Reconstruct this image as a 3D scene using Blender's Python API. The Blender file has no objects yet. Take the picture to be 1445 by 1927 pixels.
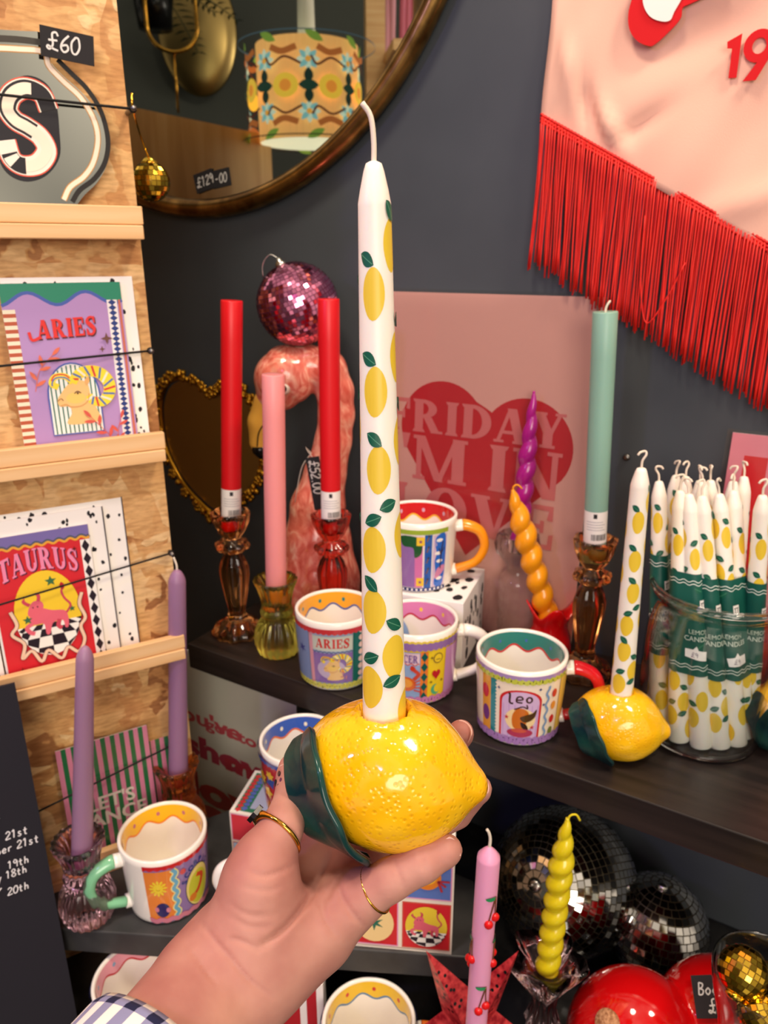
import bpy, bmesh, math, random
import numpy as np
from mathutils import Vector, Matrix
from mathutils.bvhtree import BVHTree
PI = math.pi
random.seed(7)
SC = bpy.context.scene
COL = SC.collection

# ------------------------------------------------------------------ camera, world, lights, exposure
F = 1400.0                                   # focal length in pixels of the 1445 x 1927 frame
PITCH = math.radians(19.07)
CP, SP = math.cos(PITCH), math.sin(PITCH)
CAMZ = 1.5
CAM = Vector((0, 0, CAMZ))
cam_data = bpy.data.cameras.new('camera')
cam = bpy.data.objects.new('camera', cam_data)
COL.objects.link(cam)
cam.location = CAM
cam.rotation_euler = (PI / 2 - PITCH, 0, 0)
cam_data.sensor_fit = 'AUTO'
cam_data.sensor_width = 36.0
cam_data.lens = 36.0 * F / 1927.0
cam_data.clip_start = 0.02
cam_data.dof.use_dof = True
cam_data.dof.focus_distance = 0.37
cam_data.dof.aperture_fstop = 15.0
SC.camera = cam

SC.view_settings.view_transform = 'Standard'
SC.view_settings.look = 'None'
SC.view_settings.gamma = 1.0
SC.view_settings.exposure = 0.18
SC.view_settings.use_curve_mapping = False
SC.cycles.max_bounces = 10
SC.cycles.transparent_max_bounces = 24
SC.cycles.transmission_bounces = 10
SC.cycles.use_denoising = True
SC.cycles.sample_clamp_indirect = 6.0
SC.cycles.caustics_reflective = False

world = bpy.data.worlds.new('shop_surroundings')
SC.world = world
world.use_nodes = True
wn = world.node_tree.nodes
wl = world.node_tree.links
wn.clear()
w_out = wn.new('ShaderNodeOutputWorld')
w_bg = wn.new('ShaderNodeBackground')
w_tc = wn.new('ShaderNodeTexCoord')
w_noise = wn.new('ShaderNodeTexNoise'); w_noise.inputs['Scale'].default_value = 2.2
w_ramp = wn.new('ShaderNodeValToRGB')
w_ramp.color_ramp.elements[0].position = 0.38; w_ramp.color_ramp.elements[0].color = (0.13, 0.115, 0.105, 1)
w_ramp.color_ramp.elements[1].position = 0.66; w_ramp.color_ramp.elements[1].color = (0.85, 0.70, 0.55, 1)
wl.new(w_tc.outputs['Generated'], w_noise.inputs['Vector'])
wl.new(w_noise.outputs['Fac'], w_ramp.inputs['Fac'])
wl.new(w_ramp.outputs['Color'], w_bg.inputs['Color'])
w_bg.inputs['Strength'].default_value = 1.0
wl.new(w_bg.outputs['Background'], w_out.inputs['Surface'])


def area_light(name, loc, target, size, watts, color):
    d = bpy.data.lights.new(name, 'AREA')
    d.shape = 'DISK'
    d.size = size
    d.energy = watts
    d.color = color
    o = bpy.data.objects.new(name, d)
    COL.objects.link(o)
    o.location = loc
    o.rotation_euler = (Vector(target) - Vector(loc)).to_track_quat('-Z', 'Y').to_euler()
    return o


area_light('ceiling_and_fill_light', (0.75, 0.10, 2.75), (0.15, 0.75, 1.2), 0.30, 13, (1.0, 0.83, 0.64))
area_light('ceiling_and_fill_light', (-0.35, 0.25, 2.75), (-0.25, 0.85, 1.2), 0.30, 12, (1.0, 0.85, 0.66))
area_light('ceiling_and_fill_light', (0.2, -2.3, 2.0), (0.0, 0.6, 1.1), 1.5, 40, (1.0, 0.88, 0.77))  # added frontal fill, not a real lamp; evens light on fronts and under shelf
area_light('ceiling_and_fill_light', (1.4, 0.25, 2.7), (0.25, 0.7, 1.3), 0.16, 9, (1.0, 0.78, 0.54))
area_light('purple_shop_light', (-0.85, -0.15, 1.95), (-0.05, 0.33, 1.3), 0.10, 2.4, (0.42, 0.34, 1.0))
area_light('magenta_shop_light', (-0.5, -0.9, 2.2), (0.0, 0.4, 1.3), 0.08, 0.9, (1.0, 0.25, 0.75))


# ------------------------------------------------------------------ pixel rays -> places on real surfaces
def ray(x, y):
    u = (x - 722.5) / F
    v = (y - 963.5) / F
    return Vector((u, CP - v * SP, -SP - v * CP))


def atz(x, y, z):
    d = ray(x, y)
    return CAM + d * ((z - CAMZ) / d.z)


def onplane(x, y, p, n):
    d = ray(x, y)
    return CAM + d * ((Vector(p) - CAM).dot(n) / d.dot(n))


def dep(x, y, z):
    return CAM + ray(x, y) * z


OSB_A = math.radians(29.87)                  # the chipboard partition's heading
OSB_U = Vector((math.cos(OSB_A), math.sin(OSB_A), 0))
OSB_N = Vector((math.sin(OSB_A), -math.cos(OSB_A), 0))      # towards the viewer
OSB_D = -0.758
WALL_A = math.radians(-30.72)
WALL_U = Vector((math.cos(WALL_A), math.sin(WALL_A), 0))
WALL_N = Vector((math.sin(WALL_A), -math.cos(WALL_A), 0))
WALL_D = -0.825
SHELF = 1.04
LOW = 0.84
TABLE = 0.714


def osb(x, y, off=0.0):                       # pixel -> (s, z) on the partition
    p = onplane(x, y, OSB_N * (OSB_D + off), OSB_N)
    return p.dot(OSB_U), p.z


def osbp(s, z, off=0.0):
    p = OSB_U * s + OSB_N * (OSB_D + off)
    return Vector((p.x, p.y, z))


def wal(x, y, off=0.0):
    p = onplane(x, y, WALL_N * (WALL_D + off), WALL_N)
    return p.dot(WALL_U), p.z


def walp(u, z, off=0.0):
    p = WALL_U * u + WALL_N * (WALL_D + off)
    return Vector((p.x, p.y, z))


# ------------------------------------------------------------------ materials
def lin(c):
    r = []
    for v in c[:3]:
        v = v / 255.0
        r.append(v / 12.92 if v <= 0.04045 else ((v + 0.055) / 1.055) ** 2.4)
    return tuple(r)


def mat(name, color=None, rough=0.5, metal=0.0, trans=0.0, ior=1.45, coat=0.0, sss=0.0, emit=None, estr=0.0, spec=0.5):
    m = bpy.data.materials.new(name)
    m.use_nodes = True
    b = m.node_tree.nodes['Principled BSDF']
    if color is None:
        a = m.node_tree.nodes.new('ShaderNodeAttribute')
        a.attribute_name = 'Col'
        m.node_tree.links.new(a.outputs['Color'], b.inputs['Base Color'])
    else:
        b.inputs['Base Color'].default_value = (*lin(color), 1)
    b.inputs['Roughness'].default_value = rough
    b.inputs['Metallic'].default_value = metal
    b.inputs['Transmission Weight'].default_value = trans
    b.inputs['IOR'].default_value = ior
    b.inputs['Coat Weight'].default_value = coat
    b.inputs['Coat Roughness'].default_value = 0.05
    b.inputs['Specular IOR Level'].default_value = spec
    if sss:
        b.inputs['Subsurface Weight'].default_value = sss
        b.inputs['Subsurface Radius'].default_value = (1.0, 0.4, 0.25)
        b.inputs['Subsurface Scale'].default_value = 0.006
    if emit:
        b.inputs['Emission Color'].default_value = (*lin(emit), 1)
        b.inputs['Emission Strength'].default_value = estr
    return m


def N(m, kind, **kw):
    n = m.node_tree.nodes.new('ShaderNode' + kind)
    for k, v in kw.items():
        if k in n.inputs:
            n.inputs[k].default_value = v
        else:
            setattr(n, k, v)
    return n


def L(m, a, b):
    m.node_tree.links.new(a, b)


def bsdf(m):
    return m.node_tree.nodes['Principled BSDF']


def ramp(m, stops):
    r = N(m, 'ValToRGB')
    cr = r.color_ramp
    while len(cr.elements) > 1:
        cr.elements.remove(cr.elements[-1])
    cr.elements[0].position = stops[0][0]
    cr.elements[0].color = (*lin(stops[0][1]), 1)
    for p, c in stops[1:]:
        e = cr.elements.new(p)
        e.color = (*lin(c), 1)
    return r


def coords(m, scale=(1, 1, 1), rot=(0, 0, 0), out='Object'):
    t = N(m, 'TexCoord')
    mp = N(m, 'Mapping')
    mp.inputs['Scale'].default_value = scale
    mp.inputs['Rotation'].default_value = rot
    L(m, t.outputs[out], mp.inputs['Vector'])
    return mp.outputs['Vector']


def bump(m, height_out, strength=0.3, dist=0.002):
    b = N(m, 'Bump')
    b.inputs['Strength'].default_value = strength
    b.inputs['Distance'].default_value = dist
    L(m, height_out, b.inputs['Height'])
    L(m, b.outputs['Normal'], bsdf(m).inputs['Normal'])
    return b


def noisy(m, a, b_, scale, detail=4, sc3=(1, 1, 1), lo=0.35, hi=0.65, out='Object'):
    n = N(m, 'TexNoise', Scale=scale, Detail=detail)
    L(m, coords(m, sc3, out=out), n.inputs['Vector'])
    r = ramp(m, [(lo, a), (hi, b_)])
    L(m, n.outputs['Fac'], r.inputs['Fac'])
    L(m, r.outputs['Color'], bsdf(m).inputs['Base Color'])
    return n


MAT = {}
MAT['paper'] = mat('printed_paper', None, 0.42)
MAT['matte'] = mat('matte_print', None, 0.8)
MAT['glaze'] = mat('glazed_ceramic', None, 0.09, coat=0.4)
MAT['wax'] = mat('printed_wax', None, 0.38, sss=0.25)
MAT['chalk'] = mat('chalkboard_card', None, 0.85)
MAT['felt'] = mat('red_felt', None, 0.95)

# chipboard
m = MAT['osb'] = mat('chipboard_flakes', (200, 150, 95), 0.62)
cn = []
for k, (sc3, rot) in enumerate([((9, 9, 42), 0.35), ((34, 34, 10), -0.3), ((16, 16, 30), 1.1)]):
    t = N(m, 'TexCoord')
    nz = N(m, 'TexNoise', Scale=14.0, Detail=2)
    L(m, t.outputs['Object'], nz.inputs['Vector'])
    mixv = N(m, 'VectorMath', operation='MULTIPLY_ADD')
    L(m, nz.outputs['Color'], mixv.inputs[0])
    mixv.inputs[1].default_value = (0.03, 0.03, 0.03)
    L(m, t.outputs['Object'], mixv.inputs[2])
    mp = N(m, 'Mapping')
    mp.inputs['Rotation'].default_value = (0, rot, 0)
    mp.inputs['Scale'].default_value = sc3
    L(m, mixv.outputs[0], mp.inputs['Vector'])
    v = N(m, 'TexVoronoi', Scale=1.0)
    L(m, mp.outputs['Vector'], v.inputs['Vector'])
    cn.append(v)
sel = N(m, 'TexNoise', Scale=22.0, Detail=3)
L(m, coords(m), sel.inputs['Vector'])
s1 = N(m, 'MapRange'); s1.inputs['From Min'].default_value = 0.47; s1.inputs['From Max'].default_value = 0.50
L(m, sel.outputs['Fac'], s1.inputs['Value'])
s2 = N(m, 'MapRange'); s2.inputs['From Min'].default_value = 0.56; s2.inputs['From Max'].default_value = 0.58
L(m, sel.outputs['Fac'], s2.inputs['Value'])
mA = N(m, 'Mix', data_type='RGBA'); L(m, s1.outputs[0], mA.inputs['Factor'])
L(m, cn[0].outputs['Color'], mA.inputs[6]); L(m, cn[1].outputs['Color'], mA.inputs[7])
mB = N(m, 'Mix', data_type='RGBA'); L(m, s2.outputs[0], mB.inputs['Factor'])
L(m, mA.outputs[2], mB.inputs[6]); L(m, cn[2].outputs['Color'], mB.inputs[7])
sepc = N(m, 'SeparateColor'); L(m, mB.outputs[2], sepc.inputs[0])
rp = ramp(m, [(0.0, (156, 104, 60)), (0.12, (196, 140, 84)), (0.45, (217, 168, 108)), (0.8, (226, 182, 122)), (1.0, (238, 204, 150))])
L(m, sepc.outputs[0], rp.inputs['Fac'])
fine = N(m, 'TexNoise', Scale=260.0, Detail=4)
L(m, coords(m, (0.25, 0.25, 1)), fine.inputs['Vector'])
fr = ramp(m, [(0.3, (205, 190, 175)), (0.6, (255, 255, 255))])
L(m, fine.outputs['Fac'], fr.inputs['Fac'])
fm = N(m, 'Mix', data_type='RGBA', blend_type='MULTIPLY'); fm.inputs['Factor'].default_value = 0.8
L(m, rp.outputs['Color'], fm.inputs[6]); L(m, fr.outputs['Color'], fm.inputs[7])
L(m, fm.outputs[2], bsdf(m).inputs['Base Color'])
bump(m, sepc.outputs[0], 0.5, 0.0015)

def wood(name, a, b_, c, sc3=(3, 60, 60)):
    m = mat(name, a, 0.5)
    n = N(m, 'TexNoise', Scale=1.0, Detail=6, Distortion=0.6)
    L(m, coords(m, sc3), n.inputs['Vector'])
    r = ramp(m, [(0.3, a), (0.5, b_), (0.72, c)])
    L(m, n.outputs['Fac'], r.inputs['Fac'])
    L(m, r.outputs['Color'], bsdf(m).inputs['Base Color'])
    return m

MAT['pine'] = wood('pale_pine', (214, 166, 112), (228, 184, 130), (236, 198, 148), (4, 70, 70))
MAT['ply'] = wood('plywood', (170, 122, 70), (196, 148, 92), (216, 172, 116), (14, 14, 1.6))
m = MAT['wall'] = mat('dark_blue_grey_paint', (60, 66, 72), 0.5)
noisy(m, (56, 61, 66), (70, 75, 80), 3.0)
nb = N(m, 'TexNoise', Scale=160.0, Detail=3); L(m, coords(m, (1, 1, 0.3)), nb.inputs['Vector'])
bump(m, nb.outputs['Fac'], 0.08, 0.001)
m = MAT['blackwood'] = mat('black_stained_wood', (30, 26, 25), 0.38)
n = N(m, 'TexNoise', Scale=1.0, Detail=6); L(m, coords(m, (4, 90, 90)), n.inputs['Vector'])
r = ramp(m, [(0.35, (28, 23, 22)), (0.7, (48, 39, 36))]); L(m, n.outputs['Fac'], r.inputs['Fac'])
L(m, r.outputs['Color'], bsdf(m).inputs['Base Color']); bump(m, n.outputs['Fac'], 0.12, 0.001)
m = MAT['greyshelf'] = mat('worn_black_paint', (52, 52, 53), 0.5)
noisy(m, (40, 40, 42), (66, 66, 66), 18.0)
m = MAT['table'] = mat('smoky_black_tabletop', (30, 30, 34), 0.16)
noisy(m, (20, 20, 24), (72, 70, 66), 9.0, 6, lo=0.45, hi=0.8)
MAT['mirror'] = mat('mirror_glass', (206, 212, 205), 0.015, 1.0)
MAT['oldmirror'] = mat('smoked_mirror_glass', (186, 158, 100), 0.3, 1.0)
MAT['gold'] = mat('antique_gold', (190, 140, 40), 0.26, 1.0)
m = MAT['brassframe'] = mat('aged_brass', (120, 88, 48), 0.3, 1.0)
noisy(m, (120, 88, 48), (196, 152, 86), 30.0)
MAT['ring'] = mat('polished_gold', (230, 170, 70), 0.12, 1.0)
MAT['black'] = mat('black_lacquer', (14, 13, 15), 0.2)
MAT['cord'] = mat('black_elastic', (12, 12, 12), 0.8)
MAT['blackcloth'] = mat('black_cloth', (16, 16, 22), 0.95)
MAT['wick'] = mat('cotton_wick', (226, 214, 196), 0.9)
MAT['silver'] = mat('mirror_tile_silver', (225, 225, 222), 0.06, 1.0)
MAT['goldtile'] = mat('mirror_tile_gold', (250, 205, 70), 0.06, 1.0)
MAT['pinktile'] = mat('mirror_tile_pink', (244, 150, 192), 0.12, 1.0)
MAT['grout'] = mat('ball_core_dark', (150, 140, 112), 0.4, 0.7)
MAT['pinkgrout'] = mat('ball_core_pink', (120, 40, 80), 0.5)
MAT['goldgrout'] = mat('ball_core_gold', (120, 85, 15), 0.4, 0.6)
MAT['metal'] = mat('silver_metal', (200, 198, 190), 0.25, 1.0)
MAT['nail'] = mat('screw_metal', (130, 128, 125), 0.35, 1.0)


def glass(name, color, rough=0.03, ior=1.45):
    return mat(name, color, rough, trans=1.0, ior=ior)


MAT['amber'] = glass('amber_glass', (255, 170, 98))
MAT['orange'] = glass('orange_glass', (255, 164, 92))
MAT['redglass'] = glass('coral_red_glass', (232, 96, 76))
MAT['yellowglass'] = glass('yellow_glass', (246, 232, 90), 0.22)
MAT['pinkglass'] = glass('pink_glass', (240, 190, 208))
MAT['clear'] = glass('clear_glass', (248, 246, 244))


def film(name, tint=(250, 250, 250), refl=1.0, rough=0.03):
    m = bpy.data.materials.new(name)
    m.use_nodes = True
    nt = m.node_tree
    nt.nodes.clear()
    o = nt.nodes.new('ShaderNodeOutputMaterial')
    mx = nt.nodes.new('ShaderNodeMixShader')
    tr = nt.nodes.new('ShaderNodeBsdfTransparent')
    tr.inputs['Color'].default_value = (*lin(tint), 1)
    gl = nt.nodes.new('ShaderNodeBsdfGlossy')
    gl.inputs['Roughness'].default_value = rough
    lw = nt.nodes.new('ShaderNodeLayerWeight')
    lw.inputs['Blend'].default_value = 0.5
    pw = nt.nodes.new('ShaderNodeMath'); pw.operation = 'POWER'
    pw.inputs[1].default_value = 3.5
    nt.links.new(lw.outputs['Facing'], pw.inputs[0])
    ml = nt.nodes.new('ShaderNodeMath'); ml.operation = 'MULTIPLY_ADD'
    ml.inputs[1].default_value = 0.7 * refl
    ml.inputs[2].default_value = 0.03 * refl
    nt.links.new(pw.outputs[0], ml.inputs[0])
    nt.links.new(ml.outputs[0], mx.inputs[0])
    nt.links.new(tr.outputs[0], mx.inputs[1])
    nt.links.new(gl.outputs[0], mx.inputs[2])
    nt.links.new(mx.outputs[0], o.inputs[0])
    return m


MAT['sleeve'] = film('clear_plastic_sleeve', (252, 251, 249), 1.0, 0.16)
MAT['jar'] = film('thin_clear_glass', (249, 251, 250), 2.4, 0.02)

# lemon ceramic with pores
m = MAT['lemon'] = mat('yellow_glazed_lemon', (246, 196, 18), 0.13, coat=0.6)
v = N(m, 'TexVoronoi', Scale=330.0); L(m, coords(m, (1, 1, 1)), v.inputs['Vector'])
pr = N(m, 'MapRange'); pr.inputs['From Min'].default_value = 0.05; pr.inputs['From Max'].default_value = 0.42
L(m, v.outputs['Distance'], pr.inputs['Value'])
n = N(m, 'TexNoise', Scale=70.0, Detail=4); L(m, coords(m), n.inputs['Vector'])
ad = N(m, 'Math', operation='ADD'); L(m, pr.outputs[0], ad.inputs[0]); L(m, n.outputs['Fac'], ad.inputs[1])
bump(m, ad.outputs[0], 0.28, 0.0014)
n2 = N(m, 'TexNoise', Scale=26.0, Detail=3); L(m, coords(m), n2.inputs['Vector'])
r = ramp(m, [(0.3, (243, 172, 4)), (0.55, (248, 192, 16)), (0.75, (249, 202, 44))]); L(m, n2.outputs['Fac'], r.inputs['Fac'])
mm = N(m, 'Mix', data_type='RGBA', blend_type='MULTIPLY'); mm.inputs['Factor'].default_value = 1.0
r2 = ramp(m, [(0.0, (246, 222, 196)), (0.4, (255, 255, 255))]); L(m, pr.outputs[0], r2.inputs['Fac'])
L(m, r.outputs['Color'], mm.inputs[6]); L(m, r2.outputs['Color'], mm.inputs[7]); L(m, mm.outputs[2], bsdf(m).inputs['Base Color'])
m = MAT['leaf'] = mat('dark_teal_glaze', (26, 66, 66), 0.16, coat=0.15, spec=0.35)
noisy(m, (12, 36, 46), (28, 72, 62), 34.0)

# skin
m = MAT['skin'] = mat('skin', (214, 158, 138), 0.55, sss=0.2, spec=0.35)
noisy(m, (170, 111, 101), (196, 143, 127), 26.0, 4)
nb = N(m, 'TexNoise', Scale=420.0, Detail=3); L(m, coords(m), nb.inputs['Vector'])
bump(m, nb.outputs['Fac'], 0.12, 0.0006)
MAT['nailp'] = mat('fingernail', (232, 184, 168), 0.18, coat=0.5)

# flamingo glaze
m = MAT['flamingo'] = mat('coral_feather_glaze', (232, 132, 112), 0.14, coat=0.5)
n = N(m, 'TexNoise', Scale=1.0, Detail=3, Distortion=2.2); L(m, coords(m, (48, 48, 26)), n.inputs['Vector'])
r = ramp(m, [(0.32, (206, 88, 72)), (0.5, (230, 128, 108)), (0.68, (243, 178, 152))]); L(m, n.outputs['Fac'], r.inputs['Fac'])
L(m, r.outputs['Color'], bsdf(m).inputs['Base Color']); bump(m, n.outputs['Fac'], 0.4, 0.002)
MAT['redgloss'] = mat('glossy_red_ceramic', (206, 12, 16), 0.08, coat=0.8)
MAT['cork'] = mat('cork', (196, 140, 96), 0.9)
noisy(MAT['cork'], (150, 96, 60), (210, 160, 116), 400.0)
m = MAT['star'] = mat('red_glitter_tin', (206, 40, 52), 0.32, 0.35)
noisy(m, (150, 18, 34), (226, 74, 76), 160.0)
m = MAT['cloth'] = mat('pink_banner_cloth', (236, 186, 166), 0.85)
nb = N(m, 'TexNoise', Scale=900.0, Detail=2); L(m, coords(m), nb.inputs['Vector']); bump(m, nb.outputs['Fac'], 0.2, 0.0006)
MAT['fringe'] = mat('red_fringe_thread', (222, 22, 20), 0.5)
noisy(MAT['fringe'], (196, 10, 12), (236, 44, 30), 60.0, sc3=(8, 8, 0.4))


# ------------------------------------------------------------------ mesh builder
class MB:
    def __init__(self):
        self.v, self.f, self.c, self.s, self.m = [], [], [], [], []

    def add(self, verts, faces, col=(255, 255, 255), smooth=True, mi=0, mtx=None):
        o = len(self.v)
        if mtx is not None:
            verts = [mtx @ Vector(p) for p in verts]
        self.v += [tuple(p) for p in verts]
        c = lin(col)
        for fa in faces:
            self.f.append([i + o for i in fa])
            self.c.append(c)
            self.s.append(smooth)
            self.m.append(mi)
        return self

    def box(self, x0, x1, y0, y1, z0, z1, col=(255, 255, 255), mi=0, mtx=None):
        v = [(x0, y0, z0), (x1, y0, z0), (x1, y1, z0), (x0, y1, z0), (x0, y0, z1), (x1, y0, z1), (x1, y1, z1), (x0, y1, z1)]
        f = [(3, 2, 1, 0), (4, 5, 6, 7), (0, 1, 5, 4), (1, 2, 6, 5), (2, 3, 7, 6), (3, 0, 4, 7)]
        return self.add(v, f, col, False, mi, mtx)

    def lathe(self, prof, n=48, mod=None, col=(255, 255, 255), mi=0, mtx=None, colf=None, closed=False):
        v, f = [], []
        for k, (r, z) in enumerate(prof):
            for j in range(n):
                t = 2 * PI * j / n
                rr = r * (mod(t, k, z) if mod else 1)
                v.append((rr * math.sin(t), -rr * math.cos(t), z))
        kk = len(prof)
        for k in range(kk if closed else kk - 1):
            for j in range(n):
                a, b = k * n + j, k * n + (j + 1) % n
                k2 = (k + 1) % kk
                f.append((a, b, k2 * n + (j + 1) % n, k2 * n + j))
        if not closed:
            if prof[0][0] > 1e-6:
                f.append(tuple(reversed(range(n))))
            if prof[-1][0] > 1e-6:
                f.append(tuple(range((kk - 1) * n, kk * n)))
        return self.add(v, f, col, True, mi, mtx)

    def tube(self, pts, rad, n=8, col=(255, 255, 255), mi=0, mtx=None, closed=False, flat=1.0):
        pts = [Vector(p) for p in pts]
        if not hasattr(rad, '__len__'):
            rad = [rad] * len(pts)
        v, f = [], []
        K = len(pts)
        up = None
        for i, p in enumerate(pts):
            if closed:
                t = pts[(i + 1) % K] - pts[i - 1]
            else:
                t = pts[min(i + 1, K - 1)] - pts[max(i - 1, 0)]
            t = t.normalized() if t.length > 1e-9 else Vector((0, 0, 1))
            if up is None:
                up = t.orthogonal().normalized()
            up = (up - t * up.dot(t))
            up = up.normalized() if up.length > 1e-6 else t.orthogonal().normalized()
            w = t.cross(up)
            for j in range(n):
                a = 2 * PI * j / n
                v.append(p + (up * math.cos(a) + w * math.sin(a) * flat) * rad[i])
        for i in range(K if closed else K - 1):
            for j in range(n):
                i2 = (i + 1) % K
                f.append((i * n + j, i * n + (j + 1) % n, i2 * n + (j + 1) % n, i2 * n + j))
        if not closed:
            f.append(tuple(reversed(range(n))))
            f.append(tuple(range((K - 1) * n, K * n)))
        return self.add(v, f, col, True, mi, mtx)

    def ball(self, c, r, nu=16, nv=10, col=(255, 255, 255), mi=0, mtx=None):
        if not hasattr(r, '__len__'):
            r = (r, r, r)
        v = [(c[0], c[1], c[2] - r[2])]
        for i in range(1, nv):
            ph = -PI / 2 + PI * i / nv
            for j in range(nu):
                t = 2 * PI * j / nu
                v.append((c[0] + r[0] * math.cos(ph) * math.cos(t), c[1] + r[1] * math.cos(ph) * math.sin(t), c[2] + r[2] * math.sin(ph)))
        v.append((c[0], c[1], c[2] + r[2]))
        f = [(0, 1 + (j + 1) % nu, 1 + j) for j in range(nu)]
        for i in range(nv - 2):
            for j in range(nu):
                a, b = 1 + i * nu + j, 1 + i * nu + (j + 1) % nu
                f.append((a, b, b + nu, a + nu))
        t = len(v) - 1
        o = 1 + (nv - 2) * nu
        f += [(o + j, o + (j + 1) % nu, t) for j in range(nu)]
        return self.add(v, f, col, True, mi, mtx)

    def build(self, name, mats, parent=None, loc=None, bevel=0.0, smooth_angle=True):
        me = bpy.data.meshes.new(name)
        me.from_pydata(self.v, [], self.f)
        me.polygons.foreach_set('use_smooth', self.s)
        me.polygons.foreach_set('material_index', self.m)
        if not isinstance(mats, (list, tuple)):
            mats = [mats]
        for mm_ in mats:
            me.materials.append(MAT[mm_] if isinstance(mm_, str) else mm_)
        at = me.color_attributes.new('Col', 'FLOAT_COLOR', 'CORNER')
        cols = np.empty((len(me.loops), 4), dtype=np.float32)
        k = 0
        for fa, c in zip(self.f, self.c):
            cols[k:k + len(fa), :3] = c
            k += len(fa)
        cols[:, 3] = 1
        at.data.foreach_set('color', cols.ravel())
        me.update()
        o = bpy.data.objects.new(name, me)
        COL.objects.link(o)
        if parent is not None:
            o.parent = parent
        if loc is not None:
            o.location = loc
        if bevel:
            b = o.modifiers.new('bevel', 'BEVEL')
            b.width = bevel
            b.segments = 2
            b.limit_method = 'ANGLE'
        return o


def thing(name, label, cat, loc=(0, 0, 0), rotz=0.0, group=None, tilt=0.0):
    o = bpy.data.objects.new(name, None)
    COL.objects.link(o)
    o.empty_display_size = 0.01
    o.location = loc
    o.rotation_euler = (tilt, 0, rotz)
    o['label'] = label
    o['category'] = cat
    if group:
        o['group'] = group
    return o


def tag(o, label, cat, group=None, loc=None, rotz=0.0, tilt=0.0):
    o['label'] = label
    o['category'] = cat
    if group:
        o['group'] = group
    if loc is not None:
        o.location = loc
        o.rotation_euler = (tilt, 0, rotz)
    return o


def struct(o):
    o['kind'] = 'structure'
    return o


def dup(root, label, loc, rot=None, scale=None):
    r = root.copy()
    COL.objects.link(r)
    r['label'] = label
    r.location = loc
    if rot is not None:
        r.rotation_euler = rot
    if scale is not None:
        r.scale = (scale, scale, scale)
    for ch in list(root.children):
        c = ch.copy()
        COL.objects.link(c)
        c.parent = r
        for g in list(ch.children):
            d = g.copy()
            COL.objects.link(d)
            d.parent = c
    return r


def aim(o, base, top, spin=0.0):                # stand a thing on base with its axis through top
    d = (Vector(top) - Vector(base)).normalized()
    q = Vector((0, 0, 1)).rotation_difference(d)
    o.location = base
    o.rotation_euler = (q @ Matrix.Rotation(spin, 3, 'Z').to_quaternion()).to_euler()
    return o


# ------------------------------------------------------------------ flat drawing, laid onto sheets, mugs and boxes
def spl(pts, n=8, closed=False):                 # Catmull-Rom through the points
    P = [Vector((*p, 0)) if len(p) == 2 else Vector(p) for p in pts]
    K = len(P)
    out = []
    for i in range(K if closed else K - 1):
        p1, p2 = P[i], P[(i + 1) % K]
        p0 = P[i - 1] if (closed or i > 0) else p1 * 2 - p2
        p3 = P[(i + 2) % K] if (closed or i + 2 < K) else p2 * 2 - p1
        for k in range(n):
            t = k / n
            out.append(0.5 * ((2 * p1) + (p2 - p0) * t + (2 * p0 - 5 * p1 + 4 * p2 - p3) * t * t + (3 * p1 - p0 - 3 * p2 + p3) * t ** 3))
    if not closed:
        out.append(P[-1])
    if len(pts[0]) == 2:
        return [(p.x, p.y) for p in out]
    return out


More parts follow.
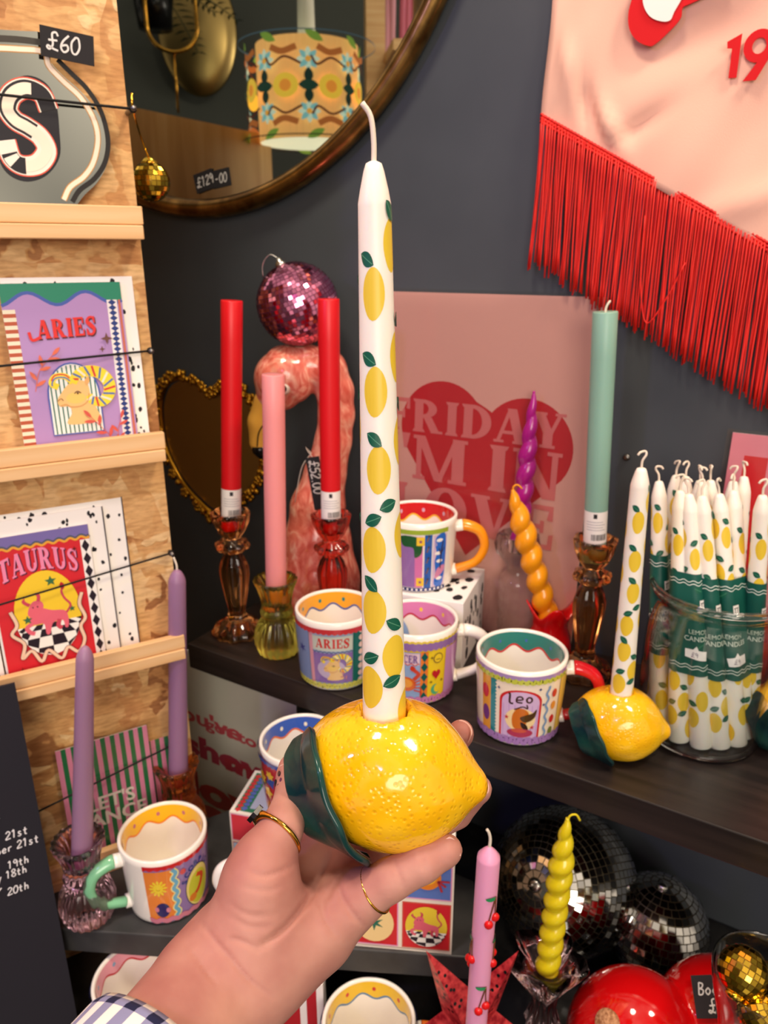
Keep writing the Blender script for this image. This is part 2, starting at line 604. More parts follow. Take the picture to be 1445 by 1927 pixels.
class Art:
    def __init__(self, eps=5e-5):
        self.p = []                              # (points, faces, colour, height)
        self.h = eps
        self.eps = eps

    def up(self):
        self.h += self.eps
        return self

    def poly(self, pts, col, up=True):
        pts = [tuple(q[:2]) for q in pts]
        a = sum(pts[i - 1][0] * pts[i][1] - pts[i][0] * pts[i - 1][1] for i in range(len(pts)))
        if a < 0:
            pts = pts[::-1]
        self.p.append((pts, [tuple(range(len(pts)))], col, self.h))
        if up:
            self.up()
        return self

    def rect(self, x0, y0, x1, y1, col, up=True):
        return self.poly([(x0, y0), (x1, y0), (x1, y1), (x0, y1)], col, up)

    def ell(self, cx, cy, rx, ry, col, n=28, rot=0.0, a0=0.0, a1=2 * PI, up=True):
        q = []
        full = abs(a1 - a0 - 2 * PI) < 1e-6
        for i in range(n if full else n + 1):
            t = a0 + (a1 - a0) * i / n
            x, y = rx * math.cos(t), ry * math.sin(t)
            q.append((cx + x * math.cos(rot) - y * math.sin(rot), cy + x * math.sin(rot) + y * math.cos(rot)))
        return self.poly(q, col, up)

    def star(self, cx, cy, r, col, n=4, inner=0.35, rot=PI / 2, up=True):
        q = []
        for i in range(2 * n):
            rr = r if i % 2 == 0 else r * inner
            t = rot + PI * i / n
            q.append((cx + rr * math.cos(t), cy + rr * math.sin(t)))
        return self.poly(q, col, up)

    def line(self, pts, w, col, up=True, closed=False):
        K = len(pts)
        ws = w if hasattr(w, '__len__') else [w] * K
        Lp, Rp = [], []
        for i in range(K):
            a = pts[i - 1] if (closed or i > 0) else pts[i]
            b = pts[(i + 1) % K] if (closed or i < K - 1) else pts[i]
            dx, dy = b[0] - a[0], b[1] - a[1]
            d = math.hypot(dx, dy) or 1
            nx, ny = -dy / d, dx / d
            Lp.append((pts[i][0] + nx * ws[i] / 2, pts[i][1] + ny * ws[i] / 2))
            Rp.append((pts[i][0] - nx * ws[i] / 2, pts[i][1] - ny * ws[i] / 2))
        fs = []
        for i in range(K if closed else K - 1):
            j = (i + 1) % K
            fs.append((i + K, j + K, j, i))
        self.p.append((Lp + Rp, fs, col, self.h))
        if up:
            self.up()
        return self

    def wave(self, x0, x1, y, amp, per, w, col, vertical=False, ph=0.0, n=None):
        n = n or int(abs(x1 - x0) / per * 10) + 2
        q = []
        for i in range(n + 1):
            x = x0 + (x1 - x0) * i / n
            yy = y + amp * math.sin(2 * PI * x / per + ph)
            q.append((yy, x) if vertical else (x, yy))
        return self.line(q, w, col)

    def leaf(self, x, y, ln, wd, ang, col, vein=None):
        q = []
        for i in range(9):
            t = i / 8
            q.append((t * ln, wd / 2 * math.sin(PI * t) ** 0.8))
        for i in range(7, 0, -1):
            t = i / 8
            q.append((t * ln, -wd / 2 * math.sin(PI * t) ** 0.8))
        ca, sa = math.cos(ang), math.sin(ang)
        self.poly([(x + a * ca - b * sa, y + a * sa + b * ca) for a, b in q], col)
        if vein:
            self.line([(x + a * ca, y + a * sa) for a in (ln * 0.12, ln * 0.5, ln * 0.9)], wd * 0.09, vein)
        return self

    def serif(self, text, x, y, h, col, wx=1.0, track=0.08, warp=None, width=None):
        tot = sum(GLY.get(ch, (0.35, []))[0] + track for ch in text) - track
        sx = h * wx if width is None else width / tot
        cx = 0.0
        for ch in text:
            w, polys = GLY.get(ch, (0.35, []))
            for pg in polys:
                q = [(x + (cx + a) * sx, y + b * h) for a, b in pg]
                if warp:
                    q = [warp(*t) for t in q]
                self.poly(q, col, False)
                self.h += 4e-6
            cx += w + track
        return self.up()

    def text(self, s, x, y, size, col, bold=0.0, align='CENTER', warp=None, squash=1.0, shear=0.0):
        cu = bpy.data.curves.new('lettering', 'FONT')
        cu.body = s
        cu.size = size
        cu.offset = bold * size
        cu.align_x = align
        cu.shear = shear
        cu.resolution_u = 3
        o = bpy.data.objects.new('lettering', cu)
        COL.objects.link(o)
        bpy.context.view_layer.update()
        dg = bpy.context.evaluated_depsgraph_get()
        me = bpy.data.meshes.new_from_object(o.evaluated_get(dg))
        vs = [(p.co.x * squash + x, p.co.y + y) for p in me.vertices]
        if warp:
            vs = [warp(*t) for t in vs]
        fs = [tuple(p.vertices) for p in me.polygons]
        good = []
        for fa in fs:
            a = sum(vs[fa[i - 1]][0] * vs[fa[i]][1] - vs[fa[i]][0] * vs[fa[i - 1]][1] for i in range(len(fa)))
            good.append(fa if a > 0 else fa[::-1])
        self.p.append((vs, good, col, self.h))
        self.up()
        bpy.data.objects.remove(o)
        bpy.data.curves.remove(cu)
        bpy.data.meshes.remove(me)
        return self

    def into(self, mb, fn, cut=None, cutz=None, mi=0, smooth=False):
        for pts, faces, col, h in self.p:
            if cut is None:
                mb.add([fn(x, y, h) for x, y in pts], faces, col, smooth, mi)
                continue
            bm = bmesh.new()
            vs = [bm.verts.new((x, y, 0)) for x, y in pts]
            for fa in faces:
                if len(set(fa)) < 3:
                    continue
                try:
                    bm.faces.new([vs[i] for i in fa])
                except ValueError:
                    pass
            for ax, st in ((0, cut), (1, cutz)):
                if not st:
                    continue
                c = [q[ax] for q in pts]
                k = math.ceil(min(c) / st)
                while k * st < max(c):
                    co = [0, 0, 0]; no = [0, 0, 0]
                    co[ax] = k * st + 1e-7; no[ax] = 1
                    bmesh.ops.bisect_plane(bm, geom=bm.verts[:] + bm.edges[:] + bm.faces[:], dist=1e-8, plane_co=co, plane_no=no)
                    k += 1
            bm.verts.index_update()
            vv = [fn(q.co.x, q.co.y, h) for q in bm.verts]
            ff = [tuple(q.index for q in fa.verts) for fa in bm.faces]
            ff = [fa if bm_area(bm, fa) else fa for fa in ff]
            mb.add(vv, ff, col, True, mi)
            bm.free()
        return mb


def bm_area(bm, fa):
    return True


def flat(x, y, h):
    return (x, -h, y)


# slab serif capitals, cap height 1
def _stem(x, w=0.27, s=0.07, y0=0.0, y1=1.0):
    return [[(x, y0), (x + w, y0), (x + w, y1), (x, y1)],
            [(x - s, y0), (x + w + s, y0), (x + w + s * 0.4, y0 + 0.09), (x - s * 0.4, y0 + 0.09)],
            [(x - s * 0.4, y1 - 0.09), (x + w + s * 0.4, y1 - 0.09), (x + w + s, y1), (x - s, y1)]]


def _r(a, b, c, d):
    return [(a, b), (c, b), (c, d), (a, d)]


def _dg(x0, y0, x1, y1, w):
    return [(x0, y0), (x0 + w, y0), (x1 + w, y1), (x1, y1)]


def _ring(cx, cy, rx, ry, ix, iy, a0, a1, n=16):
    out = []
    for i in range(n):
        t0 = a0 + (a1 - a0) * i / n
        t1 = a0 + (a1 - a0) * (i + 1) / n
        out.append([(cx + rx * math.cos(t0), cy + ry * math.sin(t0)), (cx + rx * math.cos(t1), cy + ry * math.sin(t1)),
                    (cx + ix * math.cos(t1), cy + iy * math.sin(t1)), (cx + ix * math.cos(t0), cy + iy * math.sin(t0))])
    return out


def _sw(pts, ws):
    a = Art()
    q = spl(pts, 6)
    W = [ws[0] + (ws[-1] - ws[0]) * 0 for _ in q]
    for i in range(len(q)):
        t = i / (len(q) - 1) * (len(ws) - 1)
        k = min(int(t), len(ws) - 2)
        W[i] = ws[k] + (ws[k + 1] - ws[k]) * (t - k)
    a.line(q, W, (0, 0, 0))
    p, fs, _, _ = a.p[0]
    return [[p[i] for i in fa] for fa in fs]


GLY = {
    'F': (0.76, _stem(0.07) + [_r(0.3, 0.88, 0.74, 1), [(0.62, 0.68), (0.74, 0.66), (0.74, 0.9), (0.66, 0.9)], _r(0.3, 0.46, 0.58, 0.57), _r(0.5, 0.38, 0.58, 0.65)]),
    'R': (0.98, _stem(0.07) + _ring(0.34, 0.72, 0.44, 0.28, 0.17, 0.17, -PI / 2, PI / 2) + [_r(0.3, 0.89, 0.36, 1), _r(0.3, 0.44, 0.36, 0.55), _dg(0.62, 0, 0.34, 0.48, 0.28), _r(0.6, 0, 0.98, 0.08)]),
    'I': (0.42, _stem(0.07)),
    'D': (0.92, _stem(0.07) + _ring(0.33, 0.5, 0.58, 0.5, 0.3, 0.39, -PI / 2, PI / 2) + [_r(0.3, 0, 0.36, 0.11), _r(0.3, 0.89, 0.36, 1)]),
    'A': (0.98, [_dg(0.06, 0, 0.4, 1, 0.11), _dg(0.64, 0, 0.36, 1, 0.27), _r(0.2, 0.26, 0.7, 0.36), _r(0, 0, 0.3, 0.08), _r(0.56, 0, 0.99, 0.08)]),
    'Y': (0.94, [_dg(0.34, 0.42, 0.06, 1, 0.28), _dg(0.5, 0.42, 0.74, 1, 0.11), _r(0.34, 0, 0.61, 0.45), _r(0.26, 0, 0.69, 0.09), _r(0, 0.92, 0.42, 1), _r(0.64, 0.92, 0.94, 1)]),
    'M': (1.26, [_r(0.08, 0, 0.2, 1), _r(0.92, 0, 1.19, 1), _dg(0.52, 0, 0.08, 1, 0.2), _dg(0.56, 0, 0.95, 1, 0.12), _r(0, 0, 0.29, 0.08), _r(0.84, 0, 1.26, 0.08), _r(0, 0.92, 0.25, 1), _r(0.95, 0.92, 1.26, 1)]),
    'N': (1.0, [_r(0.08, 0, 0.2, 1), _r(0.8, 0, 0.92, 1), _dg(0.66, 0, 0.08, 1, 0.26), _r(0, 0, 0.29, 0.08), _r(0.7, 0.92, 1.0, 1), _r(0, 0.92, 0.3, 1)]),
    'L': (0.76, _stem(0.07) + [_r(0.3, 0, 0.74, 0.12), [(0.62, 0.1), (0.74, 0.1), (0.74, 0.36), (0.66, 0.36)]]),
    'O': (0.98, _ring(0.49, 0.5, 0.49, 0.53, 0.2, 0.42, 0, 2 * PI, 28)),
    'V': (0.94, [_dg(0.34, 0, 0.06, 1, 0.28), _dg(0.48, 0, 0.74, 1, 0.11), _r(0, 0.92, 0.42, 1), _r(0.64, 0.92, 0.94, 1)]),
    'E': (0.78, _stem(0.07) + [_r(0.3, 0.89, 0.74, 1), [(0.62, 0.68), (0.74, 0.66), (0.74, 0.9), (0.66, 0.9)], _r(0.3, 0.46, 0.56, 0.56), _r(0.49, 0.37, 0.57, 0.65), _r(0.3, 0, 0.76, 0.11), [(0.66, 0.1), (0.76, 0.1), (0.77, 0.36), (0.68, 0.34)]]),
    'S': (0.78, _sw([(0.68, 0.72), (0.56, 0.94), (0.3, 0.93), (0.16, 0.72), (0.38, 0.54), (0.62, 0.32), (0.5, 0.07), (0.24, 0.06), (0.1, 0.28)], [0.12, 0.12, 0.13, 0.22, 0.28, 0.22, 0.13, 0.12, 0.12]) + [_r(0.62, 0.64, 0.72, 1.0), _r(0.06, 0, 0.16, 0.36)]),
    'T': (0.9, [_r(0.32, 0, 0.59, 1), _r(0.24, 0, 0.67, 0.09), _r(0, 0.88, 0.9, 1), _r(0, 0.66, 0.09, 1), _r(0.81, 0.66, 0.9, 1)]),
    'U': (0.94, [_r(0.08, 0.34, 0.35, 1), _r(0.72, 0.34, 0.84, 1), _r(0, 0.92, 0.43, 1), _r(0.62, 0.92, 0.94, 1)] + _ring(0.46, 0.36, 0.38, 0.38, 0.14, 0.26, PI, 2 * PI)),
    'C': (0.86, _ring(0.47, 0.5, 0.47, 0.53, 0.2, 0.42, 0.75, 2 * PI - 0.75, 22) + [_r(0.72, 0.66, 0.82, 1.0)]),
    'G': (0.9, _ring(0.47, 0.5, 0.47, 0.53, 0.2, 0.42, 0.75, 2 * PI - 0.55, 22) + [_r(0.58, 0.1, 0.85, 0.46)]),
    "'": (0.2, [[(0.05, 0.68), (0.12, 0.68), (0.2, 1.02), (0.0, 1.02)]]),
    ' ': (0.32, []),
}


def chalk_digits(a, s, x, y, h, col, w=None, slant=0.1):          # handwritten figures and a few letters
    st = {
        '£': [[(0.62, 0.8), (0.5, 0.98), (0.3, 0.9), (0.32, 0.6), (0.36, 0.3), (0.2, 0.04), (0.05, 0.12), (0.12, 0.22), (0.35, 0.1), (0.68, 0.02)], [(0.1, 0.52), (0.6, 0.56)]],
        '6': [[(0.5, 0.95), (0.2, 0.6), (0.1, 0.25), (0.28, 0.02), (0.5, 0.18), (0.42, 0.42), (0.14, 0.34)]],
        '0': [[(0.3, 0.95), (0.08, 0.6), (0.14, 0.12), (0.36, 0.03), (0.54, 0.4), (0.46, 0.86), (0.3, 0.95)]],
        '1': [[(0.12, 0.78), (0.3, 0.95), (0.28, 0.02)]],
        '2': [[(0.08, 0.76), (0.3, 0.96), (0.5, 0.74), (0.3, 0.4), (0.06, 0.05), (0.56, 0.08)]],
        '3': [[(0.1, 0.86), (0.34, 0.96), (0.48, 0.74), (0.24, 0.54), (0.5, 0.32), (0.32, 0.03), (0.06, 0.14)]],
        '5': [[(0.52, 0.95), (0.16, 0.93), (0.12, 0.56), (0.42, 0.56), (0.5, 0.22), (0.26, 0.02), (0.06, 0.12)]],
        '8': [[(0.3, 0.52), (0.1, 0.76), (0.3, 0.97), (0.48, 0.76), (0.3, 0.52), (0.08, 0.24), (0.3, 0.02), (0.52, 0.24), (0.3, 0.52)]],
        '9': [[(0.48, 0.72), (0.26, 0.96), (0.1, 0.72), (0.28, 0.5), (0.48, 0.72), (0.44, 0.02)]],
        '.': [[(0.16, 0.0), (0.22, 0.08)]], '-': [[(0.06, 0.45), (0.42, 0.47)]],
        's': [[(0.42, 0.5), (0.2, 0.55), (0.2, 0.34), (0.4, 0.2), (0.3, 0.02), (0.08, 0.08)]],
        't': [[(0.24, 0.85), (0.24, 0.1), (0.42, 0.04)], [(0.06, 0.55), (0.42, 0.57)]],
        'h': [[(0.12, 0.95), (0.1, 0.02)], [(0.1, 0.36), (0.28, 0.54), (0.42, 0.36), (0.42, 0.02)]],
        'b': [[(0.12, 0.95), (0.1, 0.05)], [(0.1, 0.38), (0.32, 0.52), (0.46, 0.24), (0.28, 0.02), (0.1, 0.08)]],
        'e': [[(0.1, 0.28), (0.44, 0.34), (0.3, 0.55), (0.1, 0.34), (0.2, 0.03), (0.46, 0.1)]],
        'r': [[(0.12, 0.54), (0.12, 0.02)], [(0.12, 0.34), (0.24, 0.52), (0.42, 0.52)]],
        'y': [[(0.1, 0.54), (0.24, 0.16)], [(0.46, 0.54), (0.18, -0.3)]],
        'o': [[(0.28, 0.54), (0.08, 0.28), (0.26, 0.02), (0.46, 0.28), (0.28, 0.54)]],
        'B': [[(0.12, 0.95), (0.1, 0.02)], [(0.12, 0.95), (0.44, 0.84), (0.36, 0.56), (0.12, 0.5), (0.46, 0.38), (0.4, 0.06), (0.1, 0.02)]],
    }
    w = w or h * 0.11
    cx = x
    for ch in s:
        for q in st.get(ch, []):
            q = spl(q, 4) if len(q) > 2 else q
            a.line([(cx + (px + slant * py) * h, y + py * h) for px, py in q], w, col)
        cx += h * (0.72 if ch == '£' else 0.34 if ch in '. ' else 0.6)
    return a


# ------------------------------------------------------------------ smooth bodies from distance fields
def surface_nets(f, org, h):
    nx, ny, nz = f.shape
    s = f < 0
    C8 = [(i, j, k) for i in (0, 1) for j in (0, 1) for k in (0, 1)]

    def sub(a, c):
        return a[c[0]:nx - 1 + c[0], c[1]:ny - 1 + c[1], c[2]:nz - 1 + c[2]]
    cnt = sum(sub(s, c).astype(np.int8) for c in C8)
    act = (cnt > 0) & (cnt < 8)
    ids = np.argwhere(act)
    idx = -np.ones(act.shape, dtype=np.int64)
    idx[act] = np.arange(len(ids))
    fa = {c: sub(f, c)[act] for c in C8}
    acc = np.zeros((len(ids), 3))
    num = np.zeros(len(ids))
    for a in C8:
        for d in range(3):
            if a[d] == 0:
                b = list(a); b[d] = 1; b = tuple(b)
                va, vb = fa[a], fa[b]
                cr = (va < 0) != (vb < 0)
                t = np.where(cr, va / np.where(va == vb, 1, va - vb), 0)
                p = np.array(a, float)[None, :].repeat(len(ids), 0)
                p[:, d] += t
                acc += p * cr[:, None]
                num += cr
    verts = (ids + acc / num[:, None]) * h + np.array(org)
    faces = []
    for d in range(3):
        e, g = (d + 1) % 3, (d + 2) % 3
        sl0 = [slice(None)] * 3; sl1 = [slice(None)] * 3
        sl0[d] = slice(0, -1); sl1[d] = slice(1, None)
        s0, s1 = s[tuple(sl0)], s[tuple(sl1)]
        for flip in (False, True):
            q = np.argwhere((s0 & ~s1) if not flip else (~s0 & s1))
            ok = (q[:, e] > 0) & (q[:, g] > 0) & (q[:, e] < f.shape[e] - 1) & (q[:, g] < f.shape[g] - 1)
            q = q[ok]
            if not len(q):
                continue
            r = []
            for de, dg_ in ((1, 1), (0, 1), (0, 0), (1, 0)):
                w = q.copy(); w[:, e] -= de; w[:, g] -= dg_
                r.append(idx[w[:, 0], w[:, 1], w[:, 2]])
            quad = np.stack(r, 1)
            if flip:
                quad = quad[:, ::-1]
            faces.append(quad)
    return verts, np.concatenate(faces)


class SDF:
    def __init__(self, lo, hi, h):
        self.h = h
        self.org = np.array(lo, float)
        n = [int(math.ceil((hi[i] - lo[i]) / h)) + 1 for i in range(3)]
        g = [self.org[i] + np.arange(n[i]) * h for i in range(3)]
        self.X, self.Y, self.Z = np.meshgrid(*g, indexing='ij')
        self.d = np.full(self.X.shape, 1.0)

    def cone(self, a, b, ra, rb):
        a = np.array(a, float); b = np.array(b, float)
        ba = b - a
        l2 = max(ba @ ba, 1e-12)
        px, py, pz = self.X - a[0], self.Y - a[1], self.Z - a[2]
        t = np.clip((px * ba[0] + py * ba[1] + pz * ba[2]) / l2, 0, 1)
        return np.sqrt((px - t * ba[0]) ** 2 + (py - t * ba[1]) ** 2 + (pz - t * ba[2]) ** 2) - (ra + (rb - ra) * t)

    def ellipsoid(self, c, axes, rad):
        p = [self.X - c[0], self.Y - c[1], self.Z - c[2]]
        k0 = 0; k1 = 0
        for ax, r in zip(axes, rad):
            q = p[0] * ax[0] + p[1] * ax[1] + p[2] * ax[2]
            k0 = k0 + (q / r) ** 2
            k1 = k1 + (q / (r * r)) ** 2
        k0 = np.sqrt(k0); k1 = np.sqrt(k1) + 1e-9
        return k0 * (k0 - 1.0) / k1

    def add(self, e, k=0.0):
        if k <= 0:
            self.d = np.minimum(self.d, e)
        else:
            hh = np.clip(0.5 + 0.5 * (self.d - e) / k, 0, 1)
            self.d = self.d * (1 - hh) + e * hh - k * hh * (1 - hh)
        return self

    def merge(self, d1, d2, k):
        hh = np.clip(0.5 + 0.5 * (d1 - d2) / k, 0, 1)
        return d1 * (1 - hh) + d2 * hh - k * hh * (1 - hh)

    def mesh(self):
        return surface_nets(self.d, self.org, self.h)


def np_relax(v, f, it=2, lam=0.5):
    n = len(v)
    e = np.concatenate([f[:, [0, 1]], f[:, [1, 2]], f[:, [2, 3]], f[:, [3, 0]]])
    for _ in range(it):
        acc = np.zeros_like(v); cnt = np.zeros(n)
        np.add.at(acc, e[:, 0], v[e[:, 1]]); np.add.at(acc, e[:, 1], v[e[:, 0]])
        np.add.at(cnt, e[:, 0], 1); np.add.at(cnt, e[:, 1], 1)
        v = v + lam * (acc / np.maximum(cnt, 1)[:, None] - v)
    return v


# ------------------------------------------------------------------ the setting
b = MB().box(-3.2, 1.6, 0, 0.06, 0, 2.9)
struct(b.build('wall_back', 'wall', loc=walp(0, 0))).rotation_euler = (0, 0, WALL_A)
b = MB().box(-0.9, 0.172, 0, 0.018, TABLE + 0.0005, 2.4)
struct(b.build('wall_left', 'osb', loc=OSB_N * OSB_D)).rotation_euler = (0, 0, OSB_A)
b = MB().box(-5, 3, -3, 3, -0.05, 0)
struct(b.build('floor', 'greyshelf'))

# shelf that carries the mugs and candles
t = thing('wall_shelf', 'thick black wooden shelf holding the mugs, candles and jar', 'shelf', walp(-0.634, SHELF), WALL_A)
b = MB().box(0, 1.11, -0.24, -0.001, -0.034, 0)
b.build('shelf_board', 'blackwood', t, bevel=0.0012)
lowp = [(-0.46, 0.597), (0.10, 0.553), (0.10, 0.650), (-0.141, 0.7935), (-0.46, 0.609)]
v = [(x, y, LOW - 0.03) for x, y in lowp] + [(x, y, LOW) for x, y in lowp]
tag(MB().add(v, [(4, 3, 2, 1, 0), (5, 6, 7, 8, 9)] + [(i, (i + 1) % 5, (i + 1) % 5 + 5, i + 5) for i in range(5)], smooth=False).build('corner_shelf', 'greyshelf', bevel=0.0015),
    'low worn grey-black shelf under the black wooden shelf, carrying the boxes', 'shelf')
tag(MB().box(-0.95, 1.0, -0.78, -0.001, -0.03, 0).build('display_table', 'table', bevel=0.002),
    'smoky black tabletop at the bottom carrying the star and mirror balls', 'table', None, walp(0, TABLE), WALL_A)
t = tag(MB().tube([(0, 0, 0), (0, -0.004, 0)], [0.004, 0.0035], 12).build('screw', 'nail'), 'small dark screw head in the wall above the lemon candle', 'screw', None, walp(*wal(1180, 860)), WALL_A)

# ledges on the partition
for z, zt, lb in ((1.513, 1.541, 'under the mirrored letter sign'), (1.306, 1.335, 'under the purple ram card'),
                  (1.083, 1.111, 'under the red bull card'), (0.840, 0.869, 'lowest one, holding the striped cards')):
    t = thing('picture_ledge', 'pale pine picture ledge ' + lb, 'ledge', osbp(0, z), OSB_A, 'pine ledges on the chipboard')
    s0 = 0.0 if z < 0.9 else -0.5
    MB().box(s0, 0.169, -0.030, 0, 0, 0.012).build('base_plank', 'pine', t, bevel=0.001)
    MB().box(s0, 0.170, -0.028, -0.020, 0.0125, zt - z).build('front_lip', 'pine', t, bevel=0.001)

# ------------------------------------------------------------------ cards and posters
W_ = (250, 247, 240)


def sheet(name, label, cat, w, h, art, loc, rotz, tilt=0.0, group=None, thick=0.0012, matname='paper', base=W_, parts=None):
    mb = MB().box(0, w, 0, thick, 0, h, base)
    art.into(mb, flat)
    o = mb.build(name, matname)
    return tag(o, label, cat, group, loc, rotz, tilt)


def osb_card(x0, x1, ytop, yref, off):
    s0, _ = osb(x0[0], x0[1], off)
    s1, _ = osb(x1[0], x1[1], off)
    _, z = osb(yref, ytop, off)
    return s0, s1, z


def spots(a, w, h, n, col, rs, seed, x0=0, y0=0, only=None):
    rr = random.Random(seed)
    for _ in range(n):
        x, y = x0 + rr.uniform(rs, w - rs), y0 + rr.uniform(rs, h - rs)
        if only and not only(x, y):
            continue
        q = []
        el = rr.uniform(0.55, 0.9)
        ro = rr.uniform(-0.6, 0.6)
        r0 = rs * rr.uniform(0.5, 1.1)
        for i in range(8):
            t = 2 * PI * i / 8
            k = r0 * rr.uniform(0.75, 1.1)
            q.append((x + k * el * math.cos(t + ro), y + k * math.sin(t + ro)))
        a.poly(q, col, False)
    a.up()
    return a


RAM_Y, RAM_O = (240, 198, 128), (206, 140, 84)


def ram(a, cx, cy, s):                            # a ram's head with curled striped horn
    a.poly([(cx + x * s, cy + y * s) for x, y in spl([(-0.36, -0.02), (-0.3, 0.1), (-0.08, 0.34), (0.14, 0.4), (0.3, 0.3), (0.34, 0.0), (0.44, -0.3), (0.46, -0.52), (-0.2, -0.54), (-0.1, -0.3), (-0.14, -0.16), (-0.32, -0.14)], 5, True)], RAM_Y)
    a.ell(cx + 0.02 * s, cy + 0.02 * s, 0.2 * s, 0.12 * s, (244, 206, 110))
    horn = spl([(0.0, 0.34), (0.1, 0.5), (0.32, 0.58), (0.58, 0.52), (0.74, 0.3), (0.72, 0.06), (0.56, -0.1), (0.36, -0.06), (0.3, 0.06)], 6)
    hw = [0.12 + 0.14 * math.sin(PI * min(1, (i + 4) / len(horn) * 0.9)) for i in range(len(horn))]
    a.line([(cx + x * s, cy + y * s) for x, y in horn], [w * s for w in hw], (248, 222, 60))
    cols = [(214, 62, 64), (92, 120, 176), (240, 236, 214), (92, 120, 176)]
    for i in range(2, len(horn) - 3, 3):
        x, y = horn[i]
        x2, y2 = horn[i + 2]
        dx, dy = x2 - x, y2 - y
        d = math.hypot(dx, dy) or 1
        w = hw[i] * 0.46
        a.line(spl([(cx + (x - dy / d * w) * s, cy + (y + dx / d * w) * s), (cx + (x + dx * 0.5) * s, cy + (y + dy * 0.5) * s), (cx + (x2 + dy / d * w) * s, cy + (y2 - dx / d * w) * s)], 3), 0.045 * s, cols[(i // 3) % 4], False)
    a.up()
    lh = spl([(0.0, 0.36), (-0.14, 0.5), (-0.34, 0.5), (-0.42, 0.36), (-0.3, 0.28)], 5)
    a.line([(cx + x * s, cy + y * s) for x, y in lh], 0.13 * s, (248, 222, 60))
    a.line([(cx + x * s, cy + (y + 0.03) * s) for x, y in lh[2:-6]], 0.03 * s, (214, 62, 64))
    a.line([(cx + x * s, cy + (y - 0.03) * s) for x, y in lh[2:-4]], 0.03 * s, (92, 120, 176))
    a.leaf(cx + 0.26 * s, cy + 0.28 * s, 0.2 * s, 0.1 * s, 1.2, (232, 178, 110))
    a.line(spl([(cx - 0.36 * s, cy - 0.02 * s), (cx - 0.28 * s, cy + 0.03 * s), (cx - 0.24 * s, cy - 0.02 * s)], 4), 0.015 * s, (150, 84, 50), False)
    a.line(spl([(cx - 0.32 * s, cy - 0.13 * s), (cx - 0.2 * s, cy - 0.1 * s), (cx - 0.1 * s, cy - 0.16 * s), (cx + 0.1 * s, cy - 0.16 * s), (cx + 0.26 * s, cy - 0.06 * s), (cx + 0.3 * s, cy + 0.1 * s)], 4), 0.014 * s, RAM_O, False)
    a.line(spl([(cx + 0.0 * s, cy + 0.12 * s), (cx + 0.07 * s, cy + 0.16 * s), (cx + 0.14 * s, cy + 0.12 * s)], 4), 0.02 * s, (90, 50, 40), False)
    a.ell(cx + 0.07 * s, cy + 0.12 * s, 0.022 * s, 0.022 * s, (80, 40, 36), 8)


def sprig(a, pts, col, s, n=5):
    q = spl(pts, 4)
    a.line(q, 0.06 * s, col)
    for i in range(n):
        k = int((i + 1) / (n + 0.5) * (len(q) - 1))
        d = (q[min(k + 1, len(q) - 1)][0] - q[k - 1][0], q[min(k + 1, len(q) - 1)][1] - q[k - 1][1])
        an = math.atan2(d[1], d[0])
        a.leaf(q[k][0], q[k][1], s, s * 0.32, an + (0.8 if i % 2 else -0.8), col)
    a.leaf(q[-1][0], q[-1][1], s, s * 0.32, math.atan2(q[-1][1] - q[-2][1], q[-1][0] - q[-2][0]), col)


def bull(a, cx, cy, s, col=(232, 104, 122)):
    dk = (206, 70, 90)
    a.poly([(cx + x * s, cy + y * s) for x, y in spl([(-0.26, 0.2), (-0.1, 0.22), (0.12, 0.12), (0.36, 0.06), (0.42, -0.1), (0.4, -0.32), (0.33, -0.34), (0.3, -0.16), (0.1, -0.18), (0.02, -0.4), (-0.06, -0.4), (-0.08, -0.16), (-0.26, -0.14), (-0.36, -0.02), (-0.3, 0.1)], 4, True)], col)
    a.poly([(cx + x * s, cy + y * s) for x, y in spl([(-0.36, 0.12), (-0.3, 0.3), (-0.2, 0.4), (-0.06, 0.36), (-0.04, 0.22), (-0.16, 0.06), (-0.28, 0.04)], 4, True)], col)
    for q in ([(-0.3, 0.32), (-0.4, 0.42), (-0.38, 0.5)], [(-0.12, 0.38), (-0.1, 0.5), (-0.16, 0.58)]):
        a.line([(cx + x * s, cy + y * s) for x, y in spl(q, 4)], [0.07 * s] * 6 + [0.05 * s, 0.03 * s, 0.02 * s][:3], dk, False)
    a.line([(cx + x * s, cy + y * s) for x, y in spl([(-0.3, -0.1), (-0.42, -0.18), (-0.36, -0.3), (-0.28, -0.34)], 4)], 0.09 * s, col, False)
    a.line([(cx + x * s, cy + y * s) for x, y in spl([(0.24, -0.12), (0.2, -0.26), (0.26, -0.34)], 4)], 0.09 * s, dk, False)
    a.line([(cx + x * s, cy + y * s) for x, y in spl([(0.4, 0.0), (0.5, 0.16), (0.4, 0.34), (0.36, 0.5), (0.4, 0.6)], 5)], 0.045 * s, dk, False)
    a.leaf(cx + 0.4 * s, cy + 0.54 * s, 0.18 * s, 0.1 * s, 1.7, (196, 40, 50))
    a.ell(cx - 0.24 * s, cy + 0.26 * s, 0.014 * s, 0.02 * s, (60, 20, 30), 8, up=False)
    a.ell(cx - 0.15 * s, cy + 0.26 * s, 0.014 * s, 0.02 * s, (60, 20, 30), 8)


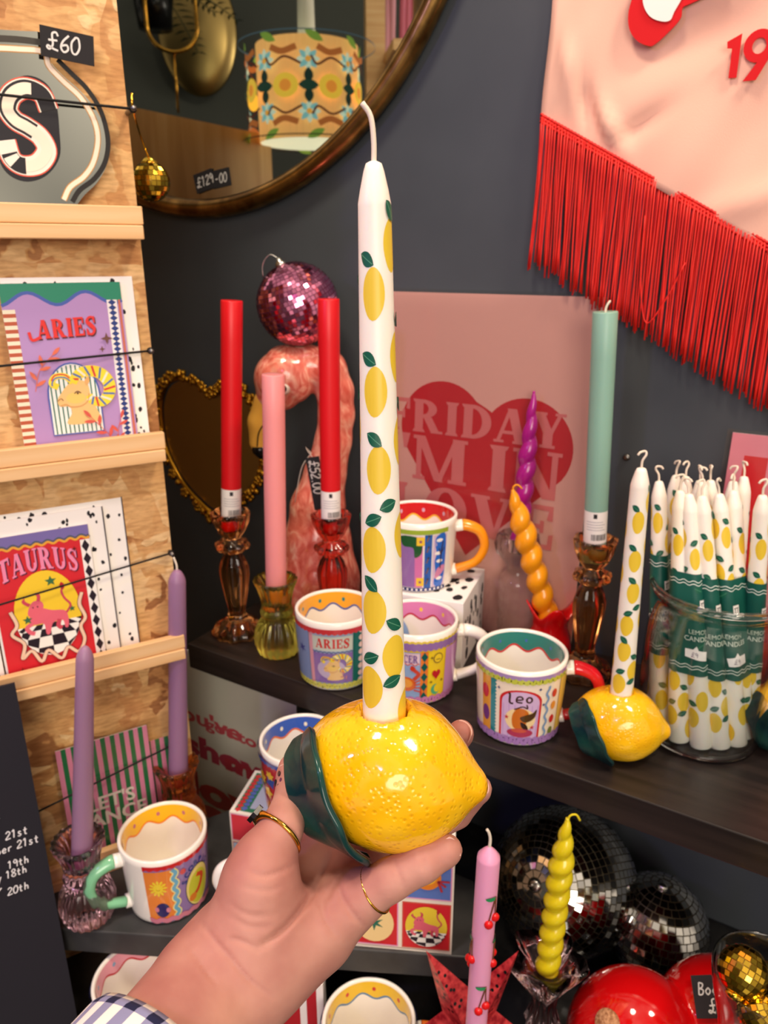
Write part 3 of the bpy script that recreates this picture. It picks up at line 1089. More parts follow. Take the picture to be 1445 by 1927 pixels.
def checker_floor(a, cx, cy, rx, ry, y_h, n=5, dark=(34, 22, 34)):
    # black and white floor in the lower part of an oval
    def clip(p):
        x, y = p
        d = math.hypot((x - cx) / rx, (y - cy) / ry)
        if d > 1:
            x, y = cx + (x - cx) / d, cy + (y - cy) / d
        return (x, y)
    t0 = math.asin(max(-1, min(1, (y_h - cy) / ry)))
    a.ell(cx, cy, rx, ry, (250, 246, 236), 24, 0, PI - t0, 2 * PI + t0)
    rows = [y_h, y_h - 0.12 * ry, y_h - 0.30 * ry, y_h - 0.55 * ry, cy - ry]
    for i in range(4):
        for j in range(-n, n):
            if (i + j) % 2:
                continue
            f0, f1 = 0.6 + 0.25 * i, 0.6 + 0.25 * (i + 1)
            w = rx / 3.0
            q = [(cx + j * w * f0, rows[i]), (cx + (j + 1) * w * f0, rows[i]), (cx + (j + 1) * w * f1, rows[i + 1]), (cx + j * w * f1, rows[i + 1])]
            if all(math.hypot((x - cx) / rx, (y - cy) / ry) > 1 for x, y in q):
                continue
            a.poly([clip(p) for p in q], dark, False)
    a.up()


# purple ram card, a spotted card behind it
off = 0.012
s0, _ = osb(45, 833, off); s1, _ = osb(258, 806, off); _, zt = osb(130, 532, off)
z0 = 1.3185
w, h = s1 - s0, zt - z0
a = Art()
U = w
a.rect(0, 0, w, h, (182, 146, 200))
a.poly([(0, h), (w, h)] + [(w - w * i / 24, h * 0.915 - 0.035 * h * math.sin(i / 24 * 4.2 * PI + 0.6)) for i in range(25)], (44, 140, 108))
a.wave(0, w, h * 0.915, 0.035 * h, w / 2.1, 0.018 * h, (74, 98, 176), ph=-4.2 * PI - 0.6)
a.rect(0, 0, 0.1 * w, h * 0.86, (248, 236, 206))
for i in range(20):
    a.rect(0, i * h * 0.043, 0.1 * w, i * h * 0.043 + h * 0.021, (188, 92, 62), False)
a.up()
a.rect(0.865 * w, 0, 0.955 * w, h * 0.9, (244, 238, 236))
for i in range(30):
    y = (i + 0.5) * h * 0.03
    a.poly([(0.91 * w, y - 0.017 * h), (0.945 * w, y), (0.91 * w, y + 0.017 * h), (0.875 * w, y)], (42, 62, 128), False)
a.up()
a.rect(0.965 * w, 0, 0.985 * w, h * 0.9, (204, 112, 84))
aw = lambda x, y: (x, y + 0.10 * (x - 0.5 * w) * 0.5)
a.serif('ARIES', 0.245 * w, h * 0.70, 0.105 * h, (96, 44, 56), width=0.5 * w, warp=lambda x, y: (x + 0.008 * w, y - 0.008 * h + 0.04 * (x - 0.5 * w)))
a.serif('ARIES', 0.245 * w, h * 0.70, 0.105 * h, (226, 54, 50), width=0.5 * w, warp=lambda x, y: (x, y + 0.04 * (x - 0.5 * w)))
a.line(spl([(0.275 * w, 0.705 * h), (0.2 * w, 0.69 * h), (0.18 * w, 0.735 * h)], 5), 0.025 * w, (226, 54, 50))
arch = [(0.26 * w, 0.135 * h)] + [(0.26 * w, 0.32 * h)] + [(0.48 * w - 0.22 * w * math.cos(PI * i / 14), 0.36 * h + 0.19 * h * math.sin(PI * i / 14)) for i in range(15)] + [(0.70 * w, 0.32 * h), (0.70 * w, 0.135 * h)]
a.poly(arch, (246, 244, 236))
for i in range(11):
    x = (0.29 + 0.038 * i) * w
    ytop = 0.36 * h + 0.19 * h * math.sqrt(max(0, 1 - ((x - 0.48 * w) / (0.22 * w)) ** 2))
    a.rect(x - 0.006 * w, 0.14 * h, x + 0.006 * w, ytop - 0.01 * h, (40, 118, 100), False)
a.up()
a.line(arch, 0.014 * w, (74, 98, 176), closed=True)
ram(a, 0.48 * w, 0.34 * h, 0.42 * w)
sprig(a, [(0.16 * w, 0.4 * h), (0.22 * w, 0.52 * h), (0.34 * w, 0.6 * h)], (226, 114, 84), 0.1 * w)
sprig(a, [(0.82 * w, 0.02 * h), (0.72 * w, 0.12 * h), (0.6 * w, 0.22 * h)], (214, 92, 78), 0.1 * w, 6)
sprig(a, [(0.82 * w, 0.02 * h), (0.82 * w, 0.12 * h), (0.86 * w, 0.2 * h)], (214, 92, 78), 0.09 * w, 3)
a.star(0.82 * w, 0.68 * h, 0.055 * w, (112, 74, 66)); a.star(0.77 * w, 0.62 * h, 0.03 * w, (112, 74, 66))
sheet('greeting_card', 'purple zodiac card with a ram and the red word ARIES', 'card', w, h, a, osbp(s0, z0, off), OSB_A, -0.04, 'zodiac greeting cards')
ws, hs = w * 1.10, h * 1.03
a = Art(); spots(a, ws, hs, 110, (28, 26, 30), 0.0030, 3)
sheet('envelope', 'white envelope with black spots behind the purple ram card', 'envelope', ws, hs, a, osbp(s0 + 0.002, z0, 0.009), OSB_A, -0.04, 'spotted envelopes')

# red bull card
s0, _ = osb(18, 1277, off); s1, _ = osb(199, 1226, off); _, zt = osb(100, 1000, off)
z0 = 1.0955
w, h = s1 - s0, zt - z0
a = Art()
a.rect(0, 0, w, h, (214, 40, 50))
a.rect(0, 0.93 * h, w, h, (124, 112, 176))
a.wave(0, w, 0.925 * h, 0.008 * h, w / 9, 0.022 * h, (80, 92, 110))
a.wave(0, w, 0.916 * h, 0.008 * h, w / 9, 0.015 * h, (236, 170, 60))
a.rect(0.9 * w, 0, w, 0.9 * h, (248, 244, 238))
for i in range(10):
    y = (i + 0.5) * 0.09 * h
    a.poly([(0.95 * w, y - 0.045 * h), (0.99 * w, y), (0.95 * w, y + 0.045 * h), (0.91 * w, y)], (36, 24, 38), False)
a.up()
arcw = lambda x, y: (x, y + 0.10 * w * math.sin(PI * max(0, min(1, (x - 0.06 * w) / (0.8 * w)))) - 0.02 * w)
a.serif('TAURUS', 0.07 * w, 0.70 * h, 0.15 * h, (70, 30, 60), width=0.78 * w, warp=lambda x, y: (x + 0.012 * w, arcw(x, y)[1] - 0.008 * h))
a.serif('TAURUS', 0.07 * w, 0.70 * h, 0.15 * h, (240, 140, 176), width=0.78 * w, warp=arcw)
a.ell(0.48 * w, 0.44 * h, 0.33 * w, 0.30 * h, (244, 206, 50), 40)
checker_floor(a, 0.48 * w, 0.44 * h, 0.33 * w, 0.30 * h, 0.37 * h)
bull(a, 0.46 * w, 0.42 * h, 0.5 * w)
for x, y, r in ((0.55, 0.66, 0.06), (0.27, 0.42, 0.05), (0.72, 0.44, 0.035)):
    a.star(x * w, y * h, r * w, (60, 110, 70), 5, 0.45)
sq = [(0.12 * w, 0.5 * h), (0.16 * w, 0.4 * h), (0.1 * w, 0.34 * h), (0.2 * w, 0.26 * h), (0.16 * w, 0.16 * h), (0.26 * w, 0.2 * h), (0.34 * w, 0.11 * h), (0.42 * w, 0.18 * h), (0.54 * w, 0.1 * h), (0.62 * w, 0.17 * h), (0.72 * w, 0.12 * h), (0.8 * w, 0.2 * h), (0.78 * w, 0.3 * h), (0.84 * w, 0.36 * h), (0.8 * w, 0.46 * h), (0.84 * w, 0.54 * h)]
a.line(spl(sq, 6), 0.045 * w, (96, 20, 30)); a.line(spl(sq, 6), 0.034 * w, (240, 206, 176))
a.star(0.14 * w, 0.07 * h, 0.05 * w, (150, 40, 30)); a.star(0.83 * w, 0.85 * h, 0.03 * w, (110, 24, 30))
sheet('greeting_card', 'red zodiac card with a pink bull and the word TAURUS', 'card', w, h, a, osbp(s0, z0, off), OSB_A, -0.04, 'zodiac greeting cards')
for k, (dw, dh, oo, lb) in enumerate(((1.20, 1.10, 0.009, 'white black-spotted envelope directly behind the red bull card'), (1.42, 1.14, 0.006, 'rearmost white black-spotted envelope behind the red bull card'))):
    a = Art(); spots(a, w * dw, h * dh, 120, (28, 26, 30), 0.0030, 11 + k)
    a.rect(w * dw - 0.0012, 0, w * dw, h * dh, (60, 54, 66))
    sheet('envelope', lb, 'envelope', w * dw, h * dh, a, osbp(s0 - 0.002, z0, oo), OSB_A, -0.035, 'spotted envelopes')
s0, _ = osb(14, 1280, off)
a = Art(); a.rect(0, 0, 0.12, 0.1, (248, 244, 238))
for i in range(6):
    for j in range(6):
        a.poly([(0.12 - 0.008 - 0.013 * j, i * 0.017 + 0.001), (0.12 - 0.003 - 0.013 * j, i * 0.017 + 0.0085), (0.12 - 0.008 - 0.013 * j, i * 0.017 + 0.016), (0.12 - 0.013 - 0.013 * j, i * 0.017 + 0.0085)], (36, 24, 38), False)
sheet('greeting_card', 'card with black and white diamonds, cut off beside the red bull card', 'card', 0.12, 0.1, a, osbp(s0 - 0.1215, z0, off - 0.002), OSB_A, -0.04)

# striped cards on the lowest ledge
def stripes_card(w, h, text):
    a = Art()
    n = 19
    for i in range(n):
        a.rect(w * i / n, 0, w * (i + 1) / n, h, (28, 116, 70) if i % 2 else (226, 140, 178), False)
    a.up()
    if text:
        a.text("LET'S", 0.5 * w, 0.40 * h, 0.16 * h, (240, 232, 226), 0.02, squash=1.0)
        a.text('DANCE', 0.47 * w, 0.26 * h, 0.16 * h, (240, 232, 226), 0.02, squash=1.0)
    return a

z0 = 0.8525
s0, _ = osb(136, 1600, off); s1, _ = osb(299, 1540, off); _, zt = osb(220, 1388, off)
w, h = s1 - s0, zt - z0
t = thing('striped_card', "pink and green striped card reading LET'S DANCE", 'card', osbp(s0, z0, off), OSB_A, 'striped cards', -0.05)
mb = MB().box(0, w, 0, 0.0012, 0, h, W_); stripes_card(w, h, True).into(mb, flat); mb.build('card_sheet', 'paper', t)
MB().box(-0.004, w + 0.004, -0.0035, -0.0033, 0, h + 0.006).build('clear_sleeve', 'sleeve', t)
t = thing('striped_card', 'pink and green striped card half hidden behind the front striped card', 'card', osbp(s0 + 0.028, z0, 0.006), OSB_A, 'striped cards', -0.05)
mb = MB().box(0, w, 0, 0.0012, 0, h, W_); stripes_card(w, h, False).into(mb, flat); mb.build('card_sheet', 'paper', t)
MB().box(-0.004, w + 0.004, -0.0035, -0.0033, 0, h + 0.006).build('clear_sleeve', 'sleeve', t)
for k, (ds, dh, lb) in enumerate(((-0.0265, 0.012, 'empty clear plastic sleeve sticking out beside the striped cards'), (-0.040, 0.006, 'rearmost clear plastic sleeve on the lowest pine ledge'))):
    mb = MB().box(0, w + 0.014, 0, 0.0004, 0, h + dh)
    mb.box(0, 0.003, -0.0006, 0.0006, 0, h + dh)
    tag(mb.build('plastic_sleeve', 'sleeve'), lb, 'plastic sleeve', 'empty sleeves', osbp(s0 + ds, z0, 0.004 - 0.002 * k), OSB_A, -0.045)

# elastic cords across the cards, with nails
for (xa, ya), (xb, yb), lb in (((0, 178), (250, 205), 'tied to a nail, crossing the mirrored letter sign'), ((0, 689), (283, 660), 'stretched across the purple ram card'),
                           ((0, 1138), (322, 1041), 'stretched across the red bull card'), ((66, 1530), (345, 1392), 'stretched across the striped cards')):
    ob_ = 0.022 if yb < 300 else 0.006
    pa, pb = osbp(*osb(xa, ya, 0.024), 0.024), osbp(*osb(xb, yb, ob_), ob_)
    pts = [pa - (pb - pa) * 0.3 + (pb - pa) * 1.3 * i / 6 for i in range(7)]
    t = thing('elastic_cord', 'thin black elastic cord ' + lb, 'cord', pb, 0, 'black cords over the cards')
    MB().tube([p - pb for p in pts], 0.0011, 6).build('cord', 'cord', t)
    MB().tube([OSB_N * -(ob_ + 0.001), OSB_N * 0.006], 0.0022, 10).build('nail', 'nail', t)
    MB().ball((0, 0, 0), (0.0034, 0.0026, 0.0034), 10, 8).build('knot', 'cord', t)

# mirrored letter sign on the top ledge
def osq(pts, off):
    return [osb(x, y, off) for x, y in pts]
off = 0.014
O0 = osb(0, 380, off)
def sgn(pts):
    return [(p[0] - O0[0], p[1] - 1.5255) for p in osq(pts, off)]
t = thing('letter_mirror', 'round-ended mirror with striped edge and a black and cream letter S', 'mirror', osbp(O0[0], 1.5255, off), OSB_A, None, 0.0)
outl = spl(sgn([(-70, 52), (40, 58), (78, 62), (84, 84), (92, 112), (118, 142), (152, 172), (184, 212), (204, 262), (202, 306), (184, 342), (160, 366), (146, 384)]), 5)
outl = [p for p in outl if p[1] > 0] + [(sgn([(146, 384)])[0][0], 0.0), (sgn([(-70, 400)])[0][0], 0.0)]
mb = MB()
n = len(outl)
mb.add([(x, 0, y) for x, y in outl] + [(x, 0.004, y) for x, y in outl], [tuple(reversed(range(n))) if False else tuple(range(n)), tuple(reversed(range(n, 2 * n)))] + [(i, i + n, (i + 1) % n + n, (i + 1) % n) for i in range(n)], (255, 255, 255), False)
mo = mb.build('mirror_plate', 'mirror', t)
bm = bmesh.new(); bm.from_mesh(mo.data); bmesh.ops.recalc_face_normals(bm, faces=bm.faces[:]); bm.to_mesh(mo.data); bm.free()
a = Art(8e-5)
edge1 = spl(sgn([(-60, 88), (30, 92), (82, 98), (92, 124), (118, 152), (152, 184), (176, 224), (184, 262), (176, 304), (158, 332), (132, 352), (120, 376)]), 6)
edge2 = spl(sgn([(108, 112), (134, 138), (164, 168), (190, 210), (203, 262), (198, 304), (178, 336), (150, 358), (136, 380)]), 6)
a.line(edge1, 0.0052, (188, 140, 76)); a.line(edge1, 0.0036, (250, 232, 206))
a.line(edge2, 0.0040, (34, 32, 30))
a.line(spl(sgn([(-60, 70), (30, 74), (80, 80)]), 4), 0.0046, (60, 56, 48))
def sx(pts):
    return sgn(pts)
blob = spl(sx([(-6, 250), (-4, 190), (18, 156), (52, 142), (88, 158), (106, 196), (112, 250), (112, 296), (88, 330), (52, 342), (18, 330), (-2, 300)]), 5, True)
a.poly(blob, (30, 28, 34))
sp = spl(sx([(92, 208), (78, 178), (48, 166), (22, 178), (14, 204), (28, 226), (52, 240), (76, 258), (88, 284), (72, 308), (44, 312), (22, 298), (10, 264)]), 6)
a.line(sp, 0.0165, (226, 88, 66)); a.line(sp, 0.0145, (250, 240, 222)); 
sw = [0.0128] * len(sp)
a.line(sp[:len(sp) // 2 + 4], 0.0125, (30, 28, 34))
a.line(sp[10:len(sp) - 8], 0.0085, (250, 236, 212))
a.line(sp[-14:-4], 0.0125, (30, 28, 34)); a.line(sp[-9:-5], 0.0115, (250, 240, 222))
mb = MB(); a.into(mb, flat); mb.build('letter_decal', 'paper', t)

# chalk price cards
def price(name, label, s, w, h, loc, rotz, tilt, size, x, y, roll=0.0, extra=None, letters=None):
    a = Art(4e-5)
    if letters:
        letters(a)
    else:
        chalk_digits(a, s, x, y, size, (222, 220, 214))
    mb = MB().box(0, w, 0, 0.001, 0, h, (34, 32, 34))
    a.into(mb, flat)
    o = mb.build(name, 'chalk')
    tag(o, label, 'price tag', None, loc, rotz, tilt)
    o.rotation_euler = (Matrix.Rotation(rotz, 3, 'Z') @ Matrix.Rotation(tilt, 3, 'X') @ Matrix.Rotation(roll, 3, 'Y')).to_euler()
    return o

off = 0.021
s0, z0_ = osb(77, 104, off); s1, z1_ = osb(184, 129, off)
price('price_tag', 'black price card chalked £60 on the mirrored letter sign', '£60', 0.041, 0.022, osbp(s0, z0_, off), OSB_A, 0, 0.0135, 0.004, 0.0055, math.radians(5))

# small gold mirror ball hanging from the nail
def mirror_ball(t, r, rows, tilemat, groutmat, name='mirror_tiles', jitter=0.05, pole=None):
    mb = MB()
    mb.ball((0, 0, 0), r * 0.975, 32, 20, mi=0)
    M_ = Matrix.Identity(3) if pole is None else Vector((0, 0, 1)).rotation_difference(Vector(pole)).to_matrix()
    rr = random.Random(rows)
    for i in range(rows):
        p0, p1 = -PI / 2 + PI * i / rows, -PI / 2 + PI * (i + 1) / rows
        pm = (p0 + p1) / 2
        nn = max(3, int(round(2 * PI * math.cos(pm) / (PI / rows))))
        g = 0.07
        for j in range(nn):
            t0, t1 = 2 * PI * (j + g) / nn, 2 * PI * (j + 1 - g) / nn
            q0, q1 = p0 + g * (p1 - p0), p1 - g * (p1 - p0)
            c = Vector((math.cos(pm) * math.cos((t0 + t1) / 2), math.cos(pm) * math.sin((t0 + t1) / 2), math.sin(pm)))
            tl = Vector((rr.uniform(-1, 1), rr.uniform(-1, 1), rr.uniform(-1, 1))) * jitter
            vs = []
            for ph, th in ((q0, t0), (q0, t1), (q1, t1), (q1, t0)):
                p = Vector((math.cos(ph) * math.cos(th), math.cos(ph) * math.sin(th), math.sin(ph))) * r
                d = (p - c * r)
                p = p - c * d.dot(c) + c * (d.dot(tl))
                vs.append(M_ @ p)
            mb.add(vs, [(0, 1, 2, 3)], smooth=False, mi=1)
    return mb.build(name, [groutmat, tilemat], t)

nail = osbp(*osb(250, 205, 0.022), 0.022)
cb = osbp(*osb(284, 342, -0.012), -0.012)
cb = Vector((cb.x, cb.y, cb.z))
cb = dep(284, 342, (nail - CAM).length * 0.97)
t = thing('disco_ball_ornament', 'small gold mirror ball ornament hanging from the nail in front of the round mirror', 'ornament', cb, 0.3)
rb = 0.0185
mirror_ball(t, rb, 12, 'goldtile', 'goldgrout')
MB().lathe([(0.0, rb * 1.22), (rb * 0.2, rb * 1.2), (rb * 0.26, rb * 1.1), (rb * 0.42, rb * 0.95), (rb * 0.42, rb * 0.88), (0, rb * 0.86)], 16, lambda a_, k, z: 1 + 0.1 * math.cos(12 * a_)).build('cap', 'goldtile', t)
nl = Matrix.Rotation(-0.3, 3, 'Z') @ (nail - cb)
MB().tube(spl([(0, 0, rb * 1.2), tuple(nl * 0.5 + Vector((0, 0, rb * 0.4))), tuple(nl), tuple(nl + Vector((0.0005, 0, 0.012)))], 5), 0.0010, 6).build('hanging_cord', 'goldtile', t)


# ------------------------------------------------------------------ wall: round mirror, heart mirror, banner, posters
MU, MZ, MR = -0.762, 1.958, 0.411
t = thing('round_mirror', 'large round wall mirror in an aged brass frame', 'mirror', walp(MU, MZ), WALL_A)
mb = MB()
ring = [(MR - 0.013) * math.cos(2 * PI * i / 120) for i in range(120)]
pts = [((MR - 0.012) * math.cos(2 * PI * i / 120), -0.014, (MR - 0.012) * math.sin(2 * PI * i / 120)) for i in range(120)]
mb.tube(pts, 0.0125, 12, closed=True)
mb.build('frame', 'brassframe', t)
n = 96
MB().add([((MR - 0.015) * math.cos(2 * PI * i / n), -0.010, (MR - 0.015) * math.sin(2 * PI * i / n)) for i in range(n)] + [((MR - 0.015) * math.cos(2 * PI * i / n), -0.001, (MR - 0.015) * math.sin(2 * PI * i / n)) for i in range(n)],
         [tuple(range(n)), tuple(reversed(range(n, 2 * n)))] + [(i, i + n, (i + 1) % n + n, (i + 1) % n) for i in range(n)], smooth=False).build('mirror_glass', 'mirror', t)
u0, zz = wal(370, 356, 0.0125)
price('price_tag', 'black price card chalked £129, stuck low on the round mirror', '£129', 0.034, 0.024, walp(u0, zz - 0.006, 0.0125), WALL_A, 0, 0.0125, 0.003, 0.006, math.radians(-12))
u1, zz = wal(401, 350, 0.0112)
price('price_tag', 'small black price card chalked -00 beside the £129 card', '-00', 0.031, 0.022, walp(u1, zz - 0.004, 0.0112), WALL_A, 0, 0.012, 0.005, 0.0055, math.radians(-7))

# heart mirror
hp = [(392, 741), (372, 722), (340, 707), (312, 714), (296, 744), (295, 790), (306, 850), (336, 910), (372, 952), (405, 975), (446, 952), (478, 920), (495, 868), (492, 806), (472, 752), (444, 728), (414, 727)]
hw = [wal(x, y, 0.012) for x, y in hp]
hu = sum(p[0] for p in hw) / len(hw); hz = sum(p[1] for p in hw) / len(hw)
hl = spl([(p[0] - hu, p[1] - hz) for p in hw], 6, True)
t = thing('heart_mirror', 'heart-shaped mirror with an ornate antique gold frame on the dark wall', 'mirror', walp(hu, hz), WALL_A)
inner = [(x * 0.9, y * 0.9) for x, y in hl]
n = len(inner)
MB().add([(x, -0.006, y) for x, y in inner] + [(x, -0.001, y) for x, y in inner], [tuple(range(n)), tuple(reversed(range(n, 2 * n)))] + [(i, i + n, (i + 1) % n + n, (i + 1) % n) for i in range(n)], smooth=False).build('mirror_glass', 'oldmirror', t)
bpy.context.view_layer.update()
mo = t.children[0]
bm = bmesh.new(); bm.from_mesh(mo.data); bmesh.ops.recalc_face_normals(bm, faces=bm.faces[:]); bm.to_mesh(mo.data); bm.free()
mb = MB()
mb.tube([(x * 0.955, -0.008, y * 0.955) for x, y in hl], 0.0042, 8, closed=True)
rr = random.Random(4)
for i in range(0, n, 2):
    x, y = hl[i]
    for k in range(3):
        mb.ball((x * rr.uniform(0.93, 1.06), -0.008 - rr.uniform(0, 0.006), y * rr.uniform(0.93, 1.06)), rr.uniform(0.003, 0.0052), 8, 6)
    if i % 4 == 0:
        cx, cy = x * 1.01, y * 1.01
        for j in range(5):
            an = 2 * PI * j / 5 + i
            mb.ball((cx + 0.0055 * math.cos(an), -0.012, cy + 0.0055 * math.sin(an)), (0.0042, 0.003, 0.0042), 8, 6)
mb.build('ornate_frame', 'gold', t)

# pink banner with red fringe
off = 0.010
bu0, _ = wal(1030, 60, off)
_, bz0 = wal(1022, 228, off)
bu1, bz1 = wal(1445, 470, off)
slope = (bz1 - bz0) / (bu1 - bu0)
half = 0.30
t = thing('fringed_banner', 'pink cloth banner with red felt figures and a long red fringe', 'banner', walp(bu0, bz0, off), WALL_A)
def bot(x):
    return slope * x if x < half else slope * half + (x - half) * -slope
def wrink(x, z):
    g = lambda cx, cz, sx_, sz_, an: math.exp(-(((x - cx) * math.cos(an) + (z - cz) * math.sin(an)) / sx_) ** 2 - ((-(x - cx) * math.sin(an) + (z - cz) * math.cos(an)) / sz_) ** 2)
    d = 0.004 * g(0.028, 0.035, 0.006, 0.03, 0.3) - 0.004 * g(0.046, 0.01, 0.008, 0.035, 0.5) + 0.004 * g(0.07, -0.01, 0.007, 0.03, 0.6) - 0.0035 * g(0.10, -0.012, 0.03, 0.008, 0.6)
    d += 0.0018 * math.sin(38 * x + 9 * z) * math.sin(26 * z - 11 * x + 1) + 0.0014 * math.sin(70 * x - 40 * z + 2)
    d += 0.003 * g(0.2, -0.085, 0.05, 0.012, 0.35) - 0.003 * g(0.15, 0.06, 0.06, 0.02, 0.3)
    return d
mb = MB()
NX, NZ = 90, 70
v, f = [], []
for i in range(NX + 1):
    x = 2 * half * i / NX
    for j in range(NZ + 1):
        zb, ztp = bot(x), 0.42
        z = zb + (ztp - zb) * j / NZ
        v.append((x + 0.002 * math.sin(z * 20), -wrink(x, z) * 2.4, z))
for i in range(NX):
    for j in range(NZ):
        q = i * (NZ + 1) + j
        f.append((q, q + NZ + 1, q + NZ + 2, q + 1))
mb.add(v, f)
co = mb.build('cloth', 'cloth', t)
so = co.modifiers.new('thickness', 'SOLIDIFY'); so.thickness = 0.001; so.offset = 1
mb = MB()
rr = random.Random(5)
for k in range(2):
    for i in range(190):
        x = 2 * half * (i + 0.5 * k + rr.uniform(-0.2, 0.2)) / 190
        zb = bot(x) + 0.004
        ln = 0.142 + rr.uniform(-0.006, 0.006)
        dx = rr.uniform(-0.0035, 0.0035) + 0.004 * math.sin(x * 60) * 0.4
        y0 = -0.0035 - 0.0022 * k
        lag = max(0.0, 0.02 - x) * -0.35
        pts = [(x, y0, zb), (x + dx * 0.2, y0 - 0.0005, zb - ln * 0.3), (x + dx * 0.7 + lag * 0.5, y0 + rr.uniform(-0.0015, 0.0015), zb - ln * 0.7), (x + dx + lag, y0 + rr.uniform(-0.002, 0.002), zb - ln)]
        mb.tube(spl(pts, 2), 0.00088, 5)
mb.tube(spl([(0.115, -0.009, bot(0.115) - 0.03), (0.118, -0.010, bot(0.118) - 0.09), (0.128, -0.0105, bot(0.128) - 0.125), (0.145, -0.010, bot(0.145) - 0.09), (0.158, -0.009, bot(0.158) - 0.05)], 5), 0.0008, 5)
fr_ = mb.build('fringe_threads', 'fringe', t); fr_['kind'] = 'stuff'
mb = MB()
for k in range(3):
    for sgn_ in (0, 1):
        x0, x1 = (0, half) if sgn_ == 0 else (half, 2 * half)
        nn = 170
        pts = []
        for i in range(nn + 1):
            x = x0 + (x1 - x0) * i / nn
            pts.append((x, -0.0038 - 0.0009 * (i % 2), bot(x) + 0.0055 - 0.0032 * k + 0.0007 * (i % 2)))
        mb.tube(pts, 0.0016, 5, closed=False)
mb.build('fringe_braid', 'fringe', t)
def ban(px):
    return [(wal(x, y, off + 0.004)[0] - bu0, wal(x, y, off + 0.004)[1] - bz0) for x, y in px]
def felt(name, shapes, depth, parent):
    mb = MB()
    for pts, col, y, hol in shapes:
        n = len(pts)
        if hol is None:
            a_ = sum(pts[i - 1][0] * pts[i][1] - pts[i][0] * pts[i - 1][1] for i in range(n))
            if a_ < 0: pts = pts[::-1]
            mb.add([(x, -y - depth, z) for x, z in pts] + [(x, -y, z) for x, z in pts], [tuple(range(n))] + [(i + n, (i + 1) % n + n, (i + 1) % n, i) for i in range(n)], col, False)
        else:
            A_, B_ = pts, hol
            m_ = len(A_)
            mb.add([(x, -y - depth, z) for x, z in A_] + [(x, -y - depth, z) for x, z in B_] + [(x, -y, z) for x, z in A_] + [(x, -y, z) for x, z in B_],
                   [(i, (i + 1) % m_, (i + 1) % m_ + m_, i + m_) for i in range(m_)] + [(i + 2 * m_, (i + 1) % m_ + 2 * m_, (i + 1) % m_, i) for i in range(m_)] + [(i + m_, (i + 1) % m_ + m_, (i + 1) % m_ + 3 * m_, i + 3 * m_) for i in range(m_)], col, False)
    return mb.build(name, 'felt', parent)
RED = (208, 22, 30)
red_shape = spl(ban([(1206, -40), (1190, 0), (1183, 30), (1186, 58), (1200, 78), (1220, 87), (1232, 85), (1258, 62), (1281, 36), (1285, 16), (1300, 8), (1330, -6), (1370, -30), (1300, -90), (1240, -80)]), 5, True)
wht = spl(ban([(1226, -50), (1212, -8), (1214, 16), (1226, 34), (1246, 42), (1262, 40), (1270, 24), (1284, 0), (1300, -30), (1260, -60)]), 5, True)
felt('felt_emblem', [(red_shape, RED, 0.005, None), (wht, (244, 236, 232), 0.0065, None)], 0.0014, t)
def digit1():
    return ban([(1369, 80), (1397, 64), (1386, 147), (1371, 148), (1378, 92), (1369, 92)])
felt('felt_digit', [(digit1(), RED, 0.005, None)], 0.0014, t)
c9 = ban([(1429, 87)])[0]
th = [(c9[0] + 0.0125 * math.cos(2 * PI * i / 28), c9[1] + 0.0128 * math.sin(2 * PI * i / 28)) for i in range(28)]
ti = [(c9[0] + 0.0056 * math.cos(2 * PI * i / 28), c9[1] + 0.0062 * math.sin(2 * PI * i / 28)) for i in range(28)]
tail = [(c9[0] - 0.006, c9[1] - 0.0115), (c9[0] + 0.0125, c9[1] + 0.001), (c9[0] + 0.0105, c9[1] - 0.008), (c9[0] + 0.001, c9[1] - 0.0265), (c9[0] - 0.0095, c9[1] - 0.0265)]
felt('felt_digit', [(th, RED, 0.005, ti), ([tail[1], tail[2], tail[3], tail[4], (c9[0] + 0.001, c9[1] - 0.0118)], RED, 0.0052, None)], 0.0014, t)

# FRIDAY poster
off = 0.012
pu1, pz1 = wal(1140, 567, 0.006)
pu1b, _ = wal(1084, 1215, 0.03)
pw_, ph_ = 0.297, 0.417
t = thing('poster', "pink poster with a red heart reading FRIDAY I'M IN LOVE, in a clear sleeve", 'poster', walp(pu1 - pw_, SHELF + 0.001, 0.020), WALL_A, None, -0.036)
a = Art(6e-5)
PK, PR, PT = (212, 160, 152), (184, 42, 50), (204, 112, 114)
a.rect(0, 0, pw_, ph_, PK)
pc = lambda x, y: (wal(x, y, 0.016)[0] - (pu1 - pw_), wal(x, y, 0.016)[1] - SHELF)
cL, c2, tp = pc(828, 808), pc(985, 845), pc(876, 1046)
rad = 0.5 * (abs(pc(1078, 850)[0] - c2[0]) + abs(pc(985, 754)[1] - c2[1]))
heart = [(c2[0] + rad * math.cos(t_), c2[1] + rad * math.sin(t_)) for t_ in [(-0.62 + (PI * 0.78 + 0.62) * i / 24) for i in range(25)]]
heart += [(0.5 * (cL[0] + c2[0]) + 0.002, pc(905, 770)[1])]
heart += [(cL[0] + rad * math.cos(t_), cL[1] + rad * math.sin(t_)) for t_ in [(PI * 0.22 + (PI + 0.62 - PI * 0.22) * i / 24) for i in range(25)]]
heart += [tp]
a.poly(heart, PR)
for txt, xa, xb, yb, yt in (('FRIDAY', 726, 1060, 826, 757), ("I'M IN", 716, 1052, 918, 826), ('LOVE', 735, 1041, 1006, 922)):
    xm = 0.5 * (xa + xb)
    pa_, pb_ = pc(xa, yb)[0], pc(xb, yb)[0]
    zb_, zt_ = pc(880, yb + 4)[1], pc(880, yt + 4)[1]
    a.serif(txt, pa_, zb_ + 0.04 * (zt_ - zb_), (zt_ - zb_) * 0.92, PT, width=pb_ - pa_)
mb = MB().box(0, pw_, 0, 0.0015, 0, ph_, W_)
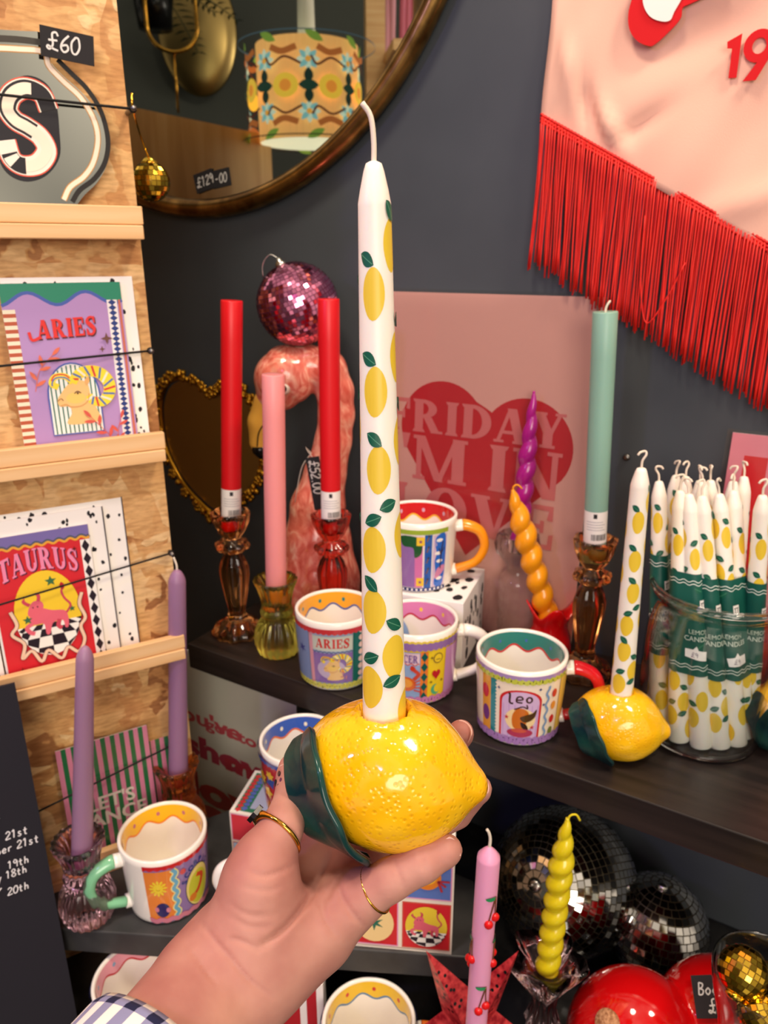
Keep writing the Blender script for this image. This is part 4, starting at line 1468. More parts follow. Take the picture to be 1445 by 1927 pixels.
a.into(mb, flat)
mb.build('poster_sheet', 'paper', t)
MB().box(-0.004, pw_ + 0.004, -0.0052, -0.0048, 0, ph_ + 0.004).build('clear_sleeve', 'sleeve', t)

# pink poster at the frame's edge
ru, rz = wal(1379, 812, 0.008)
rub, _ = wal(1402, 1320, 0.02)
pw2, ph2 = 0.21, rz - SHELF - 0.002
t = thing('poster', 'pink poster with a broad red letter shape behind the candle jar', 'poster', walp(ru, SHELF + 0.001, 0.018), WALL_A, None, -0.04)
a = Art(6e-5)
a.rect(0, 0, pw2, ph2, (232, 140, 160))
a.rect(0.014, 0.02, 0.036, ph2 - 0.022, (214, 28, 40))
a.poly(spl([(0.036, 0.16), (0.030, 0.09), (0.022, 0.045), (0.05, 0.02), (0.12, 0.02), (0.12, 0.16), (0.09, 0.18), (0.075, 0.1), (0.055, 0.1), (0.05, 0.16)], 5, True), (214, 28, 40))
a.line(spl([(0.062, 0.20), (0.05, 0.215), (0.058, 0.23), (0.075, 0.235)], 5), 0.003, (244, 226, 170))
a.line(spl([(0.075, 0.155), (0.06, 0.165), (0.058, 0.185), (0.075, 0.19)], 5), 0.003, (244, 226, 170))
mb = MB().box(0, pw2, 0, 0.0015, 0, ph2, W_); a.into(mb, flat); mb.build('poster_sheet', 'paper', t)
MB().box(-0.005, pw2 + 0.004, -0.004, -0.0036, 0, ph2 + 0.004).build('clear_sleeve', 'sleeve', t)

# grey poster under the shelf
PO3 = 0.2085
pl3 = wal(322, 1400, PO3)[0]
pr3 = wal(556, 1336, PO3)[0]
pw3, ph3 = pr3 - pl3, SHELF - 0.036 - TABLE
t = thing('poster', "grey poster with red and pink lettering you've got to show me love", 'poster', walp(pl3, TABLE + 0.0005, PO3), WALL_A, None, -0.004)
a = Art(6e-5)
pp = lambda x, y: (wal(x, y, PO3)[0] - pl3, wal(x, y, PO3)[1] - TABLE)
a.rect(0, 0, pw3, ph3 - 0.001, (216, 220, 210))
def gline(txt, x0, y0, x1, hpx, col, bold=0.03):
    y0 -= 17
    A_, B_ = pp(x0, y0), pp(x1, y0)
    wd = B_[0] - A_[0]
    hh = abs(pp(x0, y0 - hpx)[1] - A_[1])
    a2 = Art(); a2.text(txt, 0, 0, 1.0, col, bold, 'LEFT')
    xs = [q[0] for q in a2.p[0][0]]
    k = wd / (max(xs) - min(xs))
    sx_ = hh / 0.52
    x_min = min(xs)
    a.p.append(([((q[0] - x_min) * k + A_[0], q[1] * sx_ + A_[1]) for q in a2.p[0][0]], a2.p[0][1], col, a.h)); a.up()
gline("you've", 316, 1357, 450, 18, (206, 84, 96))
gline('got to', 386, 1387, 480, 14, (204, 84, 98))
gline('show', 346, 1427, 520, 25, (186, 64, 92), 0.05)
gline('me', 424, 1463, 512, 21, (190, 60, 78), 0.05)
gline('love', 356, 1509, 545, 33, (196, 58, 52), 0.05)
q = [pp(x, y) for x, y in ((380, 1516), (402, 1520), (430, 1540), (440, 1560), (420, 1556), (394, 1542))]
a.poly(spl(q, 5, True), (196, 58, 52))
a.ell(*pp(446, 1536), 0.012, 0.011, (196, 58, 52))
mb = MB().box(0, pw3, 0, 0.0015, 0, ph3 - 0.001, W_); a.into(mb, flat); mb.build('poster_sheet', 'paper', t)
MB().box(-0.002, pw3 + 0.002, -0.005, -0.0046, 0, ph3 - 0.001).build('clear_sleeve', 'sleeve', t)


# ------------------------------------------------------------------ mugs
MR_T, MR_B, MH = 0.0455, 0.0405, 0.087
IVORY = (252, 247, 236)


def mug_r(z):
    t = max(0.0, min(1.0, z / MH))
    return MR_B + (MR_T - MR_B) * t ** 0.8


def mug(label, loc, rotz, art, band, line, dots, handle_side, handle_col, group='zodiac mugs', lipc=None, dot_r=0.0022):
    t = thing('mug', label, 'mug', loc, rotz, group)
    prof = [(0.0, 0.0), (MR_B * 0.86, 0.0), (MR_B * 0.96, 0.0012), (mug_r(0.004), 0.004)]
    prof += [(mug_r(MH * k / 10), MH * k / 10) for k in range(1, 10)]
    prof += [(MR_T, MH - 0.001), (MR_T - 0.0012, MH), (MR_T - 0.0030, MH), (MR_T - 0.0038, MH - 0.0012)]
    inn = lambda z: mug_r(z) - 0.0042
    prof += [(inn(MH * k / 10), MH * k / 10) for k in range(9, 0, -1)]
    prof += [(inn(0.006) * 0.9, 0.006), (0.0, 0.0055)]
    mb = MB().lathe(prof, 128, col=IVORY)
    if art:
        a = Art(3e-5)
        a.h = 1.6e-4
        art(a)
        a.into(mb, lambda x, y, h: ((mug_r(y) + h) * math.sin(x / MR_T), -(mug_r(y) + h) * math.cos(x / MR_T), y), cut=MR_T * 0.06, cutz=0.03)
    if band:
        a = Art(3e-5)
        a.h = 1.2e-4
        C = 2 * PI * MR_T
        nn = 160
        dp = lambda x: -0.0205 - 0.0036 * math.sin(2 * PI * 9 * x / C)
        xs = [C * i / nn for i in range(nn + 1)]
        up_ = [(x, -0.0025) for x in xs]; dn = [(x, dp(x)) for x in xs]
        a.p.append((up_ + dn, [(i, i + 1, i + 2 + nn, i + 1 + nn) for i in range(nn)], band, a.h)); a.up()
        a.line(dn, 0.0022, line)
        if dots:
            for i in range(9):
                a.ell(C * (i + 0.3) / 9, -0.0118, dot_r, dot_r * 1.2, dots, 10, up=False)
        a.into(mb, lambda x, y, h: ((inn(MH + y) - h) * math.sin(x / MR_T), -(inn(MH + y) - h) * math.cos(x / MR_T), MH + y))
    mb.build('body', 'glaze', t)
    hs = handle_side
    hp = spl([(mug_r(0.068) - 0.002, 0.070), (mug_r(0.07) + 0.012, 0.071), (MR_T + 0.0275, 0.063), (MR_T + 0.0330, 0.044), (MR_T + 0.0235, 0.025), (mug_r(0.016) + 0.008, 0.0165), (mug_r(0.014) - 0.002, 0.0145)], 6)
    mb = MB()
    m0 = 4
    mb.tube([(x * hs, 0, z) for x, z in hp[:m0 + 1]], [0.0074] * (m0 + 1), 12, IVORY, flat=0.8)
    mb.tube([(x * hs, 0, z) for x, z in hp[m0:-m0]], [0.0074 - 0.0010 * math.sin(PI * i / (len(hp) - 2 * m0)) for i in range(len(hp) - 2 * m0)], 12, handle_col, flat=0.8)
    mb.tube([(x * hs, 0, z) for x, z in hp[-m0 - 1:]], [0.0074] * (m0 + 1), 12, IVORY, flat=0.8)
    mb.build('handle', 'glaze', t)
    return t


def scallop(a, y, x0, x1, col, amp=0.0016, per=0.006, w=0.005):
    n = int((x1 - x0) / per * 8)
    q = [(x0 + (x1 - x0) * i / n, y - w / 2 - amp * abs(math.sin(PI * (x0 + (x1 - x0) * i / n) / per))) for i in range(n + 1)]
    top = [(x, y + w / 2) for x, _ in q]
    a.p.append((top + q, [(i, i + 1, i + 2 + n, i + 1 + n) for i in range(n)], col, a.h)); a.up()


X1 = 0.118                                        # half of the printed wrap


def art_aries(a):
    a.rect(-X1, 0.004, X1, 0.079, (170, 190, 214))
    a.rect(-0.0235, 0.012, 0.0235, 0.05, (142, 112, 176))
    a.rect(-0.0285, 0.004, -0.0235, 0.079, (226, 160, 170))
    a.rect(-0.0235, 0.053, 0.0235, 0.071, (206, 214, 196))
    a.serif('ARIES', -0.0195, 0.0565, 0.0115, (208, 60, 56), width=0.039)
    a.wave(-0.0235, 0.0235, 0.0515, 0.0006, 0.005, 0.001, (70, 80, 130))
    a.ell(-0.002, 0.03, 0.0165, 0.0125, (196, 180, 206))
    ram(a, -0.001, 0.031, 0.027)
    sprig(a, [(0.018, 0.014), (0.013, 0.02), (0.01, 0.026)], (206, 130, 130), 0.005, 3)
    a.rect(0.0235, 0.008, 0.034, 0.076, (30, 104, 92))
    for i in range(8):
        a.ell(0.034, 0.012 + i * 0.009, 0.0035, 0.0035, (238, 206, 196), 10, up=False)
    a.up()
    a.rect(0.037, 0.008, 0.06, 0.076, (240, 206, 190)); a.star(0.048, 0.05, 0.008, (208, 60, 56), 5)
    a.rect(-0.06, 0.008, -0.0285, 0.076, (128, 150, 190)); a.star(-0.04, 0.05, 0.007, (60, 70, 140), 6)
    scallop(a, 0.0775, -X1, X1, (206, 58, 62)); a.wave(-X1, X1, 0.0085, 0.0015, 0.006, 0.005, (206, 204, 92))


def art_cancer(a):
    a.rect(-X1, 0.004, X1, 0.079, (246, 214, 40))
    a.rect(-0.06, 0.008, 0.004, 0.067, (150, 178, 214))
    a.rect(-0.032, 0.052, 0.003, 0.066, (236, 206, 214)); a.wave(-0.032, 0.003, 0.0525, 0.001, 0.008, 0.0012, (206, 90, 70))
    a.serif('CANCER', -0.0325, 0.0545, 0.0095, (126, 92, 156), width=0.034)
    a.ell(-0.012, 0.028, 0.0115, 0.009, (222, 104, 34)); a.ell(-0.012, 0.029, 0.0075, 0.0055, (240, 160, 50))
    for sx in (-1, 1):
        a.line(spl([(-0.012 + sx * 0.009, 0.034), (-0.012 + sx * 0.014, 0.041), (-0.012 + sx * 0.008, 0.047)], 4), 0.0042, (206, 62, 34))
        a.leaf(-0.012 + sx * 0.009, 0.044, 0.008, 0.006, 1.9 if sx > 0 else 1.2, (206, 62, 34))
        for k in range(4):
            a.line([(-0.012 + sx * 0.009, 0.03 - 0.003 * k), (-0.012 + sx * 0.0165, 0.034 - 0.005 * k), (-0.012 + sx * 0.0175, 0.028 - 0.006 * k)], 0.0018, (206, 70, 40), False)
    a.up()
    a.rect(0.004, 0.008, 0.0125, 0.068, (238, 130, 50))
    for i in range(5):
        y = 0.013 + i * 0.0122
        a.poly([(0.00825, y - 0.006), (0.0122, y), (0.00825, y + 0.006), (0.0044, y)], (22, 92, 84), False)
    a.up()
    a.ell(0.024, 0.0585, 0.0058, 0.0062, (120, 92, 40)); a.ell(0.024, 0.0585, 0.0047, 0.0051, (246, 214, 40)); a.line([(0.0215, 0.057), (0.0265, 0.057)], 0.001, (120, 92, 40))
    hpts = [(0.0225 + 0.0052 * (16 * math.sin(t) ** 3) / 16, 0.039 + 0.0062 * (13 * math.cos(t) - 5 * math.cos(2 * t) - 2 * math.cos(3 * t) - math.cos(4 * t)) / 15) for t in [2 * PI * i / 24 for i in range(24)]]
    a.poly(hpts, (196, 40, 44))
    a.ell(0.0225, 0.02, 0.0056, 0.0066, (90, 180, 130)); a.ell(0.0248, 0.0212, 0.0042, 0.0052, (246, 214, 40))
    for x, y in ((0.0165, 0.06), (0.0165, 0.03), (0.03, 0.03)):
        a.star(x, y, 0.0022, (110, 80, 40), 4, up=False)
    a.up()
    a.rect(0.034, 0.008, 0.06, 0.068, (206, 150, 200))
    scallop(a, 0.0745, -X1, X1, (150, 112, 176), w=0.008); a.wave(-X1, X1, 0.0795, 0.0006, 0.006, 0.0022, (240, 216, 70))
    a.wave(-X1, X1, 0.0085, 0.0016, 0.008, 0.006, (206, 130, 180))


def art_leo(a):
    a.rect(-X1, 0.004, X1, 0.079, (246, 230, 206))
    a.rect(-0.045, 0.006, -0.0325, 0.074, (232, 160, 60)); a.ell(-0.04, 0.055, 0.005, 0.008, (206, 60, 70)); a.ell(-0.039, 0.03, 0.005, 0.009, (120, 60, 130))
    a.rect(-0.0325, 0.006, -0.0265, 0.074, (30, 130, 136))
    for i in range(17):
        a.ell(-0.0265, 0.008 + i * 0.004, 0.0012, 0.0012, (30, 130, 136), 8, up=False)
    a.up()
    def arch(r, y1):
        return [(-r, 0.010), (-r, y1)] + [(-r * math.cos(PI * i / 14), y1 + r * 0.62 * math.sin(PI * i / 14)) for i in range(15)] + [(r, y1), (r, 0.010)]
    a.poly(arch(0.0215, 0.054), (206, 44, 46)); a.poly([(x * 0.885, 0.010 + (y - 0.010) * 0.965) for x, y in arch(0.0215, 0.054)], (214, 182, 220))
    for i in range(7):
        a.rect(-0.0175 + i * 0.0058, 0.012, -0.0168 + i * 0.0058, 0.05, (190, 150, 206), False)
    a.up()
    chg = [(-0.0105, 0.0525, 'l'), (0, 0, '')]
    dk = (66, 40, 30)
    a.line(spl([(-0.0125, 0.0625), (-0.011, 0.0615), (-0.011, 0.0525), (-0.0075, 0.0515)], 4), 0.0021, dk)
    a.line(spl([(-0.0042, 0.056), (0.0016, 0.0572), (0.0, 0.0602), (-0.0036, 0.059), (-0.004, 0.054), (0.0016, 0.0534)], 4), 0.0018, dk)
    a.ell(0.0082, 0.0568, 0.0036, 0.0038, dk); a.ell(0.0082, 0.0568, 0.0016, 0.002, (214, 182, 220))
    a.ell(0.0005, 0.0335, 0.0155, 0.0135, (244, 216, 160))
    a.poly(spl([(-0.006, 0.024), (-0.008, 0.036), (-0.004, 0.0455), (0.003, 0.0465), (0.0085, 0.042), (0.008, 0.035), (0.006, 0.027), (0.003, 0.023)], 4, True), (206, 110, 34))
    a.poly(spl([(0.0, 0.036), (0.006, 0.0395), (0.0125, 0.0415), (0.0165, 0.0455), (0.0155, 0.037), (0.010, 0.032), (0.004, 0.031)], 4, True), (84, 56, 30))
    a.line(spl([(-0.006, 0.045), (0.002, 0.049), (0.007, 0.047), (0.006, 0.0515)], 4), 0.0014, dk)
    a.poly(spl([(0.001, 0.031), (0.007, 0.028), (0.009, 0.022), (0.003, 0.024)], 4, True), (50, 30, 30))
    a.ell(0.001, 0.018, 0.0135, 0.0052, (178, 60, 90)); a.ell(0.0, 0.0205, 0.008, 0.0022, (206, 90, 70))
    a.star(-0.0135, 0.035, 0.003, (196, 50, 60), 5); a.star(0.013, 0.025, 0.003, (196, 50, 60), 5)
    for x, y in ((-0.0225, 0.066), (0.0185, 0.068), (0.0235, 0.05)):
        a.star(x, y, 0.0022, (44, 52, 120), 4, up=False)
    a.up()
    a.wave(0.008, 0.07, 0.0275, 0.0014, 0.013, 0.0025, (128, 158, 196), vertical=True)
    for y, c in ((0.06, (206, 52, 46)), (0.046, (230, 150, 60)), (0.03, (206, 52, 46)), (0.016, (120, 130, 60))):
        a.ell(0.036, y, 0.0032, 0.0048, c, 12, up=False)
    a.up()
    a.rect(0.044, 0.006, 0.06, 0.074, (238, 200, 90))
    a.wave(-X1, X1, 0.0775, 0.001, 0.006, 0.0062, (196, 200, 74)); scallop(a, 0.0815, -X1, X1, (168, 140, 190), w=0.003)
    a.wave(-X1, X1, 0.0085, 0.001, 0.008, 0.0075, (170, 128, 190))
    for i in range(20):
        a.ell(-0.1 + i * 0.0105, 0.0095, 0.0008, 0.0008, (90, 40, 100), 6, up=False)


def art_twins(a):
    a.rect(-X1, 0.004, X1, 0.079, (246, 240, 230))
    a.rect(-0.04, 0.008, 0.0055, 0.072, (150, 112, 176)); a.rect(-0.004, 0.008, 0.0055, 0.072, (216, 120, 176))
    a.poly(spl([(-0.02, 0.072), (0.002, 0.07), (0.004, 0.052), (-0.004, 0.046), (-0.006, 0.058), (-0.018, 0.06)], 4, True), (40, 92, 52))
    for y in (0.061, 0.010):
        a.rect(-0.002, y, 0.0075, y + 0.0105, (246, 206, 60), False); a.star(0.0027, y + 0.005, 0.003, (130, 50, 120), 5)
    a.rect(0.0075, 0.006, 0.0165, 0.074, (30, 92, 176))
    for i in range(5):
        a.line([(0.010, 0.012 + i * 0.0135), (0.0125, 0.018 + i * 0.0135)], 0.0016, (120, 90, 60), False); a.star(0.0125, 0.0185 + i * 0.0135, 0.0025, (60, 60, 60), 4, up=False)
    a.up()
    a.rect(0.0178, 0.008, 0.0365, 0.073, (214, 190, 214))
    a.poly(spl([(0.021, 0.01), (0.034, 0.012), (0.035, 0.07), (0.022, 0.071), (0.0205, 0.06), (0.0225, 0.05), (0.0205, 0.04), (0.022, 0.026)], 4, True), (52, 110, 206))
    for x, y in ((0.026, 0.066), (0.0245, 0.05), (0.027, 0.04), (0.0275, 0.018)):
        a.ell(x, y, 0.0045, 0.0022, (248, 246, 240), 12, up=False)
    a.up()
    a.poly(spl([(0.022, 0.018), (0.034, 0.026), (0.034, 0.034), (0.024, 0.03)], 4, True), (216, 140, 176))
    a.line(spl([(0.0285, 0.03), (0.029, 0.05), (0.031, 0.064)], 4), 0.0016, (60, 40, 44)); a.line(spl([(0.029, 0.046), (0.0255, 0.056)], 4), 0.0012, (60, 40, 44)); a.line(spl([(0.029, 0.05), (0.0335, 0.056)], 4), 0.0012, (60, 40, 44))
    a.rect(-X1, 0.0745, 0.038, 0.08, (160, 184, 60))
    a.rect(-X1, 0.003, 0.038, 0.0075, (40, 52, 116))
    for i in range(24):
        a.ell(-0.1 + i * 0.0058, 0.0052, 0.0014, 0.0016, (246, 244, 240), 8, up=False)


def art_scorpio(a):
    a.rect(-0.034, 0.004, X1, 0.079, (150, 122, 176))
    a.rect(-0.034, 0.006, -0.004, 0.074, (238, 140, 60))
    for i in range(12):
        t = 2 * PI * i / 12
        a.leaf(-0.0205 + 0.004 * math.cos(t), 0.052 + 0.005 * math.sin(t), 0.0058, 0.0028, t, (246, 216, 60))
    a.ell(-0.0205, 0.052, 0.0052, 0.0062, (246, 216, 60)); a.line(spl([(-0.0225, 0.051), (-0.0205, 0.0495), (-0.0185, 0.051)], 3), 0.0007, (200, 150, 30))
    a.ell(-0.0185, 0.022, 0.0075, 0.0098, (36, 42, 104)); a.ell(-0.0245, 0.0235, 0.0022, 0.0034, (216, 130, 150)); a.ell(-0.0125, 0.0215, 0.0024, 0.0034, (216, 130, 150))
    a.wave(0.006, 0.074, -0.003, 0.0016, 0.013, 0.0068, (240, 226, 150), vertical=True); a.wave(0.006, 0.074, -0.003, 0.0016, 0.013, 0.004, (110, 176, 206), vertical=True)
    a.ell(0.024, 0.036, 0.0165, 0.0265, (60, 56, 66)); a.ell(0.024, 0.036, 0.0158, 0.0256, (240, 220, 130)); a.ell(0.024, 0.034, 0.0132, 0.0215, (206, 206, 60))
    a.line(spl([(0.014, 0.024), (0.024, 0.03), (0.03, 0.044), (0.022, 0.05)], 4), 0.005, (214, 80, 40)); a.ell(0.016, 0.024, 0.005, 0.005, (226, 130, 40))
    th = [(0.024 + 0.0185 * math.cos(t), 0.040 + 0.0265 * math.sin(t)) for t in (2.75, 2.4, 2.05, 1.7, 1.35, 1.0, 0.65)]
    for ch, (x, y), an in zip('SCORPIO', th, (2.75, 2.4, 2.05, 1.7, 1.35, 1.0, 0.65)):
        a2 = Art(); a2.text(ch, 0, -0.003, 0.0088, (44, 66, 140), 0.03)
        r_ = an - PI / 2
        a.p.append(([(x + p[0] * math.cos(r_) - p[1] * math.sin(r_), y + p[0] * math.sin(r_) + p[1] * math.cos(r_)) for p in a2.p[0][0]], a2.p[0][1], (44, 66, 140), a.h))
    a.up()
    a.ell(0.006, 0.066, 0.0032, 0.0036, (206, 60, 60))
    a.wave(-0.034, X1, 0.008, 0.0012, 0.012, 0.006, (216, 130, 150))
    scallop(a, 0.0795, -0.034, X1, (206, 40, 44), per=0.0075, w=0.004)


def art_mixed(a):
    a.rect(-X1, 0.004, X1, 0.079, (196, 60, 70))
    rr = random.Random(9)
    cols = [(60, 90, 170), (226, 130, 50), (40, 120, 90), (140, 70, 150), (240, 200, 70), (206, 60, 60)]
    for i in range(70):
        x, y = rr.uniform(-0.1, 0.1), rr.uniform(0.012, 0.07)
        a.star(x, y, rr.uniform(0.005, 0.010), rr.choice(cols), rr.choice([4, 5, 6]), 0.6, rr.uniform(0, 3))
    scallop(a, 0.079, -X1, X1, (60, 90, 170), w=0.004)


def faceto(p):                                    # heading that turns a thing's front to the viewer
    return -math.atan2(p.x, p.y)


def on(px, py, z):
    p = atz(px, py, z)
    return p


p = on(634, 1266, SHELF)
mug('zodiac mug with ARIES lettering and an orange band inside, beside the yellow glass holder', p, faceto(p) - 0.10, art_aries, (246, 176, 40), (64, 96, 170), (40, 130, 130), 1, (120, 160, 206))
p = on(782, 1290, SHELF)
mug('zodiac mug with CANCER lettering and a pink band inside, white handle', p, faceto(p) + 0.02, art_cancer, (222, 132, 186), (196, 40, 66), (246, 206, 80), 1, (250, 246, 240))
leo_p = on(973, 1361, SHELF)
mug('zodiac mug with leo lettering, a teal band inside and a red handle', leo_p, faceto(leo_p) + 0.05, art_leo, (28, 124, 118), (206, 40, 46), (60, 100, 190), 1, (214, 26, 38), dot_r=0.0014)
# spotted box with a mug on it
bx = onplane(868, 1105, walp(0, 0, 0.10), WALL_N)
t = thing('gift_box', 'white gift box with black spots under the mug with the orange handle', 'box', Vector((0, 0, 0)), WALL_A + 0.18)
a = Art(5e-5); bw, bh = 0.105, 0.088
spots(a, bw, bh, 22, (26, 24, 28), 0.0085, 21)
mb = MB().box(0, bw, 0, bw, 0, bh, (246, 243, 240)); a.into(mb, flat)
a = Art(5e-5); spots(a, bw, bh, 22, (26, 24, 28), 0.0085, 22); a.into(mb, lambda x, y, h: (bw + h, x, y))
a = Art(5e-5); spots(a, bw, bw, 22, (26, 24, 28), 0.0080, 23); a.into(mb, lambda x, y, h: (x, y, bh + h))
mb.build('box_body', 'matte', t, bevel=0.0008)
rc = atz(872, 1136, SHELF + bh)                    # front top corner of the box
ang = WALL_A + 0.18
ex, ey = Vector((math.cos(ang), math.sin(ang), 0)), Vector((-math.sin(ang), math.cos(ang), 0))
bo = Vector((rc.x, rc.y, SHELF)) - ex * bw
t.location = bo
p = atz(786, 1090, SHELF + bh)
mug('zodiac mug with a red band inside and an orange handle, standing on the spotted box', p, faceto(p) + 0.0, art_twins, (206, 22, 34), (246, 200, 60), (206, 170, 196), 1, (246, 150, 22))
p = on(320, 1682, LOW)
mug('zodiac mug with SCORPIO lettering, a yellow band inside and a mint green handle', p, faceto(p) + 0.20, art_scorpio, (250, 196, 20), (246, 140, 30), (200, 110, 120), -1, (128, 196, 150))
p = atz(421, 1626, LOW + 0.050); p = Vector((p.x + 0.060, p.y, LOW))
mug('small mug hidden behind the thumb, only its white handle end showing', p, faceto(p), art_mixed, (60, 110, 200), (236, 110, 40), (246, 240, 200), -1, (250, 246, 240)).scale = (0.85, 0.85, 0.85)
p = on(276, 1950, TABLE)
mug('mug with a pink band and wavy red line inside, beside the checked cuff', p, faceto(p), art_mixed, (236, 160, 176), (200, 24, 44), (130, 170, 206), 1, (250, 246, 240))
p = on(695, 2035, TABLE)
mug('mug with a yellow band, blue wavy line and red dots inside, on the black tabletop', p, faceto(p), art_mixed, (240, 196, 40), (76, 130, 176), (206, 50, 40), 1, (240, 120, 40))
p = on(430, 2020, TABLE)
mug('mug with a yellow rim, mostly hidden under the wrist beside the striped box', p, faceto(p), art_mixed, (240, 190, 50), (76, 130, 176), (206, 50, 40), -1, (90, 140, 190))

# zodiac gift boxes on the low shelf
def zodiac_face(a, w, h):
    a.rect(0, 0, w, h, (244, 232, 214))
    cw, ch = w / 3.0, h / 2.0
    fills = [[(160, 136, 186), (214, 40, 50), (214, 40, 50)], [(214, 60, 70), (160, 184, 214), (92, 120, 190)]]
    for r_ in range(2):
        for c in range(3):
            x0, y0 = c * cw + 0.02 * w, r_ * ch + 0.03 * h
            x1, y1 = (c + 1) * cw - 0.02 * w, (r_ + 1) * ch - 0.03 * h
            a.rect(x0 - 0.008 * w, y0 - 0.012 * h, x1 + 0.008 * w, y1 + 0.012 * h, (226, 150, 190) if (r_ + c) % 2 else (206, 90, 70))
            a.rect(x0, y0, x1, y1, fills[r_][c])
    for c, sc in ((0, 0),):
        a.rect(0.02 * w, 0.32 * h, cw - 0.02 * w, 0.47 * h, (176, 198, 224)); ram(a, 0.15 * w, 0.18 * h, 0.2 * w)
    a.rect(cw - 0.015 * w, 0, cw + 0.03 * w, h, (50, 120, 84))
    a.ell(2.5 * cw, 0.25 * h, 0.4 * cw, 0.2 * h, (236, 206, 60), 30)
    checker_floor(a, 2.5 * cw, 0.25 * h, 0.4 * cw, 0.2 * h, 0.2 * h, 4)
    bull(a, 2.48 * cw, 0.25 * h, 0.62 * cw)
    a.ell(1.5 * cw, 0.25 * h, 0.38 * cw, 0.19 * h, (246, 214, 150), 24); a.star(1.5 * cw, 0.25 * h, 0.2 * cw, (40, 110, 90), 6)
    cx, cy = 2.5 * cw, 0.74 * h
    a.ell(cx, cy, 0.26 * cw, 0.12 * h, (226, 130, 40)); a.ell(cx, cy + 0.01 * h, 0.18 * cw, 0.08 * h, (240, 180, 50))
    for sx in (-1, 1):
        a.line(spl([(cx + sx * 0.2 * cw, cy + 0.05 * h), (cx + sx * 0.36 * cw, cy + 0.13 * h), (cx + sx * 0.2 * cw, cy + 0.18 * h)], 4), 0.09 * cw, (206, 60, 44))
        for k in range(3):
            a.line([(cx + sx * 0.2 * cw, cy - 0.03 * h), (cx + sx * (0.42 - 0.07 * k) * cw, cy - (0.03 + 0.05 * k) * h)], 0.045 * cw, (176, 50, 60), False)
    a.up()
    ex_, ey_ = 1.5 * cw, 0.76 * h
    a.ell(ex_, ey_, 0.4 * cw, 0.13 * h, (206, 90, 50)); a.ell(ex_, ey_, 0.34 * cw, 0.1 * h, (248, 244, 236)); a.ell(ex_, ey_, 0.16 * cw, 0.09 * h, (40, 120, 96)); a.ell(ex_, ey_, 0.07 * cw, 0.05 * h, (20, 20, 24))
    a.line([(0, 0.006 * h), (w, 0.006 * h)], 0.02 * h, (244, 232, 214))


def zodiac_box(label, w, d, h, corner, heading):
    t = thing('gift_box', label, 'box', corner, heading, 'zodiac gift boxes')
    mb = MB().box(0, w, 0, d, 0, h, (244, 232, 214))
    a = Art(4e-5); zodiac_face(a, w, h); a.into(mb, flat)
    a = Art(4e-5); a.rect(0, 0, d, h, (226, 190, 160)); a.wave(0.01, h - 0.01, d * 0.3, 0.004, 0.02, 0.008, (206, 60, 60), True); a.wave(0.01, h - 0.01, d * 0.6, 0.004, 0.02, 0.008, (60, 90, 150), True)
    a.into(mb, lambda x, y, h_: (w + h_, x, y))
    a = Art(4e-5); a.rect(0, 0, d, h, (196, 206, 226)); a.into(mb, lambda x, y, h_: (-h_, d - x, y))
    a = Art(4e-5); a.rect(0, 0, w, d, (240, 234, 224)); a.rect(0.004, 0.004, w - 0.004, d - 0.004, (50, 124, 92))
    for i in range(24):
        for sx, cc in ((0.008, (206, 60, 66)), (0.0145, (92, 110, 190))):
            y = 0.006 + i * 0.0062 + (0.003 if sx > 0.01 else 0)
            if y > d - 0.006: continue
            a.poly([(sx - 0.004, y), (sx, y - 0.004), (sx + 0.004, y), (sx, y + 0.004)], cc, False)
    a.up(); a.rect(0.02, 0.01, w - 0.01, d - 0.01, (176, 186, 214))
    a.into(mb, lambda x, y, h_: (x, y, h + h_))
    mb.build('box_body', 'paper', t, bevel=0.0008)
    return t


c = atz(850, 1800, LOW)
hd = math.radians(-6)
W3 = 0.155
zodiac_box('tall zodiac gift box with bull and crab pictures beside the big mirror ball', W3, 0.085, 0.128, Vector((c.x, c.y, LOW)) - Vector((math.cos(hd), math.sin(hd), 0)) * W3 + Vector((0, 0.004, 0)), hd)
c = atz(440, 1632, LOW)
zodiac_box('zodiac gift box with a diamond-patterned lid under the mug with the blue band', 0.115, 0.072, 0.078, Vector((c.x, c.y + 0.0, LOW)), math.radians(-14))
p = atz(572, 1510, LOW + 0.078)
mug('mug with a blue band inside, standing on a patterned box', Vector((p.x, p.y, LOW + 0.078)), faceto(p), art_mixed, (44, 92, 190), (236, 120, 50), (246, 240, 210), 1, (60, 110, 190))

# red and white striped box under the low shelf
p = on(612, 1985, TABLE)
w, h = 0.085, 0.098
a = Art(4e-5)
for x0, x1_, cc in ((0, 1, (238, 232, 228)), (0.0, 0.34, (176, 24, 36)), (0.40, 0.72, (176, 24, 36)), (0.80, 0.92, (176, 24, 36))):
    a.rect(w * x0, 0, w * x1_, h, cc)
mb = MB().box(0, w, 0, 0.03, 0, h, (238, 232, 228)); a.into(mb, flat)
tag(mb.build('striped_box', 'matte', bevel=0.0008), 'red and white vertically striped box on the black tabletop below the hand', 'box', None, Vector((p.x - w, p.y, TABLE)), 0.0)

